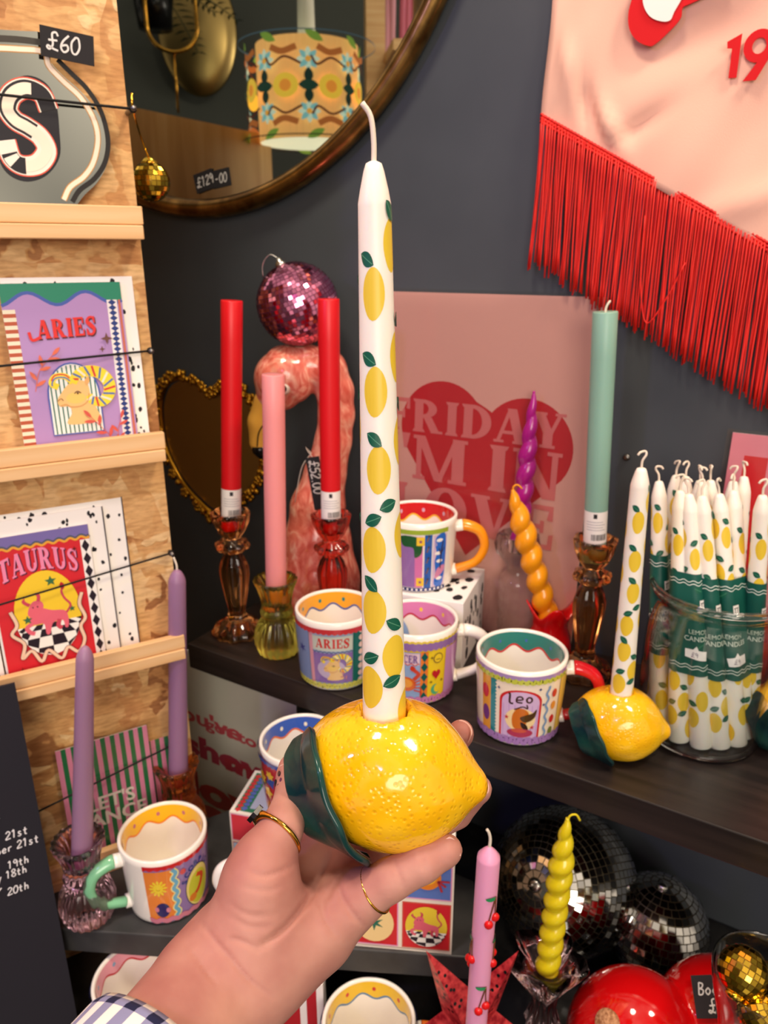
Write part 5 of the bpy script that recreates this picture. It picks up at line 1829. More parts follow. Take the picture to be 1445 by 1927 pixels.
# ------------------------------------------------------------------ glass candle holders
def holder_tall(name, label, matname, loc, hgt=0.165, spin=0.0, group='tall glass candle holders'):
    t = thing(name, label, 'candle holder', loc, spin, group)
    k = hgt / 0.165
    body = [(0.0, 0.002), (0.026, 0.0), (0.0315, 0.002), (0.0325, 0.006), (0.029, 0.011), (0.019, 0.018), (0.0125, 0.024), (0.0105, 0.030), (0.0112, 0.038), (0.0150, 0.060), (0.0178, 0.082), (0.0176, 0.092), (0.0140, 0.104), (0.0105, 0.110), (0.0112, 0.113), (0.0195, 0.117), (0.0208, 0.121), (0.0195, 0.125), (0.0112, 0.129), (0.0105, 0.132), (0.0165, 0.140), (0.0215, 0.152), (0.0235, 0.163), (0.0232, 0.165), (0.0200, 0.165), (0.0150, 0.157), (0.0125, 0.150), (0.0122, 0.143), (0.0, 0.142)]
    body = [(r, z * k) for r, z in body]
    def mod(th, i, z):
        if i >= 24: return 1.0
        zz = z / k
        am = 0.05 if zz < 0.02 else (0.06 if zz < 0.108 else (0.07 if 0.114 < zz < 0.128 else 0.05))
        return 1 + am * math.cos((10 if zz < 0.02 else 8) * th)
    MB().lathe(body, 64, mod).build('glass_body', matname, t)
    return t


def holder_short(name, label, matname, loc, hgt=0.098, spin=0.0, group='short fluted glass candle holders'):
    t = thing(name, label, 'candle holder', loc, spin, group)
    k = hgt / 0.098
    body = [(0.0, 0.003), (0.019, 0.0), (0.0235, 0.002), (0.0272, 0.012), (0.0282, 0.022), (0.0262, 0.034), (0.0205, 0.044), (0.0178, 0.048), (0.0195, 0.052), (0.0202, 0.056), (0.0185, 0.060), (0.0172, 0.064), (0.0185, 0.074), (0.0215, 0.086), (0.0255, 0.096), (0.0255, 0.098), (0.0205, 0.0965), (0.0140, 0.090), (0.0124, 0.080), (0.0122, 0.066), (0.0, 0.065)]
    body = [(r, z * k) for r, z in body]
    def mod(th, i, z):
        zz = z / k
        if i >= 16: return 1.0
        return 1 + (0.035 if zz < 0.046 or zz > 0.062 else 0.0) * math.cos(18 * th)
    MB().lathe(body, 108, mod).build('glass_body', matname, t)
    return t


def candle(label, base, top, r0, col, r1=None, group=None, name='candle', sticker=False, wick=True, tip='flat', wcol=None):
    base, top = Vector(base), Vector(top)
    Ln = (top - base).length
    r1 = r1 or r0
    t = thing(name, label, 'candle', base, 0, group)
    aim(t, base, top)
    if tip == 'flat':
        prof = [(0, 0), (r0 * 0.97, 0), (r0, 0.001)] + [(r0 + (r1 - r0) * k / 6, Ln * k / 6) for k in range(1, 6)] + [(r1, Ln - 0.0012), (r1 * 0.95, Ln), (r1 * 0.5, Ln - 0.0006), (0, Ln - 0.001)]
    else:
        prof = [(0, 0), (r0 * 0.97, 0), (r0, 0.001)] + [(r0 + (r1 - r0) * k / 8, (Ln - 0.014) * k / 8) for k in range(1, 9)] + [(r1 * 0.93, Ln - 0.0105), (r1 * 0.75, Ln - 0.006), (r1 * 0.48, Ln - 0.002), (r1 * 0.2, Ln), (0, Ln)]
    mb = MB().lathe(prof, 32, col=col)
    if sticker:
        z0 = sticker
        a = Art(6e-5)
        a.rect(-r0 * 1.35, z0, r0 * 1.35, z0 + 0.036, (244, 240, 236))
        a.rect(-0.002, z0 + 0.029, 0.0018, z0 + 0.034, (40, 38, 44))
        for i in range(4):
            a.rect(-r0 * 0.8, z0 + 0.0155 + i * 0.003, r0 * (0.9 - 0.2 * (i % 2)), z0 + 0.0162 + i * 0.003, (170, 170, 176), False)
        a.up()
        rr = random.Random(3)
        x = -r0 * 0.3
        while x < r0 * 1.0:
            wd = rr.uniform(0.0004, 0.0011)
            a.rect(x, z0 + 0.004, x + wd, z0 + 0.011, (60, 58, 62), False)
            x += wd + rr.uniform(0.0004, 0.0009)
        a.up()
        sp_ = faceto(base) - 0
        ms = MB()
        a.into(ms, lambda x, y, h: ((r0 * 1.0 + h + 1e-4) * math.sin(x / r0 + sp_), -(r0 * 1.0 + h + 1e-4) * math.cos(x / r0 + sp_), y), cut=r0 * 0.15)
    mb.build('wax_body', 'wax', t)
    if sticker:
        ms.build('paper_label', 'paper', t)
    if wick:
        q = [(0, 0, Ln - 0.002), (0.0004, 0, Ln + 0.003), (0.002, -0.0005, Ln + 0.007), (0.0045, 0, Ln + 0.010)] if tip == 'flat' else [(0, 0, Ln - 0.002), (-0.0004, 0, Ln + 0.005), (-0.002, 0, Ln + 0.010), (-0.0035, 0, Ln + 0.014)]
        MB().tube(spl(q, 4), [0.0012] * 12 + [0.0009], 6).build('wick', 'wick', t)
    return t


VF = Vector((0, -1, 0))
def in_holder(h, cup, px, py):                     # candle foot inside the holder, top seen at a pixel
    b_ = Vector(h.location) + Vector((0, 0, cup))
    return b_, onplane(px, py, b_, VF)


ha = holder_tall('candle_holder', 'amber glass candle holder under the red candle by the heart mirror', 'amber', on(449, 1190, SHELF))
b_, tp_ = in_holder(ha, 0.1435, 436, 565)
candle('red candle with a white paper label, in the amber holder by the heart mirror', b_, tp_, 0.0118, (214, 20, 30), 0.0122, 'red labelled candles', sticker=0.016, wick=False)
hb = holder_tall('candle_holder', 'coral red glass candle holder in front of the flamingo', 'redglass', on(628, 1196, SHELF))
b_, tp_ = in_holder(hb, 0.1435, 618, 562)
candle('red candle with a white paper label, in front of the flamingo neck', b_, tp_, 0.0118, (214, 20, 30), 0.0122, 'red labelled candles', sticker=0.016, wick=False)
hc = holder_short('candle_holder', 'yellow fluted glass candle holder beside the ARIES mug', 'yellowglass', on(525, 1226, SHELF))
b_, tp_ = in_holder(hc, 0.066, 514, 704)
candle('plain pink candle in the yellow glass holder', b_, tp_, 0.0122, (238, 150, 150), 0.0124, wick=False)
hd_ = holder_tall('candle_holder', 'amber glass candle holder under the mint green candle', 'amber', on(1096, 1266, SHELF), 0.168)
b_, tp_ = in_holder(hd_, 0.1435, 1139, 586)
candle('mint green candle with a white paper label beside the pink heart poster', b_, tp_, 0.0122, (136, 178, 162), 0.0124, sticker=0.022)
he = holder_short('candle_holder', 'pink fluted glass candle holder on the low shelf', 'pinkglass', on(170, 1722, LOW), 0.10)
b_, tp_ = in_holder(he, 0.066, 160, 1216)
candle('lavender taper candle in the pink glass holder', b_, tp_, 0.0108, (160, 122, 152), 0.0080, 'lavender tapers', tip='taper', wick=False)
hf = holder_short('candle_holder', 'orange fluted glass candle holder beside the grey poster', 'orange', on(345, 1565, LOW), 0.10)
b_, tp_ = in_holder(hf, 0.066, 333, 1072)
candle('lavender taper candle in the orange glass holder', b_, tp_, 0.0112, (150, 112, 146), 0.0092, 'lavender tapers', tip='taper')

def twist_candle(label, base, top, r0, col, pitch, ph=0.0, tipl=0.05, wick=True, wdir=1):
    base, top = Vector(base), Vector(top)
    Ln = (top - base).length
    t = thing('twisted_candle', label, 'candle', base)
    aim(t, base, top)
    nz, nt = 150, 36
    v, f = [], []
    for i in range(nz + 1):
        z = Ln * i / nz
        env = r0 * min(1.0, max(0.16, ((Ln - z) / tipl) ** 0.55)) if Ln - z < tipl else r0
        for j in range(nt):
            th = 2 * PI * j / nt
            k = math.sqrt(0.5 + 0.5 * math.cos(th - 2 * PI * z / pitch - ph))
            r = env * (0.74 + 0.34 * k)
            v.append((r * math.cos(th), r * math.sin(th), z))
    for i in range(nz):
        for j in range(nt):
            f.append((i * nt + j, i * nt + (j + 1) % nt, (i + 1) * nt + (j + 1) % nt, (i + 1) * nt + j))
    f.append(tuple(reversed(range(nt)))); f.append(tuple(range(nz * nt, nz * nt + nt)))
    MB().add(v, f, col).build('wax_body', MAT['wax_gloss'], t)
    if wick:
        MB().tube(spl([(0, 0, Ln - 0.003), (wdir * 0.002, 0, Ln + 0.003), (wdir * 0.007, 0, Ln + 0.004), (wdir * 0.011, 0, Ln - 0.002)], 4), 0.0010, 6, col).build('wick', 'matte', t)
    return t


MAT['wax_gloss'] = mat('glossy_wax', None, 0.2, sss=0.2, coat=0.3)
# clear ribbed holder with the purple twist
t = thing('candle_holder', 'clear ribbed glass candle holder under the purple twisted candle', 'candle holder', on(964, 1208, SHELF), 0)
prof = [(0.0, 0.002), (0.021, 0.0), (0.0225, 0.003)]
for k in range(6):
    z = 0.006 + k * 0.0135
    prof += [(0.0195, z), (0.0212, z + 0.004), (0.0212, z + 0.008), (0.0195, z + 0.012)]
prof = [(r_, z_ * 1.04) for r_, z_ in prof]
prof += [(r_, z_ + 0.004) for r_, z_ in [(0.014, 0.092), (0.0118, 0.098), (0.0145, 0.104), (0.024, 0.116), (0.0262, 0.128), (0.0235, 0.140), (0.0225, 0.141), (0.0135, 0.137), (0.0130, 0.122), (0.0, 0.121)]]
MB().lathe(prof, 48, lambda a_, i, z: 1 + (0.12 * math.cos(7 * a_) if 0.114 < z < 0.1445 and i < len(prof) - 4 else 0)).build('glass_body', 'clear', t)
b_, tp_ = in_holder(t, 0.127, 1005, 736)
twist_candle('purple twisted candle leaning in the clear ribbed holder', b_, tp_, 0.0104, (166, 24, 128), 0.026, 0.5, 0.075, False)

# red tulip-shaped holder with the orange twist
t = thing('candle_holder', 'red glazed holder shaped like a folded flower, under the orange twisted candle', 'candle holder', on(1030, 1232, SHELF), 0)
prof = [(0.0, 0.0), (0.020, 0.0), (0.026, 0.004), (0.028, 0.014), (0.025, 0.028), (0.0205, 0.040), (0.0215, 0.052), (0.027, 0.064), (0.0262, 0.0655), (0.018, 0.055), (0.0155, 0.042), (0.0, 0.040)]
mb = MB()
nn = 40
v, f = [], []
for k, (r, z) in enumerate(prof):
    for j in range(nn):
        th = 2 * PI * j / nn
        fl = max(0, (z - 0.035) / 0.03)
        rr_ = r * (1 + 0.12 * fl * math.cos(4 * th) + 0.02 * math.sin(7 * th + z * 90))
        v.append((rr_ * math.sin(th), -rr_ * math.cos(th), z + 0.009 * fl * math.cos(4 * th) * (1 if k < 9 else 0.6)))
for k in range(len(prof) - 1):
    for j in range(nn):
        f.append((k * nn + j, k * nn + (j + 1) % nn, (k + 1) * nn + (j + 1) % nn, (k + 1) * nn + j))
mb.add(v, f); mb.build('glazed_body', 'redgloss', t)
b_, tp_ = in_holder(t, 0.042, 964, 922)
twist_candle('orange twisted candle leaning in the red flower-shaped holder', b_, tp_, 0.0132, (240, 156, 22), 0.0262, 2.0, 0.045, True)


# ------------------------------------------------------------------ flamingo bust with a pink mirror ball
FB = on(600, 1140, SHELF)
def fl(x, y):
    return onplane(x, y, FB, VF)
fs = (fl(600, 900) - CAM).y * CP + 0.0
pxm = lambda r, x=600, y=900: r * (Vector(fl(x, y) - CAM).dot(Vector((0, CP, -SP)))) / F
t = thing('flamingo_bust', 'coral ceramic flamingo bust with a yellow beak behind the red and pink candles', 'ceramic bird', FB)
lo = [fl(450, 900).x, FB.y - 0.08, SHELF - 0.005]
hi = [fl(700, 900).x, FB.y + 0.08, fl(600, 620).z]
S_ = SDF(lo, hi, 0.0022)
chain = [(598, 1170, 84), (600, 1090, 76), (598, 1015, 62), (598, 955, 51), (612, 890, 39), (627, 830, 34), (633, 780, 33.5), (630, 735, 35), (614, 697, 38), (582, 686, 36), (548, 704, 46)]
d = None
for (x0, y0, r0), (x1, y1, r1) in zip(chain[:-1], chain[1:]):
    e = S_.cone(fl(x0, y0), fl(x1, y1), pxm(r0, x0, y0), pxm(r1, x1, y1))
    d = e if d is None else S_.merge(d, e, 0.006)
d = S_.merge(d, S_.cone(fl(540, 706), fl(530, 712), pxm(54), pxm(50)), 0.006)
d = S_.merge(d, S_.cone(fl(525, 740), fl(512, 752), pxm(34), pxm(28)), 0.01)
S_.d = np.maximum(d, (SHELF + 0.0008) - S_.Z)
v, f = S_.mesh()
v = np_relax(v, f, 3)
fbv = np.array(FB)
MB().add([tuple(p) for p in (v - fbv)], [tuple(int(i) for i in q) for q in f]).build('head_and_neck', 'flamingo', t)
S_ = SDF([fl(450, 800).x, FB.y - 0.05, fl(500, 880).z], [fl(560, 800).x, FB.y + 0.05, fl(500, 720).z], 0.0016)
d = S_.cone(fl(508, 758), fl(494, 795), pxm(30), pxm(27))
d = S_.merge(d, S_.cone(fl(494, 795), fl(489, 832), pxm(27), pxm(20)), 0.004)
S_.d = d
v, f = S_.mesh()
v = np_relax(v, f, 3)
v[:, 1] = FB.y + (v[:, 1] - FB.y) * 0.85
MAT['beak'] = mat('yellow_beak_glaze', (238, 178, 74), 0.15, coat=0.4)
bk = MB().add([tuple(p) for p in (v - fbv)], [tuple(int(i) for i in q) for q in f]).build('beak', 'beak', t)
mb = MB()
mb.tube([fl(489, 838) - FB, fl(490, 850) - FB, fl(494, 862) - FB], [pxm(17), pxm(14), pxm(6)], 14)
mb.build('beak_tip', 'black', bk)
yf = Vector((0, -pxm(24), 0))
mb = MB().tube([fl(x, y) - FB + yf * s for x, y, s in spl([(512, 782, 0.9), (498, 796, 1.0), (490, 812, 0.98), (487, 836, 0.80)], 4)], 0.0009, 6)
mb.build('mouth_line', 'black', bk)
eb = MB().ball(fl(541, 722) - FB + Vector((0, -pxm(45), 0)), pxm(12), 16, 12, (250, 240, 220))
eb.ball(fl(540, 722) - FB + Vector((0, -pxm(50), 0)), pxm(8.5), 16, 12, (14, 12, 14))
eb.build('eye', 'glaze', t)
p = fl(560, 573) + Vector((0, 0, 0.0))
t = thing('disco_ball', 'pink mirror ball resting on the head of the flamingo', 'mirror ball', p)
rb = pxm(77, 560, 573)
mirror_ball(t, rb, 30, 'pinktile', 'pinkgrout', pole=(-0.35, -0.15, 0.92), jitter=0.09)
cp = Vector((-0.35, -0.15, 0.92)).normalized()
m4 = Matrix.Translation(cp * rb * 0.96) @ Vector((0, 0, 1)).rotation_difference(cp).to_matrix().to_4x4()
MB().lathe([(0.0065, 0), (0.0065, 0.004), (0.004, 0.0065), (0.0025, 0.010), (0, 0.0105)], 16, mtx=m4).build('cap', 'metal', t)
MB().tube(spl([tuple(cp * (rb + 0.008)), tuple(cp * (rb + 0.011) + Vector((-0.008, 0, 0.001))), tuple(cp * (rb + 0.008) + Vector((-0.018, 0, -0.006))), tuple(cp * (rb + 0.002) + Vector((-0.021, 0, -0.016)))], 5), 0.0006, 6).build('hanging_cord', 'metal', t)
# tag on the flamingo's neck
tagp = onplane(596, 910, FB + Vector((0, -0.052, 0)), VF)
t = thing('price_tag', 'black hanging tag chalked £52.00 on the flamingo neck', 'price tag', tagp, 0)
a = Art(4e-5); chalk_digits(a, '£52.00', -0.030, -0.0055, 0.0125, (222, 220, 214), slant=0.05)
mb = MB().box(-0.034, 0.034, 0, 0.001, -0.0085, 0.0085, (34, 32, 36)); a.into(mb, flat)
o = mb.build('card', 'chalk', t); o.rotation_euler = (0, math.radians(82), 0)
MB().tube(spl([(-0.004, 0.001, 0.033), (-0.010, 0.004, 0.040), (-0.014, 0.02, 0.041)], 4) + spl([(-0.006, 0.003, 0.038), (-0.018, 0.004, 0.02), (-0.026, 0.008, -0.012), (-0.030, 0.016, -0.03)], 5), 0.0005, 5).build('string', 'wick', t)

# ------------------------------------------------------------------ lemon candle holders and lemon candles
LPROF = [(-0.0440, 0.0), (-0.0436, 0.0055), (-0.0415, 0.0115), (-0.037, 0.0180), (-0.030, 0.0252), (-0.021, 0.0308), (-0.010, 0.0345), (0.001, 0.0356), (0.012, 0.0345), (0.022, 0.0308), (0.030, 0.0250), (0.036, 0.0188), (0.0405, 0.0126), (0.0435, 0.0090), (0.0462, 0.0062), (0.0478, 0.0034), (0.0484, 0.0)]
LZ = 0.0325


def lem_r(x):
    for (x0, r0), (x1, r1) in zip(LPROF[:-1], LPROF[1:]):
        if x0 <= x <= x1:
            return r0 + (r1 - r0) * (x - x0) / (x1 - x0)
    return 0.0


def lemon_holder(label, loc, rot, group='lemon candle holders'):
    t = thing('lemon_candle_holder', label, 'candle holder', loc, 0, group)
    t.rotation_euler = rot
    prof = spl(LPROF, 6)
    nt = 140
    rr = random.Random(3)
    ph = [rr.uniform(0, 6.28) for _ in range(8)]
    v, f = [], []
    for x, r in prof:
        for j in range(nt):
            th = 2 * PI * j / nt
            k = 1 + 0.012 * math.sin(3 * th + 60 * x + ph[0]) + 0.010 * math.sin(5 * th - 110 * x + ph[1]) + 0.006 * math.sin(9 * th + 160 * x + ph[2])
            k += 0.010 * math.sin(8 * th + ph[3]) * max(0, (abs(x) - 0.026) / 0.02)
            y, z = max(r, 0) * k * math.cos(th), max(r, 0) * k * math.sin(th)
            if z < -0.028:
                z = -0.028 - (LZ - 0.028) * (1 - math.exp(-(-z - 0.028) / 0.005))
            q = math.hypot(x + 0.001, y)
            if z > 0 and q < 0.0165:
                if q < 0.0112:
                    z = 0.0205
                else:
                    z += 0.0018 * math.exp(-((q - 0.0125) / 0.0016) ** 2)
            v.append((x, y, z + LZ - 0.003 * max(0.0, (x - 0.02) / 0.028) ** 1.5))
    n = len(prof)
    for i in range(n - 1):
        for j in range(nt):
            f.append((i * nt + (j + 1) % nt, i * nt + j, (i + 1) * nt + j, (i + 1) * nt + (j + 1) % nt)[::-1])
    MB().add(v, f).build('lemon_body', 'lemon', t)
    sp = spl([(-0.0362, 12.0, 0), (-0.0348, 42.0, 0), (-0.0295, 76.0, 0), (-0.0222, 106.0, 0), (-0.0168, 130.0, 0), (-0.0145, 150.0, 0)], 5)
    K = len(sp)
    M_ = 14
    v, f = [], []
    for i, p in enumerate(sp):
        s = i / (K - 1)
        x0, th = p[0], math.radians(p[1])
        dv = Vector((0, -math.sin(th), math.cos(th)))
        r0_ = lem_r(x0)
        sl = (lem_r(x0 + 0.003) - lem_r(x0 - 0.003)) / 0.006
        T = (Vector((1, 0, 0)) + dv * sl).normalized()
        Nn = (dv - Vector((1, 0, 0)) * sl).normalized()
        w = 0.0170 * math.sin(PI * min(0.5, s * 1.0 + 0.08)) ** 0.7 * (1 if s < 0.75 else 1 - 0.45 * ((s - 0.75) / 0.25) ** 2)
        for j in range(M_ + 1):
            u = -1 + 2 * j / M_
            wob = 1 + 0.05 * math.sin(9 * s * PI) * (1 if u > 0 else 0)
            q = Vector((x0, 0, 0)) + dv * r0_ + T * (w * u * wob) + Nn * (0.0018 + 0.0008 * abs(u) - 0.0004 * math.exp(-(u / 0.2) ** 2))
            rho = math.hypot(q.y, q.z)
            need = lem_r(max(min(q.x, 0.04), -0.0438)) + 0.0018
            if q.x > -0.0438 and rho < need:
                q.y *= need / rho; q.z *= need / rho
            q += Vector((0, 0, LZ))
            if q.z < 0.0015: q.z = 0.0015
            v.append(q)
    for i in range(K - 1):
        for j in range(M_):
            f.append((i * (M_ + 1) + j, i * (M_ + 1) + j + 1, (i + 1) * (M_ + 1) + j + 1, (i + 1) * (M_ + 1) + j))
    o = MB().add(v, f).build('ceramic_leaf', 'leaf', t)
    bm = bmesh.new(); bm.from_mesh(o.data); bmesh.ops.recalc_face_normals(bm, faces=bm.faces[:])
    c_ = sum((fa.normal.dot(fa.calc_center_median() - Vector((0, 0, LZ))) for fa in bm.faces))
    if c_ < 0:
        bmesh.ops.reverse_faces(bm, faces=bm.faces[:])
    bm.to_mesh(o.data); bm.free()
    sd = o.modifiers.new('thickness', 'SOLIDIFY'); sd.thickness = 0.0032; sd.offset = 1
    sb = o.modifiers.new('round', 'SUBSURF'); sb.levels = 2; sb.render_levels = 2
    return t


YEL, GRN, VEIN = (255, 214, 58), (18, 92, 70), (90, 160, 124)
#           angle, height fraction of lemons;   then leaves: angle, fraction, tilt
LEMONS = [(-8, 0.80), (-8, 0.645), (-2, 0.515), (-24, 0.375), (-26, 0.262), (-40, 0.115), (66, 0.875), (82, 0.70), (88, 0.56), (80, 0.395), (36, 0.175), (76, 0.062),
          (150, 0.84), (165, 0.66), (170, 0.46), (160, 0.30), (175, 0.13), (240, 0.76), (250, 0.58), (245, 0.36), (238, 0.2)]
LEAVES = [(-30, 0.852, -0.5), (-28, 0.697, -0.5), (-14, 0.565, -0.6), (24, 0.452, 0.35), (-22, 0.427, 0.35), (-32, 0.312, -0.75), (34, 0.236, -0.5), (-36, 0.172, 0.4), (24, 0.128, 0.4), (58, 0.925, -0.9),
          (150, 0.90, -0.5), (165, 0.72, 0.4), (175, 0.52, -0.5), (165, 0.36, 0.5), (180, 0.19, -0.4), (235, 0.82, 0.4), (245, 0.64, -0.5), (240, 0.42, 0.5), (95, 0.76, -0.5), (100, 0.62, 0.5)]


def lemon_candle(label, base, top, r0, r1, group, spin=0.0, wickpts=None, s=1.0, body=(244, 238, 226)):
    base, top = Vector(base), Vector(top)
    Ln = (top - base).length
    t = thing('lemon_print_candle', label, 'candle', base, 0, group)
    aim(t, base, top, spin)
    zt = Ln - 0.017
    rz = lambda z: r0 + (r1 - r0) * max(0, min(1, z / zt))
    prof = [(0, 0), (r0 * 0.96, 0), (r0, 0.0012)] + [(rz(zt * k / 12), zt * k / 12) for k in range(1, 13)] + [(r1 * 1.0, Ln - 0.0155), (r1 * 0.86, Ln - 0.0105), (r1 * 0.62, Ln - 0.0035), (r1 * 0.48, Ln - 0.0008), (r1 * 0.25, Ln), (0, Ln)]
    mb = MB().lathe(prof, 40, col=body)
    a = Art(6e-5)
    lw, lh = 0.0068 * s, 0.0095 * s
    for an, fr in LEMONS:
        x, y = math.radians(an), fr * Ln
        q = []
        for i in range(26):
            th = 2 * PI * i / 26
            k = 1 + 0.14 * max(0, math.cos(th + PI / 2 + 0.2)) ** 6 + 0.06 * max(0, math.cos(th - PI / 2)) ** 8
            q.append((x + lw * k * math.cos(th) / r0, y + lh * k * math.sin(th)))
        a.poly(q, YEL, False)
    a.up()
    for an, fr, tl in LEAVES:
        x, y = math.radians(an), fr * Ln
        ln, wd = 0.0098 * s, 0.0058 * s
        for col, k0 in ((GRN, 1.0),):
            q = []
            for i in range(17):
                u = i / 8 if i <= 8 else (16 - i) / 8
                sg = 1 if i <= 8 else -1
                lx, ly = (u - 0.5) * ln, sg * wd / 2 * math.sin(PI * u) ** 0.8
                q.append((x + (lx * math.cos(tl) - ly * math.sin(tl)) / r0, y + lx * math.sin(tl) + ly * math.cos(tl)))
            a.poly(q[:-1], col, False)
        a.h += 4e-5
        a.line([(x + lx * math.cos(tl) / r0, y + lx * math.sin(tl)) for lx in (-ln * 0.4, 0, ln * 0.4)], 0.0, VEIN, False)
        a.p.pop()
        c_, s_ = math.cos(tl), math.sin(tl)
        vq = [(-ln * 0.42, 0.00018), (ln * 0.42, 0.00018), (ln * 0.42, -0.00018), (-ln * 0.42, -0.00018)]
        a.poly([(x + (lx * c_ - ly * s_) / r0, y + lx * s_ + ly * c_) for lx, ly in vq], VEIN, False)
    a.into(mb, lambda x, y, h: ((rz(y) + h) * math.sin(x), -(rz(y) + h) * math.cos(x), y), cut=0.2)
    mb.build('wax_body', 'wax', t)
    wp = wickpts or [(0, 0, -0.002), (0.0003, 0, 0.006), (0.003, 0, 0.011), (0.0025, 0.001, 0.014), (-0.002, 0, 0.0135), (-0.004, 0, 0.011)]
    MB().tube(spl([(x, y, Ln + z) for x, y, z in wp], 4), 0.0011, 6).build('wick', 'wick', t)
    return t


GRP = 'white candles printed with lemons'
lp = on(1157, 1412, SHELF)
LH_ROT = (0, 0, math.radians(-14))
SLEM = lemon_holder('yellow ceramic lemon candle holder standing on the black shelf next to the jar', Vector((lp.x, lp.y, SHELF)), LH_ROT)
cb_ = Vector((lp.x, lp.y, SHELF + 0.0535))
ct_ = onplane(1207, 880, cb_ + Vector((0, 0.0, 0)), VF)
lemon_candle('white lemon-print candle standing in the lemon holder on the shelf', cb_, ct_, 0.0106, 0.0080, GRP, faceto(lp) + 0.35)
l2 = on(1478, 1400, SHELF)
dup(SLEM, 'lemon candle holder cut off beyond the jar, only its leaf end showing', Vector((l2.x, l2.y, SHELF)), (0, 0, math.radians(-16)))

# jar of candles
JC = on(1312, 1374, SHELF)
JC = Vector((JC.x, JC.y, SHELF))
t = thing('glass_jar', 'wide clear glass jar filled with lemon-print candles', 'jar', JC)
prof = [(0.0, 0.0), (0.046, 0.0), (0.0535, 0.003), (0.0585, 0.012), (0.0615, 0.04), (0.0622, 0.085), (0.0610, 0.115), (0.0575, 0.135), (0.0555, 0.144), (0.0575, 0.149), (0.0605, 0.152), (0.0618, 0.157), (0.0608, 0.162), (0.0590, 0.1625), (0.0575, 0.158), (0.0535, 0.1455), (0.0550, 0.135), (0.0585, 0.115), (0.0598, 0.085), (0.0590, 0.04), (0.0560, 0.014), (0.050, 0.0065), (0.0, 0.006)]
MB().lathe(spl(prof, 3), 72).build('glass_body', 'jar', t)
MB().tube([(0.0602 * math.cos(2 * PI * i / 72), 0.0602 * math.sin(2 * PI * i / 72), 0.1585) for i in range(72)], 0.0030, 12, closed=True).build('rim', 'clear', t)
MB().lathe([(0.0, 0.0003), (0.050, 0.0003), (0.0545, 0.0025), (0.0535, 0.006), (0.049, 0.0075), (0.0, 0.0075)], 72).build('thick_base', 'clear', t)
JL = [  # foot offset x, y; seen top px
    ((-0.030, -0.026), (1280, 924), 1.295), ((-0.012, -0.036), (1296, 927), 1.295), ((0.006, -0.036), (1321, 929), 1.295), ((0.024, -0.032), (1353, 925), 1.295), ((0.036, -0.020), (1380, 921), 1.295),
    ((-0.042, -0.006), (1240, 901), 1.295), ((-0.040, 0.012), (1273, 884), 1.295), ((-0.020, 0.012), (1291, 886), 1.30), ((0.000, 0.010), (1322, 905), 1.298), ((0.000, 0.030), (1318, 890), 1.305), ((0.018, 0.022), (1337, 893), 1.302),
    ((0.018, -0.006), (1380, 899), 1.297), ((0.034, 0.018), (1401, 886), 1.302), ((0.0455, -0.008), (1434, 949), 1.288)]
proto = None
AX = []
JLBL = 'white lemon-print candle standing in the glass jar'
for i, ((ox, oy), (px, py), zt) in enumerate(JL):
    bs = JC + Vector((ox, oy, 0.0085))
    tp_ = atz(px, py, zt)
    d = (tp_ - bs).normalized()
    tp_ = bs + d * 0.25
    if proto is None:
        proto = lemon_candle(JLBL, bs, tp_, 0.0102, 0.0072, 'lemon-print candles in the jar', faceto(JC))
        o = proto
    else:
        o = dup(proto, JLBL, bs)
    aim(o, bs, tp_, faceto(JC) + (0, 2.6, 0.5, 4.3, 1.2, 3.6, 5.4, 0.8, 2.9, 1.9, 4.9, 5.8, 2.1, 0.4)[i])
    AX.append((bs, d))


def hull2(pts):
    pts = sorted(pts)
    def half(ps):
        h = []
        for p in ps:
            while len(h) > 1 and (h[-1][0] - h[-2][0]) * (p[1] - h[-2][1]) - (h[-1][1] - h[-2][1]) * (p[0] - h[-2][0]) <= 0:
                h.pop()
            h.append(p)
        return h
    a_, b_ = half(pts), half(pts[::-1])
    return a_[:-1] + b_[:-1]


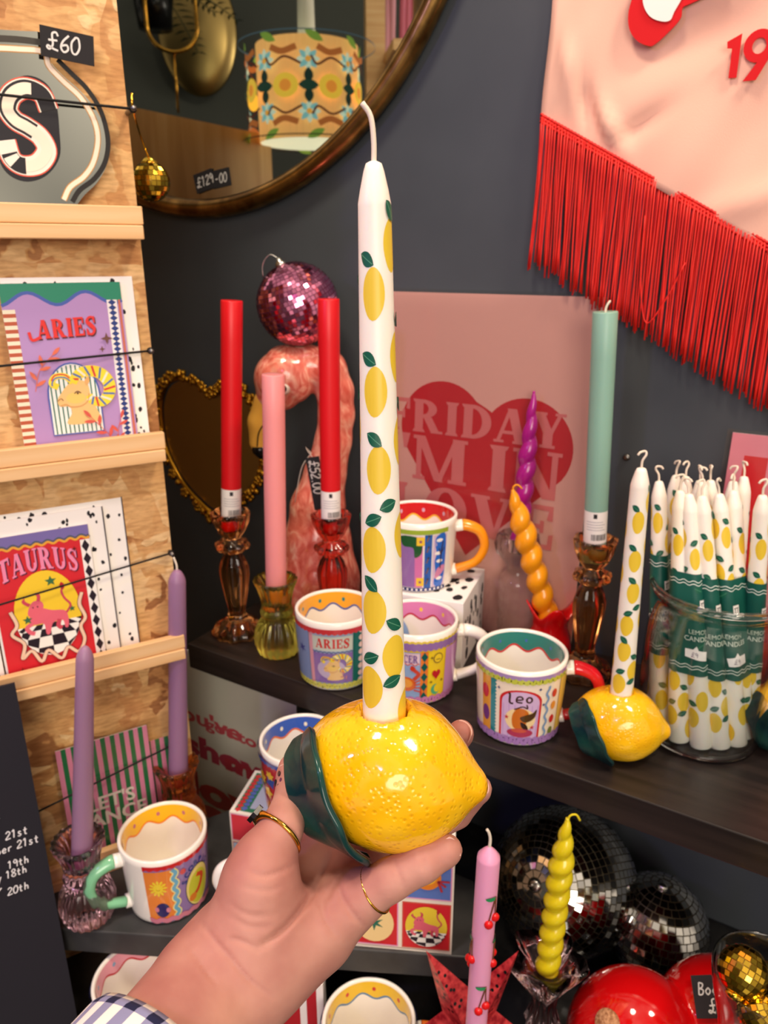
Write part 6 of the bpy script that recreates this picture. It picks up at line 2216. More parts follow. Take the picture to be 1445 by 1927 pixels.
def band(label, ids, z0, z1, sticker=None):
    org = AX[ids[0]][0]
    rings = []
    NP = 72
    NZ_ = 14
    for k in range(NZ_ + 1):
        tt = z0 + (z1 - z0) * k / NZ_
        pts = []
        for i in ids:
            bs, d = AX[i]
            c = bs + d * tt
            r = 0.0102 + (0.0072 - 0.0102) * tt / 0.233 + 0.0007
            for j in range(40):
                an = 2 * PI * j / 40
                pts.append((c.x + r * math.cos(an), c.y + r * math.sin(an)))
        zz = sum((AX[i][0] + AX[i][1] * tt).z for i in ids) / len(ids)
        h = hull2(pts)
        # resample by perimeter, starting from the point farthest from the viewer
        st = max(range(len(h)), key=lambda q: h[q][1])
        h = h[st:] + h[:st]
        hh = h + [h[0]]
        ac = [0.0]
        for q in range(len(h)):
            ac.append(ac[-1] + math.dist(hh[q], hh[q + 1]))
        ring = []
        q = 0
        for s_ in range(NP):
            dd = ac[-1] * s_ / NP
            while ac[q + 1] < dd: q += 1
            u = (dd - ac[q]) / max(1e-9, ac[q + 1] - ac[q])
            ring.append((hh[q][0] + (hh[q + 1][0] - hh[q][0]) * u, hh[q][1] + (hh[q + 1][1] - hh[q][1]) * u, zz))
        rings.append((ring, ac[-1]))
    t = thing('paper_band', label, 'paper band', org, 0, 'green paper bands round the candles')
    mb = MB()
    v, f = [], []
    for ring, _ in rings:
        v += [Vector(p) - org for p in ring]
    for k in range(NZ_):
        for j in range(NP):
            f.append((k * NP + j, k * NP + (j + 1) % NP, (k + 1) * NP + (j + 1) % NP, (k + 1) * NP + j))
    mb.add(v, f, (16, 84, 72))
    P_ = rings[0][1]
    def fn(x, y, h):
        k = max(0.0, min(NZ_ - 1e-6, (y - z0) / (z1 - z0) * NZ_))
        s_ = (x / P_ % 1.0) * NP
        k0, j0 = int(k), int(s_) % NP
        a_, b2 = rings[k0][0], rings[k0 + 1][0]
        j1 = (j0 + 1) % NP
        u, w = s_ - int(s_), k - k0
        p00, p01, p10, p11 = Vector(a_[j0]), Vector(a_[j1]), Vector(b2[j0]), Vector(b2[j1])
        p = (p00 * (1 - u) + p01 * u) * (1 - w) + (p10 * (1 - u) + p11 * u) * w
        nn = (p01 - p00).cross(p10 - p00).normalized()
        return p + nn * (h + 0.0002) - org
    a = Art(6e-5)
    mid = P_ * 0.5
    for y in (z1 - 0.007, z1 - 0.010, z0 + 0.007, z0 + 0.010):
        a.wave(0.002, P_ - 0.002, y, 0.0009, 0.0105, 0.0007, (226, 236, 226), n=80)
    bx_ = mid + 0.006
    a.rect(bx_ - 0.004, z1 - 0.034, bx_ + 0.004, z1 - 0.025, (242, 240, 234))
    for sx in (-0.0018, 0.0018):
        a.rect(bx_ + sx - 0.0004, z1 - 0.0325, bx_ + sx + 0.0004, z1 - 0.0275, (60, 60, 60), False)
    a.rect(bx_ - 0.003, z1 - 0.0282, bx_ + 0.003, z1 - 0.0274, (60, 60, 60))
    a.text('LEMON', mid, z0 + 0.042, 0.0062, (196, 212, 196), 0.0)
    a.text('CANDLES', mid, z0 + 0.035, 0.0068, (206, 220, 206), 0.01)
    if sticker:
        sx, sy, tl = sticker
        q = [(-0.010, -0.0045), (0.010, -0.0055), (0.0105, 0.0035), (0.002, 0.0045), (0.0, 0.0085), (-0.003, 0.0045), (-0.0105, 0.0035)]
        a.poly([(mid + sx + x * math.cos(tl) - y * math.sin(tl), z0 + sy + x * math.sin(tl) + y * math.cos(tl)) for x, y in q], (246, 242, 240))
        a2 = Art(); chalk_digits(a2, '5.99' if False else '£9', -0.005, -0.003, 0.005, (120, 110, 130), 0.0005)
        for pts, fcs, col, _ in a2.p:
            a.p.append(([(mid + sx + x, z0 + sy + y) for x, y in pts], fcs, col, a.h))
        a.up()
    a.into(mb, fn, cut=P_ / NP * 1.5)
    mb.build('printed_band', 'paper', t)


band('green paper band with a torn white sticker round the front candles in the jar', (3, 4), 0.070, 0.170, (0.004, 0.020, 0.12))
band('green paper band round the two slanting lemon candles beside the front pair', (0, 1), 0.076, 0.176, (-0.004, 0.022, -0.1))
band('green paper band round the lemon candles in the middle of the jar', (2, 8), 0.072, 0.172)
band('green paper band round the lemon candles nearest the lemon holder', (5, 6), 0.08, 0.18)
band('green paper band round the lemon candle leaning out over the jar rim', (13,), 0.07, 0.165)

# ------------------------------------------------------------------ the held lemon and its candle
HC = dep(728, 1452, 0.358)
HL_ROT = (0, 0, math.radians(-9))
HELD = lemon_holder('glossy yellow ceramic lemon candle holder with a dark leaf, held up in the hand', HC - Vector((0, 0, LZ)), HL_ROT)
hb_ = HC + Vector((-0.001, 0, 0.0208))
ht_ = dep(703, 304, 0.292)
lemon_candle('white taper candle printed with lemons, standing in the held lemon', hb_, ht_, 0.0103, 0.0066, GRP, faceto(HC), [(0, 0, -0.002), (0.0002, 0, 0.007), (-0.0008, 0, 0.016), (-0.004, 0, 0.021)], 1.0)


# ------------------------------------------------------------------ the hand and arm
D = dep
OW = HC.copy()
person = thing('person', 'hand and forearm with a checked cuff and gold rings holding up the lemon', 'person', dep(420, 1860, 0.32))
PO = Vector(person.location)
lo = [min(D(150, 1990, 0.27).x, D(250, 1950, 0.3).x) - 0.04, 0.12, 1.13]
hi = [D(930, 1450, 0.43).x + 0.015, 0.48, 1.43]
H_ = SDF(lo, hi, 0.00125)
skin = None


def joinc(pts, k, fork=None):                      # chain of (px, py, depth, radius mm)
    global skin
    d = None
    for a_, b2 in zip(pts[:-1], pts[1:]):
        e = H_.cone(D(*a_[:3]), D(*b2[:3]), a_[3] / 1000, b2[3] / 1000)
        d = e if d is None else H_.merge(d, e, 0.002)
    skin = d if skin is None else H_.merge(skin, d, k)


# forearm: two side by side bars give the flattened section
joinc([(206, 2074, 0.270, 20.5), (372, 1858, 0.318, 20.5), (432, 1790, 0.330, 18.5)], 0.01)
joinc([(288, 2140, 0.270, 20.5), (412, 1908, 0.318, 19.5), (476, 1832, 0.330, 16.5)], 0.018)
# palm: metacarpals
joinc([(432, 1800, 0.332, 17), (500, 1690, 0.350, 14), (600, 1600, 0.378, 11)], 0.018)
joinc([(458, 1812, 0.334, 16), (545, 1710, 0.356, 13.5), (640, 1612, 0.378, 11)], 0.018)
joinc([(486, 1826, 0.334, 16), (590, 1735, 0.352, 13.5), (668, 1645, 0.368, 11)], 0.018)
joinc([(490, 1824, 0.332, 14), (606, 1758, 0.342, 13.0), (672, 1690, 0.342, 10.5)], 0.018)
# heel of the hand on the little finger side
ax1 = (D(640, 1740, 0.335) - D(520, 1835, 0.325)).normalized()
vw = (D(580, 1780, 0.34) - CAM).normalized()
ax2 = ax1.cross(vw).normalized()
ax3 = ax1.cross(ax2).normalized()
skin = H_.merge(skin, H_.ellipsoid(D(566, 1762, 0.334), (ax1, ax2, ax3), (0.026, 0.0125, 0.0125)), 0.012)
# thumb side pad
ax1 = (D(452, 1622, 0.322) - D(430, 1790, 0.318)).normalized()
vw = (D(450, 1700, 0.32) - CAM).normalized()
ax2 = ax1.cross(vw).normalized()
ax3 = ax1.cross(ax2).normalized()
skin = H_.merge(skin, H_.ellipsoid(D(488, 1716, 0.328), (ax1, ax2, ax3), (0.031, 0.0185, 0.0155)), 0.010)
joinc([(450, 1790, 0.326, 14.0), (484, 1655, 0.327, 12.4)], 0.010)
# thumb
joinc([(486, 1650, 0.327, 11.8), (500, 1606, 0.330, 10.4), (530, 1558, 0.337, 9.7), (549, 1510, 0.352, 8.7), (549, 1462, 0.366, 7.6), (548, 1444, 0.371, 6.6)], 0.009)
# fingers behind the lemon
joinc([(600, 1600, 0.378, 10.5), (640, 1490, 0.412, 9.2), (700, 1395, 0.418, 8.2), (738, 1366, 0.408, 6.8)], 0.006)
joinc([(640, 1612, 0.378, 10.5), (730, 1535, 0.415, 9.3), (826, 1438, 0.414, 8.2), (866, 1382, 0.400, 6.9), (868, 1377, 0.398, 6.5)], 0.006)
joinc([(668, 1645, 0.368, 10.3), (770, 1578, 0.404, 9.0), (860, 1530, 0.408, 7.9), (900, 1486, 0.394, 6.7), (902, 1482, 0.393, 6.4)], 0.006)
# little finger below the lemon
joinc([(668, 1696, 0.342, 10.6), (735, 1655, 0.338, 9.4), (796, 1624, 0.336, 8.5), (836, 1602, 0.339, 7.2), (842, 1599, 0.340, 6.8)], 0.007)
H_.d = skin
hv, hf = H_.mesh()
hv = np_relax(hv, hf, 4, 0.5)

# creases: skin folds pressed into the surface
bvh = BVHTree.FromPolygons([Vector(p) for p in hv], [list(map(int, q)) for q in hf])


def press(px, depth, sig):
    global hv
    q = spl(px, 8)
    pts = []
    for x, y in q:
        h, nrm, _, _ = bvh.ray_cast(CAM, ray(x, y).normalized())
        if h is not None:
            pts.append(np.array(h))
    if len(pts) < 2:
        return
    pts = np.array(pts)
    for k, (a_, b2) in enumerate(zip(pts[:-1], pts[1:])):
        if np.linalg.norm(a_ - b2) > 0.01:
            continue
    dmin = np.full(len(hv), 1e9)
    w = np.ones(len(hv))
    for k in range(len(pts) - 1):
        a_, b2 = pts[k], pts[k + 1]
        if np.linalg.norm(a_ - b2) > 0.012:
            continue
        ba = b2 - a_
        t = np.clip(((hv - a_) @ ba) / max(ba @ ba, 1e-12), 0, 1)
        dd = np.linalg.norm(hv - (a_ + t[:, None] * ba), axis=1)
        fade = math.sin(PI * min(1, max(0.0, (k + 0.5) / (len(pts) - 1)))) ** 0.5
        m_ = dd < dmin
        dmin[m_] = dd[m_]
        w[m_] = fade
    camv = hv - np.array(CAM)
    camv /= np.linalg.norm(camv, axis=1)[:, None]
    am = depth * 1.5 * np.exp(-(dmin / sig) ** 2) * w
    hv = hv + camv * am[:, None]


press([(628, 1560), (622, 1610), (600, 1660), (570, 1706), (530, 1752), (486, 1784)], 0.0022, 0.0015)      # round the thumb pad
press([(700, 1572), (640, 1650), (608, 1700)], 0.0007, 0.0012)
press([(600, 1655), (604, 1700), (618, 1740), (640, 1770)], 0.0007, 0.0010)
press([(632, 1620), (640, 1680), (664, 1722), (690, 1748)], 0.0009, 0.0010)
press([(486, 1786), (450, 1770), (432, 1768)], 0.0007, 0.0010)
press([(364, 1716), (390, 1752), (430, 1800), (470, 1846), (512, 1876)], 0.0010, 0.0009)                    # wrist folds
press([(344, 1766), (370, 1800), (392, 1832), (408, 1850)], 0.0007, 0.0008)
press([(470, 1640), (500, 1648), (540, 1634), (566, 1618)], 0.0008, 0.0009)                                   # thumb root fold
press([(452, 1668), (500, 1676), (530, 1668)], 0.0004, 0.0010)
press([(430, 1700), (470, 1722), (520, 1722)], 0.0004, 0.0012)
press([(430, 1722), (470, 1744), (510, 1744)], 0.0004, 0.0012)
press([(545, 1560), (556, 1572), (560, 1590)], 0.0007, 0.0009)                                                # thumb joint
press([(740, 1616), (752, 1650), (766, 1690)], 0.0004, 0.0010)                                                # little finger joints
press([(788, 1596), (800, 1630), (812, 1658)], 0.0004, 0.0010)
hv = np_relax(hv, hf, 1, 0.35)
MB().add([tuple(p) for p in (hv - np.array(PO))], [tuple(int(i) for i in q) for q in hf]).build('hand_and_forearm', 'skin', person)


def nail_plate(tip, along, out, w, ln, name='fingernail', label=None, art=None, curve=1.0):
    along, out = Vector(along).normalized(), Vector(out).normalized()
    out = (out - along * out.dot(along)).normalized()
    side = along.cross(out)
    v, f = [], []
    nu, nv = 10, 10
    for i in range(nu + 1):
        u = -1 + 2 * i / nu
        for j in range(nv + 1):
            s = j / nv
            ww = w * (1 - 0.25 * max(0, s - 0.6) ** 1.2 - 0.1 * (1 - s))
            ang = u * 0.95 * curve
            p = tip + along * (ln * (s - 0.75) - 0.0012 * u * u * (1 if s > 0.5 else -1)) + side * (ww * math.sin(ang) / math.sin(0.95)) + out * (ww * (math.cos(ang) - 1) - 0.0006 * s)
            v.append(p - PO)
    for i in range(nu):
        for j in range(nv):
            f.append((i * (nv + 1) + j, i * (nv + 1) + j + 1, (i + 1) * (nv + 1) + j + 1, (i + 1) * (nv + 1) + j))
    mb = MB().add(v, f, (226, 178, 166))
    if art:
        for (u0, s0, r_, col) in art:
            q = []
            for k in range(12):
                t = 2 * PI * k / 12
                u, s = u0 + r_ * 1.3 * math.cos(t), s0 + r_ * math.sin(t)
                ang = u * 0.95
                q.append(tip + along * (ln * (s - 0.75)) + side * (w * math.sin(ang) / math.sin(0.95)) + out * (w * (math.cos(ang) - 1) + 0.0006) - PO)
            mb.add(q, [tuple(range(12))], col, False)
    o = mb.build(name, MAT['nailpaint'], person)
    sd = o.modifiers.new('thickness', 'SOLIDIFY'); sd.thickness = 0.0005; sd.offset = 0
    if label:
        o['label'] = label
    return o


MAT['nailpaint'] = mat('painted_nail', None, 0.12, coat=0.6)
vr = Vector((1, 0, 0)); vu = Vector((0, SP, CP)); vf = Vector((0, CP, -SP))
tn_out = (-vr * 0.56 - vf * 0.83).normalized()
tn_al = (D(548, 1444, 0.371) - D(549, 1480, 0.361)).normalized()
nail_plate(D(549, 1462, 0.366) + tn_out * 0.0102 + tn_al * 0.006, tn_al, tn_out, 0.0060, 0.0150, label='pale nail with small black marks',
           art=[(0.3, 0.62, 0.10, (40, 16, 36)), (-0.2, 0.42, 0.13, (24, 16, 24)), (0.45, 0.32, 0.08, (90, 30, 80)), (0.2, 0.16, 0.07, (30, 18, 30))])
nail_plate(D(880, 1370, 0.396), vu * 0.7 - vf * 0.45 + vr * 0.25, vr * 0.75 + vf * 0.5 + vu * 0.25, 0.0056, 0.0125)
nail_plate(D(914, 1478, 0.392), vu * 0.6 - vf * 0.45 + vr * 0.3, vr * 0.8 + vf * 0.45, 0.0054, 0.0120)
nail_plate(D(850, 1592, 0.3385), vr * 0.72 + vu * 0.45 - vf * 0.05, vf * 0.8 + vr * 0.45 + vu * 0.2, 0.0052, 0.0120)


def ring_around(name, c, axis, r, wire, label=None, signet=None):
    axis = Vector(axis).normalized()
    e1 = axis.orthogonal().normalized()
    e2 = axis.cross(e1)
    mb = MB()
    pts = [c + (e1 * math.cos(2 * PI * i / 48) + e2 * math.sin(2 * PI * i / 48)) * r - PO for i in range(48)]
    if signet is not None:
        s_ = (Vector(signet) - axis * Vector(signet).dot(axis)).normalized()
        rads = [wire * (0.85 + 1.3 * max(0, ((p + PO - c).normalized().dot(s_))) ** 6) for p in pts]
    else:
        rads = [wire] * 48
    mb.tube(pts, rads, 10, closed=True)
    o = mb.build(name, 'ring', person)
    if label: o['label'] = label
    if signet is not None:
        b2 = axis.cross(s_)
        st = MB()
        c2 = c + s_ * (r + wire * 1.5) - PO
        h, w_, d_ = b2 * 0.0052, axis * 0.0034, s_ * 0.0011
        v = [c2 + h * a_ + w_ * b_ + d_ * g for g in (-1, 1) for a_, b_ in ((-1, -0.6), (-0.6, -1), (0.6, -1), (1, -0.6), (1, 0.6), (0.6, 1), (-0.6, 1), (-1, 0.6))]
        st.add(v, [tuple(reversed(range(8))), tuple(range(8, 16))] + [(i, (i + 1) % 8, (i + 1) % 8 + 8, i + 8) for i in range(8)], smooth=False)
        st.build('stone', 'black', o)
    return o


ring_around('gold_ring', D(522, 1570, 0.3365), D(548, 1524, 0.347) - D(486, 1604, 0.330), 0.0118, 0.0012, 'gold signet ring with a black stone', -vr * 0.9 - vf * 0.25 + vu * 0.3)
ring_around('gold_ring', D(706, 1674, 0.340), D(735, 1655, 0.338) - D(668, 1696, 0.342), 0.0104, 0.0006, 'thin plain gold ring')

# checked cuff
m = MAT['gingham'] = mat('navy_gingham_cotton', (240, 236, 230), 0.9)
uv = N(m, 'UVMap'); sepv = N(m, 'SeparateXYZ'); L(m, uv.outputs[0], sepv.inputs[0])
outs = []
for ax in (0, 1):
    fr1 = N(m, 'Math', operation='FRACT'); L(m, sepv.outputs[ax], fr1.inputs[0])
    gt = N(m, 'Math', operation='GREATER_THAN'); gt.inputs[1].default_value = 0.5; L(m, fr1.outputs[0], gt.inputs[0])
    outs.append(gt.outputs[0])
sm = N(m, 'Math', operation='ADD'); L(m, outs[0], sm.inputs[0]); L(m, outs[1], sm.inputs[1])
hf_ = N(m, 'Math', operation='MULTIPLY'); hf_.inputs[1].default_value = 0.5; L(m, sm.outputs[0], hf_.inputs[0])
r = ramp(m, [(0.0, (244, 240, 234)), (0.45, (150, 152, 190)), (0.9, (26, 30, 66))]); L(m, hf_.outputs[0], r.inputs['Fac'])
L(m, r.outputs['Color'], bsdf(m).inputs['Base Color'])
ca, cb2 = D(262, 2010, 0.290), D(200, 2085, 0.272)
axis = (D(440, 1800, 0.331) - D(262, 2010, 0.290)).normalized()
e1 = axis.cross((ca - CAM).normalized()).normalized()
e2 = axis.cross(e1)
CUC = D(286, 2040, 0.286)
nt, nz = 64, 10
v, f, uvs = [], [], []
prof = [(0.0, 1.0), (0.006, 1.01), (0.0075, 1.03), (0.004, 1.07), (-0.012, 1.08), (-0.03, 1.1), (-0.06, 1.12), (-0.10, 1.14)]
for k, (z, s) in enumerate(prof):
    for j in range(nt):
        th = 2 * PI * j / nt
        wv = 1 + 0.02 * math.sin(3 * th + k)
        p = CUC + axis * (z - 0.002 * math.cos(2 * th)) + e1 * (0.0350 * s * wv * math.cos(th)) + e2 * (0.0300 * s * wv * math.sin(th))
        v.append(p - PO)
for k in range(len(prof) - 1):
    for j in range(nt):
        f.append((k * nt + j, k * nt + (j + 1) % nt, (k + 1) * nt + (j + 1) % nt, (k + 1) * nt + j))
        d0, d1 = k * 0.55 + (0.3 if k > 2 else 0), (k + 1) * 0.55 + (0.3 if k >= 2 else 0)
        u0, u1 = 20 * j / nt, 20 * (j + 1) / nt
        uvs += [(u0, d0), (u1, d0), (u1, d1), (u0, d1)]
o = MB().add(v, f).build('shirt_cuff', 'gingham', person)
ul = o.data.uv_layers.new(name='UVMap')
for i, q in enumerate(uvs):
    ul.data[i].uv = q
sd = o.modifiers.new('thickness', 'SOLIDIFY'); sd.thickness = 0.0014; sd.offset = 0
o['label'] = 'navy and white checked shirt cuff'

# ------------------------------------------------------------------ bottom tier
# big and small mirror balls
p = D(1060, 1668, 0.885)
p = Vector((p.x, p.y, TABLE + 0.0845))
t = thing('disco_ball', 'large silver mirror ball under the black shelf behind the yellow twisted candle', 'mirror ball', p, 0, 'silver mirror balls')
pole = (D(985, 1680, 0.80) - D(1060, 1668, 0.885)).normalized()
mirror_ball(t, 0.0842, 34, 'silver', 'grout', pole=tuple(pole), jitter=0.08)
m4 = Matrix.Translation(pole * 0.082) @ Vector((0, 0, 1)).rotation_difference(pole).to_matrix().to_4x4()
MB().lathe([(0.007, 0), (0.007, 0.003), (0.004, 0.0045), (0, 0.005)], 20, mtx=m4).build('cap', 'metal', t)
MB().tube([m4 @ Vector((0.005 * math.cos(a_), 0.0, 0.008 + 0.005 * math.sin(a_))) for a_ in [2 * PI * i / 20 for i in range(20)]], 0.0008, 6, closed=True).build('hanging_loop', 'metal', t)
p = D(1232, 1762, 0.86)
p = Vector((p.x, p.y, TABLE + 0.0575))
t = thing('disco_ball', 'smaller silver mirror ball, half hidden between the large one and the red ornament', 'mirror ball', p, 0, 'silver mirror balls')
mirror_ball(t, 0.0572, 22, 'silver', 'grout', pole=(0.1, 0.1, 1), jitter=0.04)
MB().lathe([(0.006, 0.056), (0.006, 0.060), (0.003, 0.062), (0, 0.0625)], 16).build('cap', 'metal', t)

# red star and the cherry candle
SCn = D(882, 1920, 0.70)
t = thing('star_holder', 'red tin star with pierced holes behind the pink cherry candle', 'star ornament', Vector((SCn.x, SCn.y, SCn.z)), 0.0)
R0, R1 = 0.108, 0.040
v = [(0, -0.022, 0), (0, 0.006, 0)]
for i in range(10):
    an = PI / 2 + PI / 5 + PI * i / 5
    an = math.radians(54) + 2 * PI * i / 10
    rr_ = R0 if i % 2 == 0 else R1
    v.append((0.66 * rr_ * math.cos(an), 0.0, rr_ * math.sin(an)))
f = []
for i in range(10):
    f.append((0, 2 + (i + 1) % 10, 2 + i)[::-1]); f.append((1, 2 + i, 2 + (i + 1) % 10)[::-1])
mb = MB().add(v, f, smooth=False)
rr = random.Random(8)
for i in range(0, 10, 2):
    tip = Vector(v[2 + i]); c0 = Vector(v[0])
    for sd_ in (-1, 1):
        inn_ = Vector(v[2 + (i + sd_) % 10])
        nrm = (tip - c0).cross(inn_ - c0)
        nrm = nrm.normalized()
        if nrm.y > 0: nrm = -nrm
        for (ta, tb) in ((0.72, 0.08), (0.55, 0.12), (0.45, 0.22), (0.58, 0.26), (0.36, 0.12), (0.38, 0.34), (0.26, 0.24), (0.22, 0.42)):
            q = c0 + (tip - c0) * ta + (inn_ - c0) * tb + nrm * 0.0002
            e1_ = nrm.orthogonal().normalized(); e2_ = nrm.cross(e1_)
            mb.add([q + (e1_ * math.cos(2 * PI * k / 10) + e2_ * math.sin(2 * PI * k / 10)) * 0.0016 for k in range(10)], [tuple(range(10))], (0, 0, 0), False, 1)
mb.build('star_body', ['star', 'black'], t)
cb_ = D(886, 2045, 0.648)
ct_ = D(921, 1597, 0.652)
hb2 = holder_short('candle_holder', 'red glass candle holder under the pink cherry candle, below the edge of the picture', 'redglass', Vector((cb_.x, cb_.y, TABLE)), 0.098)
cb_ = Vector((cb_.x, cb_.y, TABLE + 0.066))
ct_ = onplane(921, 1592, cb_, VF)
Lc = (ct_ - cb_).length
t = thing('cherry_candle', 'pink candle with red cherry decorations in front of the red star', 'candle', cb_)
aim(t, cb_, ct_)
rc_ = 0.0088
prof = [(0, 0), (rc_, 0.0)] + [(rc_, (Lc - 0.012) * k / 6) for k in range(1, 7)] + [(rc_ * 0.97, Lc - 0.0095), (rc_ * 0.6, Lc - 0.005), (rc_ * 0.2, Lc - 0.001), (0, Lc)]
mb = MB().lathe(prof, 36, col=(236, 164, 200))
mb.build('wax_body', 'wax', t)
wz = Lc
MB().tube(spl([(0, 0, wz - 0.003), (0.0002, 0, wz + 0.006), (-0.001, 0, wz + 0.012), (-0.0028, 0, wz + 0.0155)], 4), 0.0012, 6).build('wick', 'wick', t)
def onc(an, z, out=0.0):
    return Vector(((rc_ + out) * math.sin(an), -(rc_ + out) * math.cos(an), z))
for k, (an, z) in enumerate(((0.55, Lc - 0.066), (-1.35, Lc - 0.112), (1.5, Lc - 0.112), (0.25, Lc - 0.158), (2.6, Lc - 0.08), (3.6, Lc - 0.13))):
    mb = MB()
    for da, dz in ((-0.32, -0.002), (0.30, 0.003)):
        c = onc(an + da, z + dz, 0.0006)
        mb.ball(c, (0.0036, 0.0024, 0.0042), 12, 8, (226, 24, 26))
        mb.tube(spl([tuple(onc(an + da, z + dz + 0.004, 0.0008)), tuple(onc(an + da * 0.4 + 0.1, z + 0.016, 0.0008)), tuple(onc(an + 0.2, z + 0.024, 0.0008))], 4), 0.00055, 5, (110, 70, 40))
    lfc = onc(an - 0.22, z + 0.0235, 0.0008)
    q = []
    for i in range(12):
        tt = 2 * PI * i / 12
        q.append(onc(an - 0.22 + 0.5 * math.cos(tt), z + 0.0232 + 0.0019 * math.sin(tt), 0.0006 + 0.0006 * abs(math.sin(tt))))
    mb.add(q, [tuple(range(12))], (50, 150, 92), True)
    mb.build('cherry_relief', 'wax_gloss', t)

# yellow twist in a crystal holder
yb = D(1030, 1818, 0.70)
t = thing('candle_holder', 'pale pink crystal candle holder with flared petals under the yellow twisted candle', 'candle holder', Vector((yb.x, yb.y, TABLE)))
hz_ = yb.z - TABLE
prof = [(0, 0.002), (0.030, 0.0), (0.032, 0.004), (0.016, 0.016), (0.010, 0.03), (0.012, hz_ * 0.45), (0.017, hz_ * 0.55), (0.011, hz_ * 0.68), (0.0125, hz_ * 0.78), (0.022, hz_ * 0.92), (0.033, hz_ + 0.010), (0.031, hz_ + 0.012), (0.018, hz_ + 0.002), (0.0135, hz_ * 0.97), (0.0, hz_ * 0.96)]
MB().lathe(prof, 70, lambda a_, i, z: 1 + ((0.16 * math.cos(5 * a_) + 0.05 * math.cos(11 * a_ + 1)) if 8 < i < 12 else 0.06 * math.cos(10 * a_) if i < 9 else 0)).build('glass_body', glass('pale_pink_crystal', (246, 214, 218), 0.05), t)
b_ = Vector((yb.x, yb.y, TABLE + hz_ * 0.965))
tp_ = onplane(1068, 1540, b_, VF)
twist_candle('yellow-green twisted candle in front of the large silver mirror ball', b_, tp_, 0.0108, (214, 196, 24), 0.0195, 1.0, 0.05, True, 1)

# glossy red ornament with cork
rcn = D(1190, 1985, 0.70)
RB = Vector((rcn.x, rcn.y, TABLE + 0.0))
t = thing('red_ornament', 'big glossy red rounded ceramic ornament with a cork stopper', 'ornament', RB)
c1_, c2_ = D(1195, 1968, 0.70), D(1345, 1985, 0.715)
S_ = SDF([c1_.x - 0.1, c1_.y - 0.1, TABLE - 0.002], [c2_.x + 0.1, c2_.y + 0.1, c1_.z + 0.12], 0.0026)
ex_ = (Vector((0.90, -0.42, 0)).normalized(), Vector((0.42, 0.90, 0)).normalized(), Vector((0, 0, 1)))
zc = max(TABLE + 0.03, c1_.z)
d1 = S_.ellipsoid((c1_.x, c1_.y, zc), ex_, (0.064, 0.060, 0.074))
d2 = S_.ellipsoid((c2_.x, c2_.y, zc + 0.002), ex_, (0.062, 0.058, 0.080))
S_.d = np.maximum(S_.merge(d1, d2, 0.0025), TABLE + 0.0006 - S_.Z)
v, f = S_.mesh()
v = np_relax(v, f, 2)
MB().add([tuple(p) for p in (v - np.array(RB))], [tuple(int(i) for i in q) for q in f]).build('ceramic_body', 'redgloss', t)
bvr = BVHTree.FromPolygons([Vector(p) for p in v], [list(map(int, q)) for q in f])
h_, n_, _, _ = bvr.ray_cast(CAM, ray(1143, 1926).normalized())
if h_ is None:
    h_, n_ = c1_ + Vector((-0.03, -0.05, 0.03)), Vector((-0.4, -0.8, 0.4)).normalized()
m4 = Matrix.Translation(h_ - RB - n_ * 0.003) @ Vector((0, 0, 1)).rotation_difference(n_).to_matrix().to_4x4()
MB().lathe([(0, 0), (0.0115, 0), (0.0118, 0.004), (0.011, 0.0052), (0, 0.0054)], 24, mtx=m4).build('cork_stopper', 'cork', t)
h_, n_, _, _ = bvr.ray_cast(CAM, ray(1330, 1872).normalized())
if h_ is None:
    h_, n_ = c2_ + Vector((0, -0.05, 0.06)), Vector((0, -0.8, 0.6))
def boo(a):
    chalk_digits(a, 'Boo', 0.004, 0.018, 0.0105, (214, 212, 206))
    chalk_digits(a, '£', 0.011, 0.0035, 0.0115, (214, 212, 206))
a = Art(4e-5); boo(a)
mb = MB().box(0, 0.030, 0, 0.001, 0, 0.034, (36, 32, 34)); a.into(mb, flat)
o = tag(mb.build('price_tag', 'chalk'), 'black price card chalked Boo £ leaning on the red ornament', 'price tag', None)
n_ = Vector(n_)
xax = (Vector((1, 0, 0)) - n_ * n_.x).normalized()
yax = n_.cross(xax)
R_ = Matrix((xax, -n_, yax)).transposed()
o.rotation_euler = (R_ @ Matrix.Rotation(math.radians(9), 3, 'Y')).to_euler()
o.location = h_ + n_ * 0.003 - R_ @ Vector((0.014, 0, 0.017))

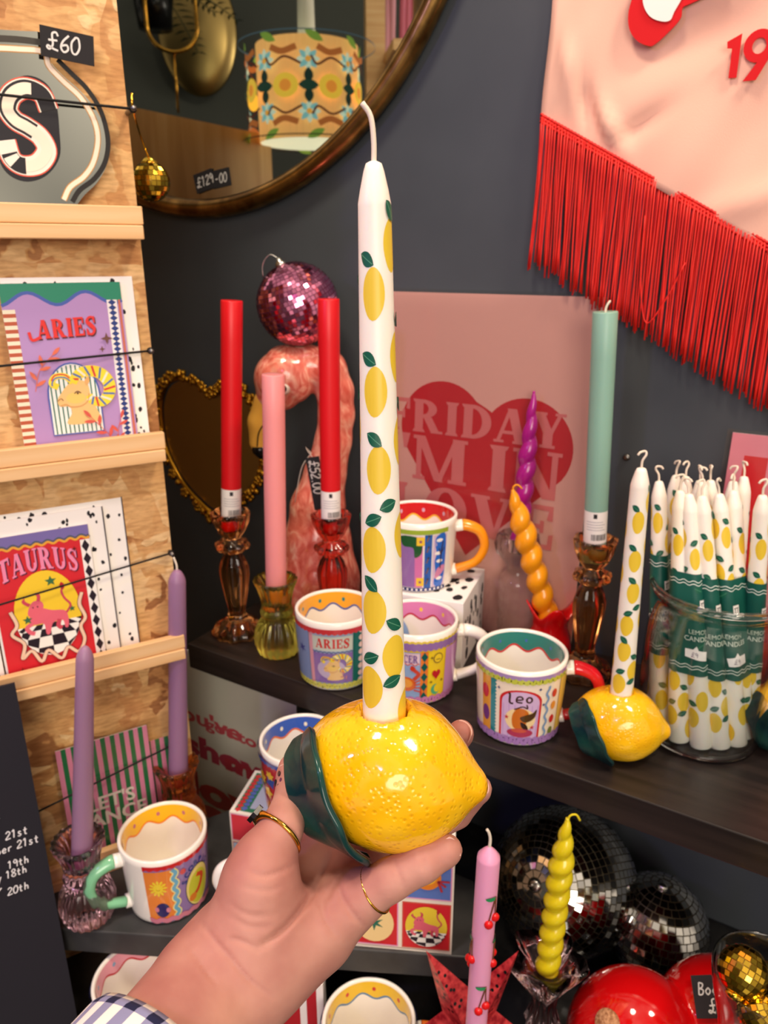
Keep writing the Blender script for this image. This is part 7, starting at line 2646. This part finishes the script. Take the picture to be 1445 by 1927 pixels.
# glass of small gold mirror balls
gb = D(1444, 1836, 0.60)
t = thing('drinking_glass', 'flared clear glass holding small gold mirror balls', 'glass', Vector((gb.x, gb.y, TABLE)))
gh = gb.z - TABLE
prof = [(0, 0.0), (0.026, 0.0), (0.028, 0.003), (0.020, gh * 0.2), (0.0215, gh * 0.45), (0.029, gh * 0.72), (0.0395, gh * 0.93), (0.0415, gh), (0.0400, gh), (0.0380, gh * 0.93), (0.0277, gh * 0.72), (0.0202, gh * 0.45), (0.0186, gh * 0.2), (0.018, 0.008), (0, 0.008)]
MB().lathe(spl(prof, 3), 64).build('glass_body', 'jar', t)
for i, (x, y, z, pl, lb) in enumerate(((1399, 1828, 0.59, (-0.55, -0.55, -0.62), 'gold mirror ball on top in the flared glass, its cap turned down'), (1434, 1908, 0.585, (0.2, -0.4, 0.9), 'second gold mirror ball in the flared glass, under the top one'), (1452, 1850, 0.62, (0.5, 0.2, 0.8), 'gold mirror ball at the far rim of the flared glass'))):
    p = D(x, y, z)
    t = thing('disco_ball', lb, 'mirror ball', p, 0, 'gold mirror balls in the glass')
    rb = 0.0192 if i < 2 else 0.016
    mirror_ball(t, rb, 13, 'goldtile', 'goldgrout', pole=pl, jitter=0.06)
    pv = Vector(pl).normalized()
    m4 = Matrix.Translation(pv * rb * 0.94) @ Vector((0, 0, 1)).rotation_difference(pv).to_matrix().to_4x4()
    MB().lathe([(0.0065, 0), (0.0065, 0.0025), (0.0035, 0.0045), (0, 0.005)], 18, lambda a_, k, z_: 1 + 0.12 * math.cos(12 * a_), mtx=m4).build('cap', 'goldtile', t)

# black notice board and cloth
bp0 = onplane(98, 1660, OSB_N * (OSB_D + 0.10), OSB_N)
w, h = 0.22, 0.20
a = Art(4e-5)
org = Vector((bp0.x, bp0.y, 0.80))
tl_ = -0.16
RM = Matrix.Rotation(OSB_A, 3, 'Z') @ Matrix.Rotation(tl_, 3, 'X')
ny = RM @ Vector((0, -1, 0)); nx = RM @ Vector((1, 0, 0)); nzv = RM @ Vector((0, 0, 1))
def bpx(x, y):
    q = onplane(x, y, org, ny) - org
    return q.dot(nx) + w, q.dot(nzv)
for s, x, y, hh in (('21st', 10, 1582, 16), ('ber 21st', -8, 1611, 16), ('19th', 14, 1636, 15), ('y 18th', -6, 1660, 15), ('20th', 14, 1685, 15)):
    A_ = bpx(x, y); B_ = bpx(x, y - hh)
    chalk_digits(a, s, A_[0], A_[1], abs(B_[1] - A_[1]) * 1.0, (226, 224, 226), abs(B_[1] - A_[1]) * 0.13)
for x, y in ((0, 1545), (4, 1676)):
    A_ = bpx(x, y); a.line([(A_[0] - 0.004, A_[1]), (A_[0], A_[1] + 0.004)], 0.0012, (226, 224, 226))
top_ = bpx(12, 1290)[1]
mb = MB().box(0, w, 0, 0.004, -0.08, max(0.12, top_), (24, 22, 32)); a.into(mb, flat)
o = tag(mb.build('notice_board', 'chalk'), 'dark notice board with white handwritten dates leaning by the pine ledges', 'board', None)
o.rotation_euler = RM.to_euler()
o.location = org - nx * w
S_ = SDF([D(-60, 1800, 0.62).x - 0.03, 0.36, 0.66], [D(140, 1800, 0.64).x + 0.02, 0.62, 0.92], 0.003)
d = S_.cone(D(-40, 1775, 0.60), D(64, 1722, 0.62), 0.030, 0.019)
d = S_.merge(d, S_.cone(D(64, 1722, 0.62), D(66, 1800, 0.60), 0.019, 0.013), 0.008)
d = S_.merge(d, S_.cone(D(66, 1800, 0.60), D(40, 1960, 0.56), 0.013, 0.020), 0.012)
d = S_.merge(d, S_.cone(D(-40, 1775, 0.60), D(0, 1960, 0.55), 0.034, 0.032), 0.02)
S_.d = d
v, f = S_.mesh()
v = np_relax(v, f, 3)
o = MB().add([tuple(p) for p in v], [tuple(int(i) for i in q) for q in f]).build('black_fabric', 'blackcloth')
tag(o, 'folded black cloth hanging in front of the dark notice board', 'cloth')

# ------------------------------------------------------------------ the room behind, seen in the round mirror
MP = WALL_N * (WALL_D + 0.010)
def mir(p):
    p = Vector(p)
    k = (p - MP).dot(WALL_N)
    return p - WALL_N * (2 * k)
def seen(x, y, z):                                # where the thing stands that the mirror shows at that pixel
    return mir(dep(x, y, z))

ZL = 2.1
lc = seen(580, 182, ZL)
rs = 94 * ZL / F
hs = 0.205 * ZL / 1.5
m = MAT['shade'] = mat('patterned_lampshade', (240, 180, 110), 0.8)
def shade_art(a, C, h):
    a.rect(0, 0, C, h, (240, 178, 104))
    rr = random.Random(12)
    n = 8
    for i in range(n):
        x = C * (i + 0.5) / n
        for y in (0.25 * h, 0.75 * h):
            for k in range(8):
                a.leaf(x, y, 0.045 * h * 2.6, 0.035 * h * 1.6, k * PI / 4, (130, 190, 190) if k % 2 else (206, 224, 200), None)
            a.ell(x, y, 0.03 * h, 0.03 * h, (240, 170, 70), 10)
        x2 = C * i / n
        a.ell(x2, 0.5 * h, 0.13 * h, 0.12 * h, (246, 200, 70), 16); a.ell(x2, 0.5 * h, 0.06 * h, 0.06 * h, (240, 150, 60), 12)
        for s in (-1, 1):
            a.leaf(x2 + s * 0.13 * h, 0.5 * h, 0.16 * h, 0.1 * h, 0 if s > 0 else PI, (34, 62, 50))
            a.leaf(x, 0.5 * h + s * 0.02 * h, 0.15 * h, 0.09 * h, s * PI / 2, (30, 52, 44))
            a.line(spl([(x2 - 0.16 * h, 0.5 * h + s * 0.2 * h), (x2, 0.5 * h + s * 0.27 * h), (x2 + 0.14 * h, 0.5 * h + s * 0.2 * h), (x2 + 0.2 * h, 0.5 * h + s * 0.28 * h)], 5), 0.022 * h, (90, 40, 30))
            a.line(spl([(x2 - 0.12 * h, 0.5 * h + s * 0.36 * h), (x2 + 0.02 * h, 0.5 * h + s * 0.32 * h), (x2 + 0.14 * h, 0.5 * h + s * 0.37 * h)], 5), 0.06 * h, (176, 100, 50))
            a.leaf(x2 + 0.08 * h, 0.5 * h + s * 0.42 * h, 0.2 * h, 0.08 * h, 0.5 * s, (120, 150, 60))
    a.rect(0, 0, C, 0.012 * h, (40, 36, 30)); a.rect(0, h - 0.012 * h, C, h, (70, 90, 100))
t = thing('pendant_lamp', 'drum pendant lamp with a tropical patterned orange shade, reflected in the round mirror', 'lamp', Vector((lc.x, lc.y, lc.z)))
a = Art(2e-4)
Cc = 2 * PI * rs
shade_art(a, Cc, 2 * rs * 0.86)
hh = 2 * rs * 0.86
mb = MB()
nn = 96
mb.lathe([(rs - 0.001, -hh / 2), (rs, -hh / 2), (rs, hh / 2), (rs - 0.001, hh / 2)], nn, col=(240, 178, 104), closed=True)
a.into(mb, lambda x, y, h: ((rs + h) * math.sin(x / rs), -(rs + h) * math.cos(x / rs), y - hh / 2), cut=rs * 0.12)
sh = bpy.data.materials.new('lit_patterned_shade'); sh.use_nodes = True
MAT['shade'] = sh
b_ = bsdf(sh)
at_ = N(sh, 'Attribute'); at_.attribute_name = 'Col'
L(sh, at_.outputs['Color'], b_.inputs['Base Color']); L(sh, at_.outputs['Color'], b_.inputs['Emission Color'])
b_.inputs['Emission Strength'].default_value = 0.75
b_.inputs['Roughness'].default_value = 0.8
mb.build('lamp_shade', 'shade', t)
MAT['lining'] = mat('lit_shade_lining', (250, 240, 200), 0.8, emit=(255, 244, 206), estr=1.0)
MB().lathe([(rs - 0.003, -hh / 2), (rs - 0.004, hh / 2)], nn, col=(255, 255, 255)).build('shade_lining', 'lining', t)
MAT['bulb'] = mat('lit_bulb', (255, 240, 210), 0.5, emit=(255, 226, 170), estr=9.0)
MB().ball((0, 0, 0.02), (0.03, 0.03, 0.04), 20, 14).build('bulb', 'bulb', t)
MAT['white'] = mat('white_plastic', (238, 236, 226), 0.4)
MB().tube([(0, 0, 0.05), (0, 0, hh / 2 + 0.05), (0, 0, 0.9)], [0.03, 0.024, 0.012], 14).tube([(0, 0, hh / 2 + 0.05), (0, 0, 1.4)], 0.011, 10).build('flex_and_holder', 'white', t)

# plywood panel
pz = None
A1, A2 = seen(225, 200, 1.75), None
topz = dep(225, 200, 1.75).z
d2 = ray(500, 256); k2 = (topz - CAMZ) / d2.z
A2 = mir(CAM + d2 * k2)
dirv = (A2 - A1); dirv.z = 0
lng = dirv.length; dirv.normalize()
ang_ = math.atan2(dirv.y, dirv.x)
mb = MB().box(-0.5, lng, 0, 0.018, -1.5, 0)
tag(mb.build('plywood_panel', 'ply'), 'bare plywood panel reflected low in the round mirror', 'panel', None, Vector((A1.x, A1.y, topz)), ang_)
# dark wall opposite, round antique mirror, brass loop lamp, fern, shelf
fc = seen(500, 150, 3.3)
back_n = (seen(500, 150, 2.5) - seen(500, 150, 3.3)); back_n.z = 0; back_n.normalize()
fa_ = math.atan2(-back_n.x, back_n.y) + PI
m = MAT['farwall'] = mat('grey_green_paint', (88, 92, 88), 0.7)
o = struct(MB().box(-2.4, 2.2, 0, 0.05, -fc.z, 1.6).build('wall_far', 'farwall', loc=fc)); o.rotation_euler = (0, 0, fa_)
t = thing('round_mirror', 'antique gold disc mirror on the opposite wall, seen inside the big round mirror', 'mirror', seen(372, 60, 3.15), fa_)
rr_ = 78 * 3.15 / F
mb = MB().lathe([(0, 0.0), (rr_ * 1.0, 0.0), (rr_ * 1.04, 0.008), (rr_, 0.016), (rr_ * 0.7, 0.028), (rr_ * 0.3, 0.036), (0, 0.038)], 48)
o = mb.build('mirror_disc', 'oldmirror', t); o.rotation_euler = (PI / 2, 0, 0); o.scale = (0.9, 1.35, 1)
lp_ = seen(322, 30, 2.3)
t = thing('hanging_frame', 'brass rounded loop hanging on a rod, seen inside the big round mirror', 'hanging ornament', lp_, fa_)
sw = 46 * 2.3 / F
pts = [(sw * math.cos(a_), 0, -0.03 + sw * 0.9 * math.sin(a_)) for a_ in [PI + PI * i / 16 for i in range(17)]] + [(sw, 0, 0.35), (-sw, 0, 0.35)]
mb = MB().tube(pts, 0.006, 8, closed=True); mb.tube([(0, 0, -0.03 - sw * 0.9), (0.002, 0, -0.03 - sw * 0.9 - 0.17)], 0.004, 8)
mb.build('brass_loop', 'ring', t)
fp = seen(290, 20, 2.7)
t = thing('fern', 'dark green fern seen at the edge of the big round mirror', 'plant', fp, fa_)
MAT['fernleaf'] = mat('fern_green', (34, 62, 40), 0.7)
rr = random.Random(2)
for k in range(16):
    an, el = rr.uniform(0, 2 * PI), rr.uniform(-0.5, 0.9)
    ln = rr.uniform(0.22, 0.36)
    pts = [Vector((math.cos(an) * math.cos(el), math.sin(an) * math.cos(el), math.sin(el))) * ln * s + Vector((0, 0, -0.25 * (s * ln) ** 2 * 4 + 0.1)) for s in [i / 12 for i in range(13)]]
    mb = MB().tube(pts, 0.002, 5)
    for i in range(2, 13):
        tg = (pts[i] - pts[i - 1]).normalized()
        sd_ = tg.cross(Vector((0, 0, 1))).normalized()
        for s in (-1, 1):
            l_ = 0.06 * math.sin(PI * i / 14) + 0.012
            q = pts[i]
            mb.add([q, q + sd_ * s * l_ * 0.5 + tg * 0.012 + Vector((0, 0, 0.004)), q + sd_ * s * l_ + tg * 0.014, q + sd_ * s * l_ * 0.5 - tg * 0.002], [(0, 1, 2, 3)], (0, 0, 0), False)
    fo = mb.build('frond', 'fernleaf', t)
MB().lathe([(0, -0.06), (0.06, -0.06), (0.08, 0.09), (0.075, 0.09), (0.06, 0.07), (0, 0.07)], 24).build('pot', 'black', t)
# open wooden display unit with pink goods at the mirror's edge
up = seen(705, 150, 2.4)
t = thing('display_unit', 'open wooden shop display post with a shelf, reflected at the edge of the round mirror', 'display', Vector((up.x, up.y, 0)), fa_)
MB().box(-0.03, 0.03, -0.03, 0.03, 0, 2.7).build('post', 'pine', t)
MB().box(-0.5, -0.03, -0.2, 0.2, up.z + 0.04, up.z + 0.07).build('shelf', 'pine', t)
for k, (cc, lb) in enumerate((((232, 170, 190), 'pale pink folded fabric on the reflected wooden shelf'), ((226, 130, 160), 'rose pink fabric hanging in the reflected display'), ((130, 104, 160), 'purple fabric bundle under the reflected shelf'))):
    q = seen((724, 775, 730)[k], (60, 20, 190)[k], 2.45)
    mb = MB()
    for j in range(4):
        mb.tube(spl([(j * 0.017 - 0.026, 0.01 * math.sin(j), (0.16, 0.16, 0.07)[k]), (j * 0.018 - 0.026, 0.012, 0.0), (j * 0.017 - 0.02, 0, (-0.10, -0.14, -0.1)[k])], 5), 0.011, 8, cc)
    o = mb.build('folded_fabric', 'matte')
    tag(o, lb, 'fabric', None, q, fa_)
